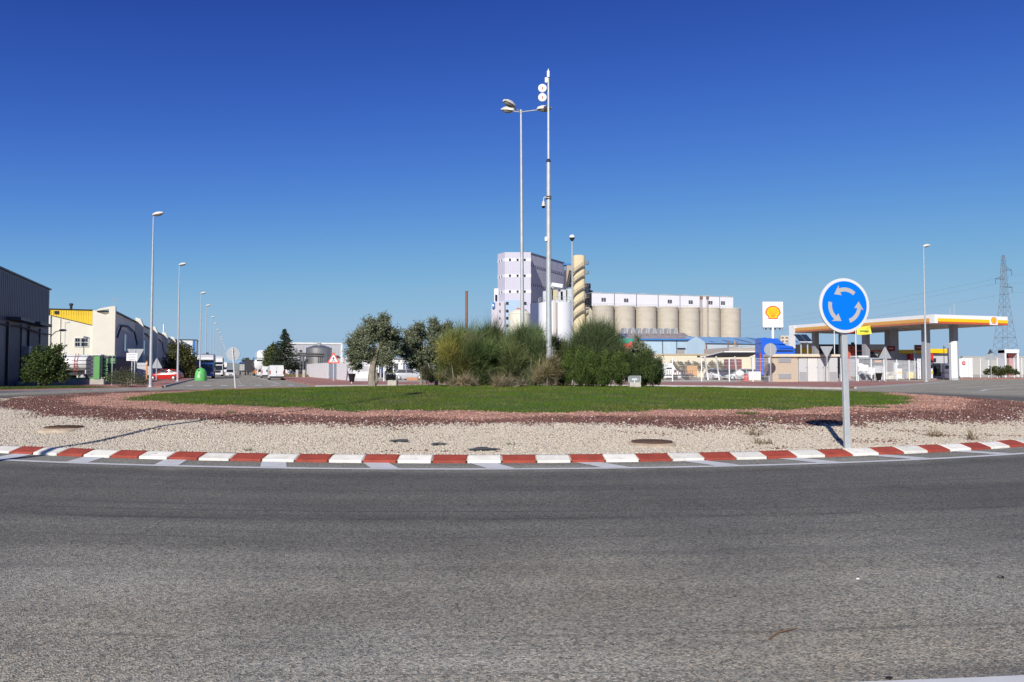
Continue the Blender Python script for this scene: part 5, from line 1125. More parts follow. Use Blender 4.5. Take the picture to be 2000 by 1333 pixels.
# ------------------------------------------------------------ silo works
lav = mat('lavender grey panels', (.52, .5, .58), .6, .05, .15, streak=.3); lavw = mat('white panel band', (.7, .69, .73), .6, .04, .2); lblue = mat('pale blue panels', (.34, .48, .62), .6, .06, .2)
t = thing('process_tower', 'tall lavender grey process tower with white window bands', 'building', (0, 250, 0))
X = lambda px, Y=250.: gx(px, Y)
HT = zz(493, 250)
MB().prism([(X(972, 254), 4), (X(986), 0), (X(1037), 0), (X(1037), 9), (X(972, 254), 14)], 0, HT).build('tower_body', lav, t)
for py in (508, 539, 570):
    z = zz(py, 250); b = MB(); b.prism([(X(971.7, 254), 3.95), (X(986) - .02, -.06), (X(1037) + .06, -.06), (X(1037) + .06, .3), (X(986), .1), (X(972, 254) + .1, 4.1)], z - .55, z + .55); band = b.build('window_band', lavw, t)
    for px in (996, 1011, 1025): MB().box(X(px) - .32, X(px) + .32, -.1, -.05, z - .4, z + .4).build('window', glass, band)
    for f in (.25, .6):
        x1 = X(972, 254) + f * (X(986) - X(972, 254)); y1 = 4 - 4 * f; MB().box(x1 - .2, x1 + .2, y1 - .2, y1 + .1, z - .4, z + .4).build('window', glass, band)
for px in np.linspace(988, 1036, 14): MB().box(X(px) - .02, X(px) + .02, -.03, .0, zz(586, 250), HT - .1).build('panel_joint', lavw, t)
bl = MB().box(X(986), X(1014), -.1, 0, 0, zz(587, 250)).build('blue_panel', lblue, t)
for k in range(12): MB().box(X(986), X(1014), -.13, -.1, zz(640, 250) + k * .75, zz(640, 250) + k * .75 + .05).build('panel_joint', lavw, bl)
for px in (991, 1026):
    for py in (593, 608, 622, 637):
        w = MB().box(X(px) - .45, X(px) + .45, -.2, -.14, zz(py, 250) - .45, zz(py, 250) + .45).build('window', glass, t); MB().box(X(px) + .45, X(px) + .65, -.19, -.13, zz(py, 250) - .5, zz(py, 250) + .5).build('frame', lavw, w)
MB().box(X(972, 254) - .1, X(1037) + .1, -.12, 14, HT, HT + .15).v
# lower annex
MB().prism([(X(960, 252), 2), (X(985.5, 249), -1), (X(985.5, 249), 6), (X(960, 252), 10)], 0, zz(590, 250)).build('annex', mat('pinkish panels', (.56, .52, .57), .6, .05, .2), t); MB().prism([(X(965, 254), 4), (X(973.5, 254), 3.4), (X(973.5, 254), 9), (X(965, 254), 9)], 0, zz(564, 254)).build('annex_tower', lavw, t)
MB().box(X(967, 254), X(971, 254), 3.2, 3.6, zz(588, 253), zz(576, 253)).build('window', glass, t); MB().box(X(961, 251), X(966, 251), .6, 1.6, zz(602, 251), zz(591, 251)).build('logo_panel', bluep, t)
MB().box(X(963, 251) - .25, X(963, 251) + .3, .5, .6, zz(597, 251) - .3, zz(597, 251) + .3).build('logo_mark', white_p, t)
for py in (594, 608, 622): MB().box(X(976, 250) - .12, X(976, 250) + .12, -.5, .1, zz(py, 250) - .35, zz(py, 250) + .35).build('window', glass, t)
# wing that runs back at an angle
t = thing('process_wing', 'long lavender grey wing receding behind the process tower', 'building', (0, 0, 0))
a = Vector((5.0, 255.5)); e = Vector((gx(1103, 282), 282)); dr = (e - a).normalized(); nn = Vector((-dr.y, dr.x)); Ln = (e - a).length; HW = 40.4
MB().prism([tuple(a), tuple(e), tuple(e + nn * 8), tuple(a + nn * 7)], 0, HW).build('wall', lav, t); MB().prism([tuple(a - nn * .15), tuple(e - nn * .15 + dr * .2), tuple(e + nn * 8.1), tuple(a + nn * 7.1)], HW, HW + .4).build('roof_edge', mat('purple grey trim', (.15, .14, .2), .6), t)
def on_wing(u, z, w, h, m, nm, par, th=.06, off=.0):
    p0 = a + dr * (u - w / 2); p1 = a + dr * (u + w / 2); o0 = -nn * (th + off); o1 = -nn * off
    return MB().prism([tuple(p0 + o0), tuple(p1 + o0), tuple(p1 + o1), tuple(p0 + o1)], z - h / 2, z + h / 2).build(nm, m, par)
for z in (36.5, 30.0, 24.0):
    band = on_wing(Ln * .53, z, Ln * .86, .9, lav, 'window_band', t, .1)
    for k in range(16):
        on_wing(3 + k * 1.6, z, .35, .8, trim_d, 'window', band, .06, .1)
for k in range(28): on_wing(.5 + k * 1.05, 20.5, .06, 40, mat('panel joint', (.42, .41, .48), .6), 'panel_joint', t, .03)
b = MB().box(gx(1104, 282), gx(1110, 282), 281, 288, 0, HW - 2.5).build('dark_end', mat('dark blue end wall', (.06, .07, .14), .6), t)
# cream spiral stair tower
ty = mat('cream yellow render', (.66, .56, .36), .8, .06, .2); stair = mat('stair steel', (.2, .17, .14), .7, .2, 1)
t = thing('stair_tower', 'tall cream tower crossed by slanting steel stair flights', 'tower', sp(1131, 262)); HS = zz(499, 262); rT = 12.5 * 262 / FPX
prof = [(rT * .96 * math.copysign(abs(math.cos(q)) ** .6, math.cos(q)), rT * .96 * math.copysign(abs(math.sin(q)) ** .6, math.sin(q))) for q in [2 * math.pi * k / 28 for k in range(28)]]
MB().prism(prof, 0, HS - .3).build('tower_shell', ty, t, True); MB().lathe([(rT * .9, HS - .3), (rT * .6, HS), (.1, HS + .15)], 28).build('tower_cap', ty, t, True)
for py in (526, 545, 569, 592, 613):
    z0 = zz(py + 9.5, 262); z1 = zz(py - 9.5, 262); yF = -rT - .55; xa, xb = -rT - .2, rT + .25
    b = MB(); b.ext([(xa, z0 - .25), (xb, z1 - .25), (xb, z1 + .12), (xa, z0 + .12)], 'y', yF - .3, yF + .35); fl = b.build('stair_flight', stair, t)
    for yy in (yF - .34,):
        b = MB(); b.ext([(xa, z0 + .95), (xb, z1 + .95), (xb, z1 + 1.1), (xa, z0 + 1.1)], 'y', yy - .05, yy + .05); b.ext([(xa, z0 + .5), (xb, z1 + .5), (xb, z1 + .6), (xa, z0 + .6)], 'y', yy - .04, yy + .04); b.build('handrail', stair, fl)
    for k in range(7):
        f = k / 6; MB().box(xa + (xb - xa) * f - .05, xa + (xb - xa) * f + .05, yF - .37, yF - .3, z0 + (z1 - z0) * f, z0 + (z1 - z0) * f + 1.1).build('handrail_post', stair, fl)
    MB().box(rT, rT + 1.2, -.8, .8, z1, z1 + .12).build('landing', stair, t); MB().box(rT + 1.1, rT + 1.2, -.8, .8, z1 + .12, z1 + 1.1).build('landing_rail', stair, t)
    MB().box(-rT - 1.0, -rT, -.8, .8, z0, z0 + .12).build('landing', stair, t)
t = thing('bucket_elevator', 'dark steel conveyor leg beside the cream stair tower', 'conveyor', (0, 270, 0))
MB().box(gx(1107, 270), gx(1117, 270), 0, 3, zz(560, 270), zz(518, 270)).build('head_house', mat('tan steel', (.4, .34, .28), .7), t); MB().box(gx(1101, 270), gx(1121, 270), -.2, 3.2, zz(518, 270), zz(514.5, 270)).build('roof', bluep, t)
MB().tube([(gx(1110, 270), -1, zz(560, 270)), (gx(1116, 270), -1, zz(530, 270))], .8, 8).build('chute', dark_m, t)
for px, py in ((1148, 562), (1152, 575), (1147, 590), (1153, 600)): MB().box(gx(px, 270) - .8, gx(px, 270) + .9, -2, 2, zz(py, 270) - 1.6, zz(py, 270) + 1.2).build('machinery_casing', mat('blue black steel', (.05, .06, .1), .6), t)
MB().tube([(gx(1146, 270), -2, zz(560, 270)), (gx(1150, 270), -2, 5)], .5, 8).build('conveyor_leg', galv, t)
# tanks before the tower
t = thing('white_tank', 'big white storage tank with platform before the silo works', 'tank', sp(1086, 165)); rT = 34 * 165 / FPX; HS = zz(593, 165)
MB().lathe([(rT, 0), (rT, HS), (rT * .6, HS + .5), (.1, HS + .8)], 44).build('shell', mat('tank white', (.76, .77, .79), .45, .04, .4, streak=.2), t, True)
for x1 in (-.35, .05, .3): MB().tube([(x1 * 1.0 - .3, -rT - .12, 0), (x1 - .3, -rT - .12, HS - .05)], .07, 6).build('riser_pipe', rustp if x1 > 0 else mat('ochre pipe', (.45, .28, .12), .7), t)
for q in range(14):
    an = math.pi + math.pi * q / 13; MB().tube([(rT * math.cos(an), rT * math.sin(an), HS), (rT * math.cos(an), rT * math.sin(an), HS + 1.1)], .04, 4).build('handrail_post', galv, t)
for z in (HS + .55, HS + 1.1):
    MB().tube([(rT * math.cos(math.pi + math.pi * q / 20), rT * math.sin(math.pi + math.pi * q / 20), z) for q in range(21)], .035, 4).build('handrail', galv, t)
for px, py, w, h in ((1075, 583, 1.0, 2.6), (1083, 581, 1.3, 2.6), (1094, 584, 1.0, 2.2), (1101, 581, 1.4, 2.6), (1112, 579, 1.5, 2.8), (1064, 582, .8, 2.3)): MB().box(gx(px - 1086, 165) + 1000 / FPX * 165 - w / 2, gx(px - 1086, 165) + 1000 / FPX * 165 + w / 2, -1.5, 1.2, HS + .2, HS + .2 + h).build('vessel', mat('vessel ochre', (.5, .42, .25), .6) if w == 1.3 else galv, t)
t = thing('cream_tank', 'cream storage tank left of the lamp post', 'tank', sp(1014.5, 155)); rT = 21.5 * 155 / FPX; HS = zz(614, 155)
MB().lathe([(rT, 0), (rT, HS), (rT * .75, HS + .6), (rT * .35, HS + .9), (.1, HS + 1)], 36).build('shell', mat('tank cream', (.72, .68, .55), .55, .05, .4, streak=.2), t, True); MB().box(-.6, .6, -.4, .4, HS + .8, HS + 1.25).build('roof_hatch', mat('hatch red', (.45, .15, .1), .6), t); MB().lathe([(rT + .01, HS - .1), (rT + .06, HS), (rT, HS + .08)], 36).build('rim', MATS['tank cream'], t)
t = thing('dark_duct', 'tall dark blue filter housing between the two tanks', 'building', sp(1044, 200)); MB().box(-1.0, 1.2, 0, 4, 0, zz(592, 200)).build('housing', mat('navy steel', (.05, .07, .16), .6), t)
for k in range(3): MB().box(-.9 + k * .7, -.8 + k * .7, -.08, 0, 0, zz(593, 200)).build('stiffener', MATS['navy steel'], t)
# silos
sil = mat('silo concrete', (.5, .45, .37), .85, .12, .25, .1, 8, streak=2.5)
def sd(px): return 258 + (px - 1150) * .055
sl_ = ['leftmost', 'second', 'third', 'fourth', 'fifth', 'sixth', 'rightmost']
for k, px in enumerate((1178, 1219.5, 1261.5, 1304, 1345.5, 1386, 1425.5)):
    d = sd(px); r_ = 20.95 * d / FPX; h = zz(599 + (px - 1178) * .02, d); t = thing('grain_silo', sl_[k] + ' of the seven beige concrete silos in the row', 'silo', sp(px, d), 0, 'concrete silos')
    MB().lathe([(r_, 0), (r_, h), (r_ * .98, h + .05)], 36).build('shell', sil, t, True)
    b = MB()
    for j in range(9): b.lathe([(r_, h - 1.3 - j * 1.6), (r_ + .025, h - 1.27 - j * 1.6), (r_, h - 1.24 - j * 1.6)], 36)
    b.build('lift_joints', sil, t); MB().lathe([(r_ + .06, h - .35), (r_ + .08, h), (r_, h + .12)], 36).build('rim', sil, t)
    for j in range(9):
        an = math.pi * 1.1 + math.pi * .8 * j / 8; MB().tube([(r_ * math.cos(an), r_ * math.sin(an), h), (r_ * math.cos(an), r_ * math.sin(an), h + .9)], .03, 4).build('handrail_post', galv, t)
t = thing('grain_silo', 'narrow shaded silo squeezed beside the stair tower', 'silo', sp(1152, 264), 0, 'concrete silos'); MB().lathe([(2.4, 0), (2.4, 22.5), (2.3, 22.6)], 24).build('shell', sil, t, True); MB().lathe([(2.42, 22.2), (2.46, 22.5), (2.4, 22.6)], 24).build('rim', sil, t)
ga = Vector((gx(1156, sd(1156)), sd(1156) + .5)); ge = Vector((gx(1434.5, sd(1434)), sd(1434) + .5)); gd = (ge - ga).normalized(); Lg = (ge - ga).length
t = thing('silo_gallery', 'long white gallery with louvred windows above the silos', 'building', (ga.x, ga.y, 0), math.atan2(gd.y, gd.x)); z0, z1 = 22.85, zz(573.5, 259)
z1e = zz(580, sd(1434)); zr = (z1 + z1e) / 2
edges = [0, 1199 - 1156, 1241 - 1156, 1283 - 1156, 1326 - 1156, 1366 - 1156, 1406 - 1156, 1434.5 - 1156]; sc = Lg / 278.5
for k in range(7):
    pnl = MB().box(edges[k] * sc + .13, edges[k + 1] * sc - .13, 0, 4, z0, zr).build('bay', lavw, t)
    if k != 2:
        c = (edges[k] + edges[k + 1]) / 2 * sc + (.2 if k < 6 else -1.5); zc_ = z0 + (zr - z0) * .5
        for i in (-1, 1):
            for j in range(3): MB().box(c + i * .43 - .36, c + i * .43 + .36, -.08, -.01, zc_ - .62 + j * .44, zc_ - .62 + j * .44 + .34).build('louvre', glass, pnl)
    MB().box(edges[k] * sc + 1.5, edges[k] * sc + 4, .8, 3, zr + .22, zr + .45).build('roof_vent', galv, t)
MB().box(-.1, Lg + .1, -.1, 4.1, zr, zr + .2).build('roof', galv, t); MB().box(.1, Lg - .1, .15, 3.9, z0, zr - .02).build('core', trim_d, t)
MB().tube([(.2, -.6, z0 + .9), (Lg, -.6, z0 + .9)], .03, 4).build('handrail', galv, t)
for k in range(34): MB().tube([(.4 + k * Lg / 34, -.6, z0 - .1), (.4 + k * Lg / 34, -.6, z0 + .9)], .025, 4).build('handrail_post', galv, t)
# twin stacks
for k, px in enumerate((1371, 1383)):
    t = thing('exhaust_stack', ('left' if k == 0 else 'right') + ' of two slim rusty stacks before the silos', 'chimney', sp(px, 175), 0, 'rusty stacks'); h = zz(581, 175); MB().tube([(0, 0, 0), (0, 0, h)], .2, 12).build('stack', mat('weathered stack', (.42, .34, .3), .7, .25, 1.2, streak=.3, col2=(.2, .09, .06), thr=.55), t, True)
    MB().lathe([(.22, h - .5), (.32, h - .45), (.34, h + .1), (.25, h + .2)], 12).build('cowl', rustp, t)
    for z in (4, 8, 12): MB().lathe([(.21, z - .06), (.26, z), (.21, z + .06)], 12).build('flange', galv, t)
# blue sheds
sb = mat('pale blue shed sheet', (.42, .55, .64), .6, .1, .3, streak=.2); rr_m = mat('rusty shed roof', (.33, .31, .33), .7, .2, .7, streak=.2, col2=(.3, .17, .11), thr=.52); sroof = mat('blue shed roof', (.2, .36, .58), .55, .08, .4)
t = thing('vented_shed', 'pale blue shed with a rusty roof and a row of roof vents', 'building', (gx(1225, 185), 185, 0), R(10)); Ls = 133 * 187 / FPX
zw, zr2, zt2 = zz(662.5, 185), zz(650, 185) + .1, zz(650, 185)
MB().box(0, Ls, 0, 10, 0, zw).build('wall', sb, t)
b = MB(); b.ext([(-.4, zw + .1), (0, zw + .0), (5, zr2 - .1), (10.4, zw), (5, zr2 + .15)], 'x', -.2, Ls + .2); b.build('roof', rr_m, t); MB().box(-.25, Ls + .25, -.5, -.38, zw - .25, zw + .12).build('gutter', bluep, t)
for k in range(28): 
    MB().ext([(-.35, zw + .13), (4.9, zr2 + .2), (4.9, zr2 + .26), (-.35, zw + .19)], 'x', k * Ls / 28 + .1, k * Ls / 28 + .18).build('roof_rib', rr_m, t)
for k in range(8):
    x0 = .3 + k * 1.87; v_ = MB(); zb_ = zr2 - .15; v_.ext([(x0, zb_), (x0 + 1.15, zb_), (x0 + .85, zb_ + 1.4), (x0 + .25, zb_ + 1.4)], 'y', 3.6, 6.2); q = v_.build('roof_vent', galv, t)
    for j in range(3): MB().box(x0 + .3 + j * .17, x0 + .38 + j * .17, 3.52, 3.6, zb_ + .1, zb_ + 1.3).build('vent_slat', rr_m, q)
for px in (1297, 1326): x1 = (px - 1225) / 133 * Ls; MB().box(x1 - .08, x1 + .08, -.08, 0, 0, zw - .3).build('downpipe', trim_d, t)
for k in range(40): MB().box(k * Ls / 40, k * Ls / 40 + .06, -.04, 0, 0, zw - .3).build('sheet_rib', sb, t)
x1 = (1327 - 1225) / 133 * Ls; d = MB().box(x1 + .1, x1 + 1.9, -.06, 0, 0, zz(681, 185)).build('loading_door', mat('grey door', (.35, .33, .32), .7), t); MB().box(x1, x1 + 2, -.4, 0, zz(681, 185), zz(679.5, 185)).build('door_hood', trim_d, t)
t = thing('ridge_shed', 'pale blue gabled shed with a long blue roof and dark skylight strips', 'building', (gx(1343, 160), 160, 0), R(20))
wg = 4.3; zw, zr2 = zz(668, 160), zz(657, 160); Ls = 28
b = MB(); b.flat([(0, 0), (wg, 0), (wg, zw), (wg * .5, zr2), (0, zw)], 0, .1); b.build('gable_wall', sb, t)
t2 = Vector((math.cos(R(20)), math.sin(R(20))))
# the long side runs to the right of the gable
b = MB(); b.box(wg + .02, wg + Ls, .6, .8, 0, zw).build('side_wall', mat('shed side sheet', (.5, .57, .62), .6, .1, .3, streak=.2), t)
b = MB(); b.add([(wg + .0, .2, zw - .05), (wg + Ls, .2, zw - .05), (wg + Ls - 1.5, 6, zr2 + .25), (wg * .5, 4, zr2 + .1), (wg + .0, .2, zw - .2), (wg + Ls, .2, zw - .2), (wg + Ls - 1.5, 6, zr2 + .05), (wg * .5, 4, zr2 - .1)], [(0, 1, 2, 3), (7, 6, 5, 4), (0, 4, 5, 1), (1, 5, 6, 2), (2, 6, 7, 3), (3, 7, 4, 0)]); rf = b.build('roof', sroof, t)
for k in range(6):
    u = .08 + k * .17; xa = wg + Ls * u; xb = wg * .5 + (Ls - 1.5 + wg * .5) * u - .6; b = MB(); b.quad((xa, .18, zw - .03), (xa + .35, .18, zw - .03), (xb + .35, 5.5, zr2 + .28), (xb, 5.5, zr2 + .28)); b.build('skylight_strip', trim_d, rf)
for x1, m_ in ((wg + .2, rustp), (wg + 5.6, rustp), (wg + 7.3, MATS['ochre pipe']), (wg + 7.9, rustp)): MB().tube([(x1, -.15, .5), (x1, -.15, zw + (.3 if x1 > wg + 1 else -.2))], .13, 6).build('standpipe', m_, t)
for k in range(6): MB().box(wg + 7.3, wg + 7.9, -.18, -.12, 1.2 + k * .8, 1.26 + k * .8).build('ladder_rung', rustp, t)
MB().box(wg + 14, wg + 14.6, -.1, .6, zw - 1.2, zw - .6).build('wall_lamp', dark_m, t)
t = thing('steel_truss', 'blue steel lattice beside the vented shed', 'frame', sp(1210, 186))
za, zb = zz(662, 186), zz(654, 186)
for q in (((0, za), (1.9, za)), ((0, zb), (1.9, zb)), ((.1, za), (.6, zb)), ((.6, zb), (1.1, za)), ((1.1, za), (1.6, zb)), ((1.85, za), (1.85, zb)), ((.05, 0), (.05, za)), ((1.85, 0), (1.85, za))): MB().tube([(q[0][0], 0, q[0][1]), (q[1][0], 0, q[1][1])], .09, 4).build('strut', mat('truss blue', (.05, .1, .32), .5), t)
t = thing('dump_hopper', 'green and red hopper showing above the young olive', 'machine', sp(1224, 150)); MB().box(-2.2, 1.2, 0, 3, zz(671, 150), zz(661.5, 150)).build('green_box', mat('machine green', (.03, .3, .2), .5), t); b = MB(); b.ext([(-1.4, zz(685, 150)), (1.4, zz(685, 150)), (1.4, zz(670, 150)), (.6, zz(667, 150)), (.5, zz(671, 150)), (-1.4, zz(673, 150))], 'y', -.3, 2); b.build('red_body', mat('machine red', (.6, .06, .04), .5), t); MB().box(-1, 1, .2, 1.5, 0, zz(685, 150)).build('stand', dark_m, t)
# low cream wall, tan wall at right
yw = mat('pale cream wall', (.7, .62, .45), .8, .07, .3)
t = thing('yard_wall', 'low pale cream wall with coping across the yard', 'wall', (gx(1270, 132), 132, 0), R(4)); MB().box(0, 24, 0, .3, 0, zz(694, 132)).build('wall', yw, t); MB().box(-.1, 10, -.12, .42, zz(694, 132), zz(691.5, 132)).build('coping', mat('tan coping', (.5, .4, .27), .8), t); MB().box(10, 24, -.12, .42, zz(694, 132), zz(693, 132)).build('coping', yw, t)
MB().box(8.2, 8.7, -.1, 0, zz(695, 132) - .25, zz(695, 132) - .02).build('wall_lamp', dark_m, t)
t = thing('workshop', 'plain tan workshop block behind the car shelter', 'building', (gx(1424, 138), 138, 0), R(12)); MB().box(0, 12, 0, 10, 0, zz(680, 138)).build('wall', mat('tan render', (.5, .44, .38), .85, .06, .3), t); b = MB(); b.ext([(0, zz(680, 138)), (12.1, zz(680, 138)), (12.1, zz(672, 138)), (8, zz(673, 138))], 'y', -.05, 10); b.build('roof', mat('pale roof sheet', (.5, .55, .58), .6), t)
for x1, z1 in ((2.2, 3.2), (6, 3.4)): MB().box(x1, x1 + .5, -.06, 0, z1, z1 + .6).build('vent', dark_m, t)
# maroon container under the shelter
t = thing('shipping_container', 'maroon ribbed container behind the car shelter', 'container', (gx(1427, 112), 112, 0), R(8)); MB().box(0, 1.7, 0, 2.4, .1, 2.9).build('box_body', mat('maroon steel', (.2, .035, .035), .6), t)
for k in range(5): MB().box(k * .34, k * .34 + .16, -.05, 0, .2, 2.8).build('corrugation', MATS['maroon steel'], t)
# ------------------------------------------------------------ white mesh fence at the back
wire = mat('white fence wire', (.78, .78, .78), .5, .05)
def mesh_fence(label, pts, H=2.45, sheets=None):
    t = thing('mesh_fence', label, 'fence', (pts[0][0], pts[0][1], .12), 0); o = Vector(pts[0])
    for i, q in enumerate(pts):
        c = Vector(q) - o; MB().box(c.x - .05, c.x + .05, c.y - .04, c.y + .04, -.1, H + .05).build('post', wire, t); MB().box(c.x - .06, c.x + .06, c.y - .05, c.y + .05, H + .05, H + .08).build('post_cap', wire, t)
        if i + 1 < len(pts):
            e = Vector(pts[i + 1]) - o; d = e - c; L = d.length; d /= L; b = MB(); n = Vector((-d.y, d.x)); 
            def bar(p0, p1, r):
                b.tube([p0, p1], r, 3, cap=False)
            for z, r in ((.08, .012), (.5, .009), (.9, .009), (1.3, .009), (1.7, .009), (2.1, .009), (H - .03, .016), (.55, .009), (2.15, .009)):
                bar((c.x, c.y, z), (e.x, e.y, z), r)
            m = int(L / .1)
            for k in range(1, m):
                p_ = c + d * L * k / m; bar((p_.x, p_.y, .05), (p_.x, p_.y, H), .0055)
            b.build('wire_panel', wire, t)
    return t
def fp(px, Y): return (gx(px, Y), Y)
mesh_fence('white mesh fence behind the olives and shrubs', [fp(750, 83.5)] + [fp(769 + k * 55, 83.3) for k in range(10)] + [fp(1313, 82.5), fp(1370, 82), fp(1424, 81), fp(1470, 80.5), fp(1502, 80.3)])
mesh_fence('white mesh fence before the filling station right of the hut', [fp(1642, 84), fp(1675, 88), fp(1701, 91), fp(1726, 94), fp(1751, 98), fp(1775, 102), fp(1797, 106)])
mesh_fence('tall white mesh fence behind the wide dark bush', [fp(1898, 124), fp(1914, 124.5), fp(1930, 125), fp(1947, 125.5), fp(1963, 126), fp(1980, 126.5), fp(1995, 127), fp(2012, 127.5), fp(2040, 128)], 3.1)
t = thing('station_gate', 'white sheeted gate with a small no entry sign', 'gate', (gx(1873, 121), 121, .1), R(6))
MB().box(-.1, .3, -.15, .15, 0, 3.0).build('gate_post', white_p, t)
for k in range(3): MB().box(.36 + k * .6, .92 + k * .6, -.03, .03, .1, 3.1).build('gate_panel', wp, t)
sg = MB().lathe([(.3, -.015), (.3, .015)], 20, (.72, -.07, 2.3), 'y').build('no_entry_sign', mat('no entry red', (.6, .03, .03), .4), t); MB().box(.52, .92, -.095, -.088, 2.25, 2.36).build('white_bar', white_p, sg)
t = thing('station_gate', 'white gate panel pair beside the station lamp post', 'gate', (gx(1795, 104), 104, .1), R(40))
for x1 in (-.35, .3): MB().box(x1 - .08, x1 + .08, -.08, .08, 0, 2.75).build('gate_post', white_p, t)
for z in (.4, 1.4, 2.4): MB().box(-.28, .23, -.03, .03, z, z + .06).build('gate_rail', white_p, t)
# banners on the fence
ban = mat('white banner cloth', (.76, .76, .76), .8, .06, 2)
for lab, px, Y, w, h, z0, tl in (('white crumpled banner tied to the fence beside the flagpole', 1685, 87.6, 1.15, .95, .95, .12), ('second white banner sagging on the fence', 1700, 89.2, 1.0, .85, .8, -.15)):
    b = MB(); n = 8; v = []
    for j in range(n + 1):
        for i in range(n + 1): v.append((w * (i / n - .5), .05 * math.sin(i * 1.3 + j * .8), z0 + h * j / n * (1 - .25 * (i / n)) + tl * math.sin(i / n * 3) + .06 * math.sin(i)))
    b.add(v, [(j * (n + 1) + i, j * (n + 1) + i + 1, (j + 1) * (n + 1) + i + 1, (j + 1) * (n + 1) + i) for j in range(n) for i in range(n)]); o = b.build('banner', ban, None, True); o.location = (gx(px, Y), Y - .15, .12); tag(o, lab, 'banner'); so = o.modifiers.new('thickness', 'SOLIDIFY'); so.thickness = .01
t = thing('slatted_bench_back', 'white horizontal slats fixed low on the fence', 'slats', (gx(1716, 90.6), 90.6, .12), R(35))
for k in range(4): MB().box(-.9, .75, -.03, .03, 1.0 + k * .2, 1.09 + k * .2).build('slat', white_p, t)
for x1 in (-.8, .65): MB().box(x1, x1 + .07, .03, .08, 0, 1.75).build('upright', white_p, t)

# ------------------------------------------------------------ utility hut with cabinets
peb = mat('beige pebbledash', (.5, .41, .31), .95, .15, 6, .5, 40); cab_g = mat('cabinet pale grey', (.5, .5, .5), .5, .05); cab_w = mat('cabinet white', (.62, .61, .58), .5, .05); vent_g = mat('vent grey', (.34, .34, .35), .6, .05); roofc = mat('hut roof cream', (.66, .58, .42), .8, .1)
D = 80; t = thing('utility_hut', 'beige pebbledash utility hut with grey electrical cabinets and cream roof', 'hut', (gx(1508, D), D, .12), R(0)); m_ = D / FPX
H = 55 * m_; xx = lambda px: (px - 1508) * m_
MB().box(0, xx(1558), 0, 2.6, -.1, H - .35).build('wall', peb, t); MB().box(xx(1558) + .01, xx(1637), .25, 2.6, -.1, H - .36).build('cabinet_niche', cab_w, t)
MB().box(-.05, xx(1601) - .01, -.25, 2.8, H - .35, H - .05).build('roof_slab', roofc, t, bevel=.03); MB().box(xx(1557) + 1.9, xx(1640), -.18, 2.7, H - .33, H - .09).build('roof_slab', roofc, t, bevel=.03)
for z0, z1 in ((H - .95, H - .4), (.3, .85)):
    v_ = MB().box(xx(1520), xx(1545), -.04, .0, z0, z1).build('vent_panel', vent_g, t)
    for k in range(6): MB().box(xx(1520) + .04, xx(1545) - .04, -.065, -.04, z0 + .05 + k * .085, z0 + .09 + k * .085).build('vent_slat', vent_g, v_)
for x0, x1, m2, lv in ((1560, 1576.5, cab_g, 1), (1577.5, 1597, cab_w, 0), (1597.5, 1609, cab_g, 0), (1610, 1618, cab_w, 0), (1619, 1636, cab_g, 1)):
    c_ = MB().box(xx(x0), xx(x1), .03, .24, .02, H - .42).build('cabinet_door', m2, t, bevel=.015)
    if lv:
        for k in range(11): MB().box(xx(x0) + .06, xx(x1) - .06, .0, .03, .12 + k * .085, .165 + k * .085).build('louvre', vent_g, c_)
        MB().box((xx(x0) + xx(x1)) / 2 - .03, (xx(x0) + xx(x1)) / 2 + .03, .0, .03, H - .85, H - .72).build('warning_label', MATS['pale label'], c_)
    MB().box(xx(x1) - .1, xx(x1) - .07, .0, .03, 1.4, 1.55).build('handle', dark_m, c_)
# pylon sign
D = 108; t = thing('station_pylon_sign', 'tall white board with a yellow and red shell emblem on a pole', 'sign', (gx(1510, D), D, 0), 0); m_ = D / FPX
z0, z1 = zz(640, D), zz(590, D); w = 20 * m_
MB().box(-w, w, -.15, .25, z0, z1).build('board', mat('sign box white', (.82, .82, .82), .4, .03), t, bevel=.03)
MB().box(-w, w, -.1, .2, z0 - .32, z0 - .26).build('catwalk', galv, t); MB().tube([(0, .05, 0), (0, .05, z0)], .19, 14).build('pole', white_p, t, True)
for k in range(5): MB().tube([(-w + .1 + k * (2 * w - .2) / 4, -.1, z0 - .3), (-w + .1 + k * (2 * w - .2) / 4, -.1, z0)], .03, 4).build('catwalk_post', dark_m, t)
for k in range(4): MB().box(-w + .3 + k * .65, -w + .55 + k * .65, -.25, -.1, z0 - .25, z0 - .1).build('sign_lamp', dark_m, t)
sh_r = mat('emblem red', (.75, .09, .03), .4, .03); sh_y = mat('emblem yellow', (.9, .56, .0), .4, .03)
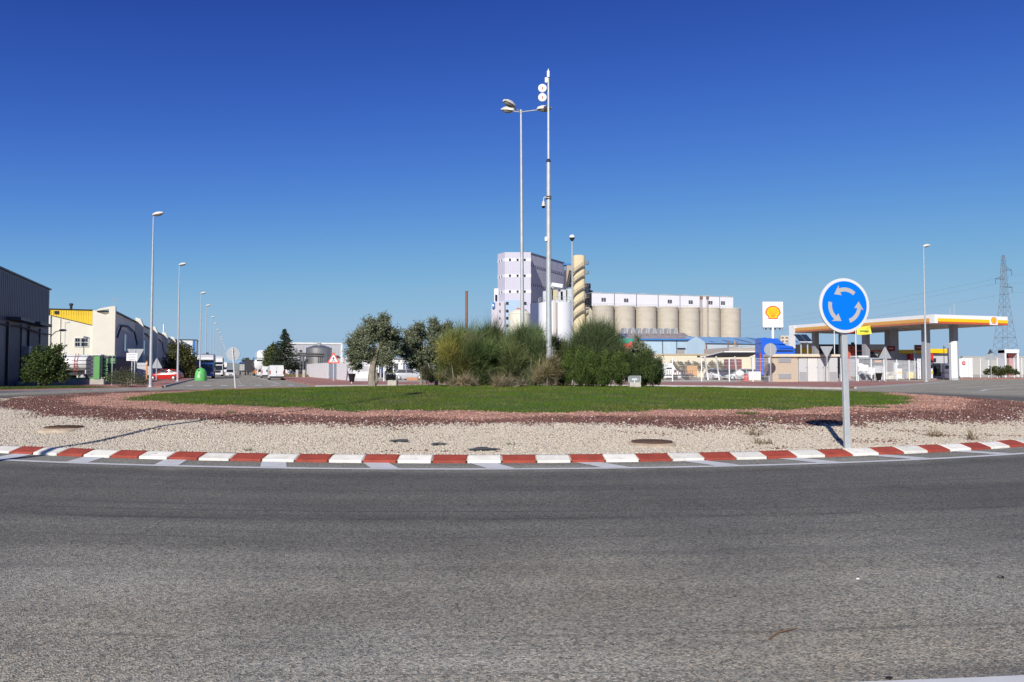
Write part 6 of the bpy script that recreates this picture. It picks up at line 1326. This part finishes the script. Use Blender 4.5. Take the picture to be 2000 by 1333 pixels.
def emblem(parent, cx, y, cz, s):
    def outline(k):
        pts = [(-.33 * k, -.46 * k), (-.35 * k, -.29 * k), (-.48 * k, -.17 * k)]
        n = 28
        for i in range(n + 1):
            a = math.pi * (1.03 - 1.06 * i / n); q = 1 + .02 * abs(math.sin(i / n * math.pi * 7)); pts.append((.54 * k * q * math.cos(a), -.02 + .5 * k * q * math.sin(a)))
        pts += [(.48 * k, -.17 * k), (.35 * k, -.29 * k), (.33 * k, -.46 * k)]; return pts
    f = lambda pts: [(cx + u * s, cz + v * s) for u, v in pts]
    e = MB().flat(f(outline(1.0)), y - .02, .02).build('emblem', sh_r, parent); MB().flat(f(outline(.84)), y - .034, .012).build('emblem_field', sh_y, e)
    for i in range(7):
        a = R(90 + (i - 3) * 22); p0 = (cx + .03 * (3 - i) * s * .8, cz - .3 * s); p1 = (cx + .4 * s * math.cos(a), cz - .02 * s + .38 * s * math.sin(a)); dx, dz = p1[0] - p0[0], p1[1] - p0[1]; l = math.hypot(dx, dz); nx, nz = -dz / l * .01 * s, dx / l * .01 * s
        MB().flat([(p0[0] - nx, p0[1] - nz), (p0[0] + nx, p0[1] + nz), (p1[0] + nx, p1[1] + nz), (p1[0] - nx, p1[1] - nz)], y - .042, .006).build('emblem_rib', sh_r, e)
emblem(t, .0, -.15, zz(611, D), 27.5 * m_)
# canopy
K = Vector((gx(1825, 100), 100, 0)); LX, LY = 13.2, 27.5; zc0, zc1 = zz(632, 100), zz(614.5, 100)
t = thing('station_canopy', 'white filling station canopy with yellow and red stripe on grey columns', 'canopy', K, G)
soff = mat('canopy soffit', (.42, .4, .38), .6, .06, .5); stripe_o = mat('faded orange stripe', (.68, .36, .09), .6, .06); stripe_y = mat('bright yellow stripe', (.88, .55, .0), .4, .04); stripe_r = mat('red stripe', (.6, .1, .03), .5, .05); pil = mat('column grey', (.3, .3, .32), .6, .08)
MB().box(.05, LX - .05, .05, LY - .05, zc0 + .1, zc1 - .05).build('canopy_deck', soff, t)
hF = zc1 - zc0
MB().box(0, LX, -.12, .04, zc0 + hF * .03, zc1).build('fascia', white_p, t); MB().box(-.12, .04, -.12, LY, zc0 + .03 * hF, zc1 + .01).build('fascia', white_p, t); MB().box(LX - .04, LX + .12, -.12, LY, zc0, zc1).build('fascia', white_p, t); MB().box(-.1, LX + .1, LY - .04, LY + .12, zc0, zc1).build('fascia', white_p, t)
MB().box(.55, LX + .05, -.17, -.125, zc0 + .22 * hF, zc0 + .58 * hF).build('fascia_stripe', stripe_y, t); MB().box(.55, LX + .05, -.17, -.125, zc0 - .0, zc0 + .21 * hF).build('fascia_stripe', stripe_r, t)
MB().box(-.17, -.125, .5, LY, zc0 + .22 * hF, zc0 + .6 * hF).build('fascia_stripe', stripe_o, t); MB().box(-.17, -.125, .5, LY, zc0, zc0 + .21 * hF).build('fascia_stripe', mat('faded red stripe', (.5, .16, .08), .6), t)
MB().box(LX + .125, LX + .17, 0, LY, zc0, zc0 + .3 * hF).build('fascia_stripe', stripe_r, t); MB().box(-.2, -.12, LY - 1.4, LY, zc0 - 2.6, zc1 - .1).build('end_panel', white_p, t)
pn = MB().box(LX - 3.4, LX - 2.0, -.26, -.175, zc0 - .02, zc1 + .0).build('emblem_panel', white_p, t); emblem(pn, LX - 2.7, -.26, (zc0 + zc1) / 2, .95)
for u, v in ((7, 3), (2.5, 3.5), (7, 13), (2.5, 14), (7, 23.5), (2.5, 24.5), (11, 18)): MB().box(u - .42, u + .42, v - .35, v + .35, 0, zc0 + .12).build('column', pil, t)
for u, v in ((1.5, 9), (5, 9), (9, 14), (5, 20)): MB().box(u - .3, u + .3, v - .3, v + .3, zc0 + .02, zc0 + .12).build('ceiling_lamp', lamp_body, t)
for u, v in ((4, .3), (10, 6)): MB().tube([(u, v, zc1), (u, v, zc1 + 1.6)], .03, 5).build('roof_aerial', galv, t); 
# station kiosk
t = thing('station_kiosk', 'filling station kiosk with yellow fascia and red columns', 'building', (gx(1748, 122), 122, 0), R(6)); m_ = 122 / FPX; kx = lambda px: (px - 1748) * m_
zy0, zy1 = zz(691, 122), zz(683.5, 122)
MB().box(kx(1750), kx(1876), .6, 5, 0, zy0).build('wall', mat('kiosk wall', (.5, .52, .54), .6, .05, .4), t); MB().box(kx(1754), kx(1802), -.1, 5.1, zy0, zy1).build('fascia', stripe_y, t); MB().box(kx(1815), kx(1877), -.1, 5.1, zy0 + .1, zy1 + .15).build('fascia', stripe_y, t); MB().box(kx(1802), kx(1815), .2, 5, zy0, zy1 - .1).build('fascia_link', soff, t)
for px in (1782, 1824, 1874): MB().box(kx(px - 3.5), kx(px + 3.5), -.05, .55, 0, zy0).build('red_column', mat('column red', (.65, .03, .03), .45), t)
for a0, a1, z0, z1 in ((1757, 1772, .9, 2.5), (1786, 1798, .2, 2.4), (1832, 1848, .3, 2.4), (1833, 1838, 2.5, 3.2)): 
    w_ = MB().box(kx(a0), kx(a1), .52, .6, z0, z1).build('window', glass, t); MB().box(kx(a0) - .06, kx(a1) + .06, .48, .55, z0 - .08, z0).build('sill', white_p, w_)
tp = thing('price_totem', 'tall plain white slanted totem beside the kiosk', 'totem', (gx(1864, 101), 101, 0)); b = MB(); m2 = 101 / FPX; b.flat([(-6 * m2, 0), (6 * m2, 0), (6 * m2, zz(667, 101)), (0, zz(667, 101)), (-6 * m2, zz(672, 101))], 0, .6); b.build('totem_body', white_p, tp, bevel=.03); MB().box(-.42, .42, -.05, 0, .0, .3).build('totem_foot', galv, tp)
for lab, px, py0, py1, D in (('maroon sign box left of the station lamp post', 1796, 674, 685, 108), ('maroon sign box left of a grey canopy column', 1741, 676, 686, 112)):
    q = thing('hanging_sign', lab, 'sign', (gx(px, D), D, 0)); w = 7.5 * D / FPX; MB().box(-w, w, 0, .2, zz(py1, D), zz(py0, D)).build('sign_box', mat('maroon sign', (.16, .015, .02), .4), q); MB().box(-w * .6, w * .5, -.02, 0, zz((py0 + py1) / 2 + .8, D), zz((py0 + py1) / 2 - .8, D)).build('lettering_strip', mat('gold print', (.55, .35, .15), .5), q)
    MB().tube([(-w - .1, .1, 0), (-w - .1, .1, zz(py0, D))], .07, 6).build('post', galv, q)
def pump(label, px, D, h=2.0, band=None):
    q = thing('fuel_pump', label, 'fuel pump', (gx(px, D), D, .12), R(20), 'fuel pumps'); MB().box(-.5, .5, -.3, .3, 0, h).build('pump_body', white_p, q, bevel=.04); MB().box(-.4, .4, -.33, -.3, h * .62, h * .85).build('display', glass, q); MB().box(-.52, .52, -.32, .32, h * .3, h * .42).build('pump_band', band or stripe_y, q)
    MB().tube([(.53, -.1, h * .55), (.7, -.15, h * .3), (.6, -.12, h * .2), (.53, -.1, h * .5)], .03, 6).build('hose', black_p, q); MB().box(-.7, .7, -.45, .45, -.12, .02).build('pump_plinth', conc, q)
pump('tall cream fuel pump just left of the station lamp post', 1813, 110, 2.3); pump('white fuel pump with yellow band behind the fence', 1783, 113, 2.2); pump('narrow pale fuel pump behind the fence near the second column', 1753, 112, 2.3); pump('low white fuel pump left of the kiosk window', 1768, 116, 1.6, white_p); pump('grey fuel pump before the kiosk door', 1846, 114, 2.2, galv)
for lab, px, D, c in (('yellow box behind the station fence', 1783, 109, sh_y), ('cream service box behind the station fence', 1735, 102, mat('service cream', (.6, .55, .42), .6))):
    q = thing('service_box', lab, 'box', (gx(px, D), D, 0)); MB().box(-.8, .8, -.3, .3, .1, 1.0).build('box_body', c, q, bevel=.03); MB().box(-.85, .85, -.35, .35, 1.0, 1.06).build('box_lid', white_p, q)
tag(MB().box(gx(1846, 116) - .1, gx(1846, 116) + .0, 115, 115.2, 0, 4.6).build('standpipe', galv), 'thin grey standpipe beside the kiosk', 'pipe')
t = thing('station_ladder_frame', 'small grey metal frame standing above the kiosk', 'frame', (gx(1850, 118), 118, 0))
for x1 in (-.5, .5): MB().tube([(x1, 0, 0), (x1, 0, zz(672, 118))], .05, 5).build('upright', galv, t)
for py in (673, 679): MB().tube([(-.6, 0, zz(py, 118)), (.6, 0, zz(py, 118))], .05, 5).build('crossbar', galv, t)
# dark shop, red frame, coach
blk = mat('charcoal fascia', (.035, .035, .04), .5, .1)
t = thing('dark_shop', 'low dark shop building with charcoal fascia under the canopy', 'building', (gx(1572, 132), 132, 0), R(0)); m_ = 132 / FPX; kx = lambda px: (px - 1572) * m_
MB().box(0, kx(1737), 0, 8, 0, zz(690, 132)).build('wall', mat('shop wall', (.28, .24, .2), .7), t); MB().box(-.1, kx(1738), -.2, 8.1, zz(690, 132), zz(673, 132)).build('fascia', blk, t)
for k in range(6): MB().box(kx(1580 + k * 24), kx(1598 + k * 24), -.08, 0, .4, 2.4).build('window', glass, t)
b = MB(); b.flat([(kx(1553), 0), (kx(1586), 0), (kx(1574), zz(672, 132)), (kx(1553), zz(671, 132))], -3, .3); b.build('slanted_wall', mat('tan slanted wall', (.55, .48, .4), .7), t); b = MB(); b.flat([(kx(1553), zz(690, 129)), (kx(1583), zz(690, 129)), (kx(1580), zz(682, 129)), (kx(1553), zz(681, 129))], -3.06, .05); b.build('yellow_stripe', stripe_y, t)
for px, w in ((1565, 12), (1578, 12)):
    q = thing('solar_panel', ('left' if px == 1565 else 'right') + ' of two tilted dark solar panels by the canopy end', 'solar panel', (gx(px, 116), 116, zz(667, 116)), 0, 'solar panels'); m2 = 116 / FPX; b = MB(); b.add([(-6 * m2 + .25, 0, 0), (6 * m2 + .25, 0, 0), (6 * m2 - .3, .9, 14 * m2), (-6 * m2 - .3, .9, 14 * m2)], [(0, 1, 2, 3)]); o = b.build('panel', mat('solar glass', (.02, .03, .06), .15), q); so = o.modifiers.new('thickness', 'SOLIDIFY'); so.thickness = .05
    MB().box(-6 * m2 + .2, 6 * m2 + .2, -.05, .9, -.14, -.06).build('mount', white_p, q)
    MB().box(.1, .25, .5, .65, -zz(667, 116), -.1).build('support', galv, q)
for k, px in enumerate((1529, 1537)): q = thing('condenser_unit', ('left' if k == 0 else 'right') + ' cream condenser box above the blue cab', 'air conditioner', (gx(px, 126), 126, 0)); MB().box(-.32, .32, 0, .5, zz(671, 126), zz(656, 126)).build('casing', mat('condenser cream', (.62, .56, .48), .6), q); MB().box(-.2, .2, -.04, 0, zz(662, 126), zz(658, 126)).build('fan_grille', mat('fan brown', (.2, .15, .12), .6), q); MB().box(-.2, .2, -.04, 0, zz(669, 126), zz(665, 126)).build('fan_grille', MATS['fan brown'], q); MB().box(-.1, .1, .1, .3, 0, zz(671, 126)).build('support', galv, q)
orr = mat('orange red steel', (.5, .1, .06), .6, .1)
t = thing('red_gantry', 'orange red steel wash gantry behind the fence', 'gantry', (gx(1666, 118), 118, 0)); m2 = 118 / FPX
for x1 in (-7, 4): MB().box((x1 - 3) * m2, (x1 + 3) * m2, 0, .5, 0, zz(676, 118)).build('column', orr, t)
for k in range(6): MB().box(-4 * m2, 1 * m2, .1, .3, .5 + k * .7, .7 + k * .7).build('brace', orr, t)
MB().box(-2 * m2, 75 * m2, .1, .5, zz(687, 118), zz(684, 118)).build('beam', orr, t); MB().box(70 * m2, 73 * m2, .1, .5, 0, zz(687, 118)).build('column', orr, t); MB().box(-1 * m2, 3 * m2, 0, .5, zz(676, 118), zz(669, 118)).build('lamp', black_p, t)
t = thing('coach', 'white roofed coach with long dark windows behind the fence', 'bus', (gx(1704, 104), 104, 0), R(6)); m2 = 104 / FPX
b = MB(); b.ext([(-30 * m2, .4), (26 * m2, .4), (26 * m2, 2.95), (-28 * m2, 3.0), (-30 * m2, 2.4)], 'y', 0, 2.3); b.build('body', mat('coach grey', (.42, .43, .45), .4), t, bevel=.08); MB().box(-28 * m2, 25 * m2, -.03, 0, 1.75, 2.85).build('window_band', glass, t); MB().box(-29 * m2, -8 * m2, -.05, 2.2, 3.02, 3.25).build('roof_unit', white_p, t, bevel=.05)
MB().box(4 * m2, 18 * m2, -.05, -.03, 2.4, 2.6).build('lettering_strip', mat('orange print', (.75, .3, .08), .5), t); MB().box(-30 * m2 - .03, 25.5 * m2, -.03, 0, .45, .7).build('skirt', dark_m, t)
for x1 in (-20, 15): wheel(t, x1 * m2, .05, .45, .28); wheel(t, x1 * m2, 2.2, .45, .28)
# flags
for lab, px, py0, D in (('thin white flagpole left of the blue round sign post', 1630, 640, 90), ('white flagpole carrying the yellow flag', 1672, 636, 87)):
    q = thing('flagpole', lab, 'flagpole', (gx(px, D), D, .1)); MB().tube([(0, 0, 0), (0, 0, zz(py0, D) - .1)], [.055, .04], 8).build('pole', white_p, q, True); MB().ell((0, 0, zz(py0, D) - .05), (.07, .07, .07), 8, 5).build('finial', white_p, q, True)
fy = mat('yellow flag cloth', (.85, .75, .06), .8, .06, 2)
def flag(lab, px, D, w, h, m):
    b = MB(); n = 12; v = []
    for j in range(n + 1):
        for i in range(n + 1): u = i / n; v.append((w * u, .12 * math.sin(u * 7 + j * .3) * u, -h * j / n - .1 * u * math.sin(u * 5)))
    b.add(v, [(j * (n + 1) + i, j * (n + 1) + i + 1, (j + 1) * (n + 1) + i + 1, (j + 1) * (n + 1) + i) for j in range(n) for i in range(n)]); q = thing('flag', lab, 'flag', (gx(px, D), D - .06, zz(638, D))); o = b.build('cloth', m, q, True); so = o.modifiers.new('thickness', 'SOLIDIFY'); so.thickness = .008
    return q
q = flag('yellow advertising flag fluttering right of the round sign', 1673.5, 87, 1.65, .95, fy); MB().box(.3, 1.35, -.16, -.14, -.55, -.42).build('lettering_strip', mat('green print', (.3, .45, .08), .6), q)
flag('small red flag end showing under the round sign', 1655, 88, .9, .75, mat('red flag cloth', (.6, .05, .04), .8))
# blue truck cab in the yard
bc = paint('bright blue', (.015, .12, .62)); D = 92; m2 = D / FPX
t = thing('truck', 'bright blue truck cab with roof deflector behind the utility hut', 'truck', (gx(1487, D), D, .1), 0, 'parked trucks'); zq = lambda py: zz(py, D) - .1
b = MB(); b.ext([(0, .6), (13 * m2, .6), (13 * m2, zq(670)), (0, zq(671))], 'y', 0, 2.4); b.build('side_fairing', bc, t, bevel=.06)
b = MB(); b.ext([(0, zq(671)), (45 * m2, zq(673)), (50 * m2, zq(675)), (33 * m2, zq(662)), (4 * m2, zq(660)), (0, zq(662))], 'y', .1, 2.3); b.build('roof_deflector', bc, t, bevel=.08)
b = MB(); b.ext([(13.5 * m2, .6), (67 * m2, .6), (67 * m2, zq(685)), (63 * m2, zq(677)), (50 * m2, zq(674.5)), (30 * m2, zq(673)), (13.5 * m2, zq(672))], 'y', .05, 2.35); b.build('cab', bc, t, bevel=.12)
MB().box(30 * m2, 62 * m2, .0, .06, zq(687), zq(684.5)).build('window_strip', glass, t); MB().box(36 * m2, 64 * m2, -.02, .05, zq(681), zq(679.8)).build('crease', paint('deep blue', (.01, .06, .35)), t); MB().box(-.12, -.02, .1, .5, .6, zq(690)).build('marker_stripe', mat('red marker', (.6, .08, .05), .5), t)
for x1 in (1.0, 3.4): wheel(t, x1, .2, .5, .3); wheel(t, x1, 2.2, .5, .3)
MB().box(-2.5, 4, .6, 1.8, .55, .8).build('chassis', dark_m, t)
# car shelter
D = 100; t = thing('car_shelter', 'grey shade roof on slanted white posts over parked cars', 'shelter', (gx(1372, D), D, 0), R(0)); m2 = D / FPX; kx = lambda px: (px - 1372) * m2
b = MB(); zf, zk = zz(699, D - 4), zz(688.5, D + 3)
b.add([(gx(1370, D + 4) - gx(1372, D), 4, zz(698.5, D + 4)), (gx(1462, D + 4) - gx(1372, D), 4, zz(697, D + 4)), (gx(1483, D - 1) - gx(1372, D), -1, zz(688.5, D - 1)), (gx(1412, D - 1) - gx(1372, D), -1, zz(688.5, D - 1))], [(0, 1, 2, 3)]); o = b.build('shade_roof', mat('shade sheet', (.13, .14, .18), .6, .06), t); so = o.modifiers.new('thickness', 'SOLIDIFY'); so.thickness = .06
MB().tube([(kx(1410), -1.05, zz(687.6, D - 1)), (kx(1483), -1.05, zz(687.6, D - 1))], .09, 6).build('roof_edge', white_p, t); MB().tube([(gx(1369, D + 4) - gx(1372, D), 4.05, zz(698.5, D + 4)), (gx(1410, D - 1) - gx(1372, D), -1.05, zz(687.8, D - 1))], .07, 6).build('roof_edge', white_p, t)
for px in (1376, 1398, 1434, 1466):
    MB().tube([(kx(px) - .1, -.6, zz(697.5, D)), (kx(px) + .45, .6, 1.1), (kx(px) + .6, .6, .0)], [.11, .11, .11], 6).build('slanted_post', white_p, t)
MB().tube([(kx(1464), -1.3, zz(696, D)), (kx(1480), -1.3, zz(693.5, D))], .08, 6).build('roof_arm', white_p, t)
# cars and things in the yard
van('white van behind the mesh fence beside the rosemary', sp(1296, 108), R(0), white_c, 4.6, 2.3)
car('dark car parked behind the mesh fence left of the orange crate', sp(1324, 112), R(8), dkblue, 4.2)
car('white car under the shade roof seen from the front', sp(1396, 106), R(-80), white_c, 4.0, 1.5)
car('dark grey car under the middle of the shade roof', sp(1418, 107), R(100), black_c, 4.2, 1.5)
car('silver car parked at the right end of the shade roof', sp(1450, 99), R(170), silver, 4.3, 1.5)
car('silver estate car beyond the left end of the fence', sp(800, 101), R(5), silver, 4.3)
car('dark car seen through the fence behind the left olive', sp(778, 104), R(-10), black_c, 4.2)
car('white car behind the fence between the olives', sp(826, 106), R(10), white_c, 4.2)
t = thing('orange_barrier', 'orange barrier on the ground behind the left fence', 'barrier', sp(806, 90)); MB().box(-.7, .6, 0, .3, .1, .45).build('barrier_body', mat('orange plastic', (.5, .17, .04), .6), t, bevel=.04); MB().box(-.75, .65, -.05, .35, .0, .1).build('foot', dark_m, t)
t = thing('orange_crate', 'large orange wooden crate in the yard', 'crate', sp(1351, 108)); MB().box(-.65, .75, 0, 1.4, .5, 1.9).build('box_body', mat('crate orange', (.55, .3, .12), .8, .15), t); MB().box(-.9, -.1, -.2, .6, .1, .9).build('lower_box', mat('crate brown', (.25, .12, .06), .8), t)
for k in range(4): MB().box(-.67, .77, -.03, 0, .55 + k * .35, .83 + k * .35).build('plank', MATS['crate orange'], t)
t = thing('scrap_trailer', 'low dark trailer with side slats in the yard', 'trailer', sp(1335, 102)); MB().box(-2.2, 1.4, 0, 1.8, .55, .7).build('bed', dark_m, t)
for k in range(12): MB().box(-2.2 + k * .3, -2.12 + k * .3, -.04, .0, .7, 1.3).build('stake', rustp, t)
wheel(t, -1.2, .1, .35); wheel(t, .4, .1, .35)
t = thing('water_tank_cube', 'white plastic cube tank by the fence near the hut', 'tank', sp(1473, 90)); MB().box(-.7, .75, 0, 1.0, .15, 1.15).build('tank_body', white_dirty, t, bevel=.05)
for k in range(4): MB().tube([(-.7 + k * .48, -.03, .1), (-.7 + k * .48, -.03, 1.2)], .02, 4).build('cage_bar', galv, t)
MB().box(-.75, .8, 0, 1, 0, .13).build('pallet', pal, t)
t = thing('cement_mixer', 'small pale cement mixer drum behind the fence', 'mixer', sp(1444, 88)); MB().lathe([(.2, -.45), (.42, -.15), (.45, .1), (.25, .45), (.22, .45)], 16, (0, 0, .9), 'x').build('drum', white_dirty, t, True); MB().tube([(-.4, 0, 0), (0, .1, .8), (.4, 0, 0)], .04, 6).build('stand', orr, t); wheel(t, .35, .2, .2, .08)
t = thing('red_canister', 'red canister standing at the fence foot', 'canister', sp(1457, 86)); MB().lathe([(.24, 0), (.25, .1), (.25, .65), (.16, .8), (.06, .86)], 14).build('body', mat('canister red', (.6, .04, .04), .5), t, True); MB().lathe([(.05, .86), (.07, .88), (.07, .93)], 10).build('cap', black_p, t)
bush('yard_shrub', 'scrubby hedge of dry weeds along the cream yard wall', 1330, 128, [(1314 + 5 * k, 711 + 5 * (k % 3), 6) for k in range(22)], 7000, (.16, .14, .07), (.34, .28, .17), size=.2, z=0)
# low white depot behind the left part of the fence
t = thing('white_depot', 'long low white depot with dark bays behind the olives and fence', 'building', (gx(692, 122), 122, 0), R(4)); m2 = 122 / FPX; Ld = 175 * m2; zd = zz(701, 122)
MB().box(0, Ld, 0, 9, 0, zd).build('wall', white_dirty, t); MB().box(-.2, Ld + .2, -.35, 9.2, zd, zd + .22).build('roof_edge', mat('depot grey trim', (.3, .33, .38), .6), t)
for k in range(6):
    x0 = .8 + k * 2.3; q = MB().box(x0, x0 + 1.5, -.05, .0, .1 if k % 2 else 1.1, 2.3).build('bay_door' if k % 2 else 'window', MATS['navy steel'] if k % 2 else glass, t); MB().box(x0 - .08, x0 + 1.58, -.1, -.0, 2.3, 2.42).build('lintel', MATS['depot grey trim'], q)
for k in range(4): MB().box(.2 + k * 3.9, .32 + k * 3.9, -.08, 0, 0, zd).build('downpipe', galv, t)
# small white hut and lattice pylon
t = thing('white_kiosk', 'small white open hut with a maroon hopper at far right', 'hut', (gx(1976, 150), 150, 0)); m2 = 150 / FPX
for a0, a1 in ((-14, -10.5), (10.5, 14)): MB().box(a0 * m2, a1 * m2, 0, 2, 0, zz(684, 150)).build('side_wall', white_p, t)
MB().box(-14 * m2, 14 * m2, -.1, 2.1, zz(690, 150), zz(683, 150)).build('lintel', white_p, t); MB().box(-10.4 * m2, 10.4 * m2, 1.6, 1.9, 0, zz(690, 150)).build('back_wall', mat('pinkish wall', (.5, .3, .28), .7), t)
b = MB(); b.flat([(-9 * m2, zz(691, 150)), (9 * m2, zz(691, 150)), (3 * m2, zz(699, 150)), (-3 * m2, zz(699, 150))], .2, 1); b.build('hopper', mat('maroon hopper', (.12, .015, .015), .6), t); MB().box(-3 * m2, 3 * m2, .3, 1, 0, zz(699, 150)).build('chute', mat('chute pink', (.5, .2, .18), .6), t)
for k in range(8):
    pass
tag(MB().box(gx(1880, 210), gx(2060, 210), 210, 211, 0, zz(696, 210)).build('far_wall', mat('far grey wall', (.36, .35, .32), .8)), 'long low grey wall on the horizon at far right', 'wall')
D = 250; t = thing('lattice_pylon', 'tall grey steel lattice power pylon at far right', 'pylon', (gx(1964, D), D, 0), R(25)); Z = lambda py: zz(py, D); lat = mat('pylon steel', (.13, .13, .15), .6, .1)
lv = [(0, 2.9), (Z(690), 2.65), (Z(660), 2.1), (Z(630), 1.6), (Z(600), 1.15), (Z(575), .85), (Z(560), .75), (Z(545), .68), (Z(530), .62), (Z(515), .5), (Z(499), .28)]
for i in range(len(lv) - 1):
    b = MB(); (z0, a), (z1, c) = lv[i], lv[i + 1]; P0 = [(-a, -a), (a, -a), (a, a), (-a, a)]; P1 = [(-c, -c), (c, -c), (c, c), (-c, c)]
    for k in range(4):
        j = (k + 1) % 4; b.tube([(*P0[k], z0), (*P1[k], z1)], .06, 4); b.tube([(*P1[k], z1), (*P1[j], z1)], .03, 4)
        n = 1 if z1 - z0 < 4 else 2
        for s in range(n):
            f0, f1 = s / n, (s + 1) / n; L_ = lambda A, B, f: (A[0] + (B[0] - A[0]) * f, A[1] + (B[1] - A[1]) * f, z0 + (z1 - z0) * f)
            b.tube([L_(P0[k], P1[k], f0), L_(P0[j], P1[j], f1)], .03, 4); b.tube([L_(P0[j], P1[j], f0), L_(P0[k], P1[k], f1)], .03, 4)
    b.build('lattice_section', lat, t)
for py, s in ((527, 1), (546, -1), (561, 1)):
    z = Z(py); b = MB(); x1 = s * 4.2; b.tube([(s * .5, 0, z), (x1, 0, z)], .09, 4); b.tube([(s * .5, 0, z + 1.2), (x1, 0, z + .1)], .06, 4); b.tube([(s * 2, 0, z), (s * 2, 0, z + .7)], .05, 4); o = b.build('crossarm', lat, t); MB().tube([(x1, 0, z), (x1, 0, z - 1.7)], .09, 5).build('insulator', lat, o)
    a_ = Vector((x1, 0, z - 1.7)); dl = Matrix.Rotation(-R(25), 4, 'Z')
    for tgt in (Vector((-150, 420, -1)), Vector((120, -90, 8))):
        w_ = dl @ tgt; pts = [a_.lerp(a_ + w_, k / 20) + Vector((0, 0, -9 * 4 * (k / 20) * (1 - k / 20) * (w_.length / 450))) for k in range(21)]; MB().tube(pts, .016, 4).build('power_line', lat, t)
# far low tree line and hills along the horizon
hill = mat('far hills', (.17, .19, .2), 1, .15, .004)
b = MB(); n = 160; v = []
for k in range(n):
    px = -400 + 2800 * k / (n - 1); Y = 3600; h = 14 + 10 * math.sin(k * .17) + 6 * math.sin(k * .43 + 1) + 2 * random.random(); v += [(gx(px, Y), Y, -5), (gx(px, Y), Y, max(h, 3) + 6), (gx(px, Y), Y + 900, -5)]
b.add(v, [(3 * k, 3 * k + 3, 3 * k + 4, 3 * k + 1) for k in range(n - 1)] + [(3 * k + 1, 3 * k + 4, 3 * k + 5, 3 * k + 2) for k in range(n - 1)]); struct(b.build('hills', hill, None, True))
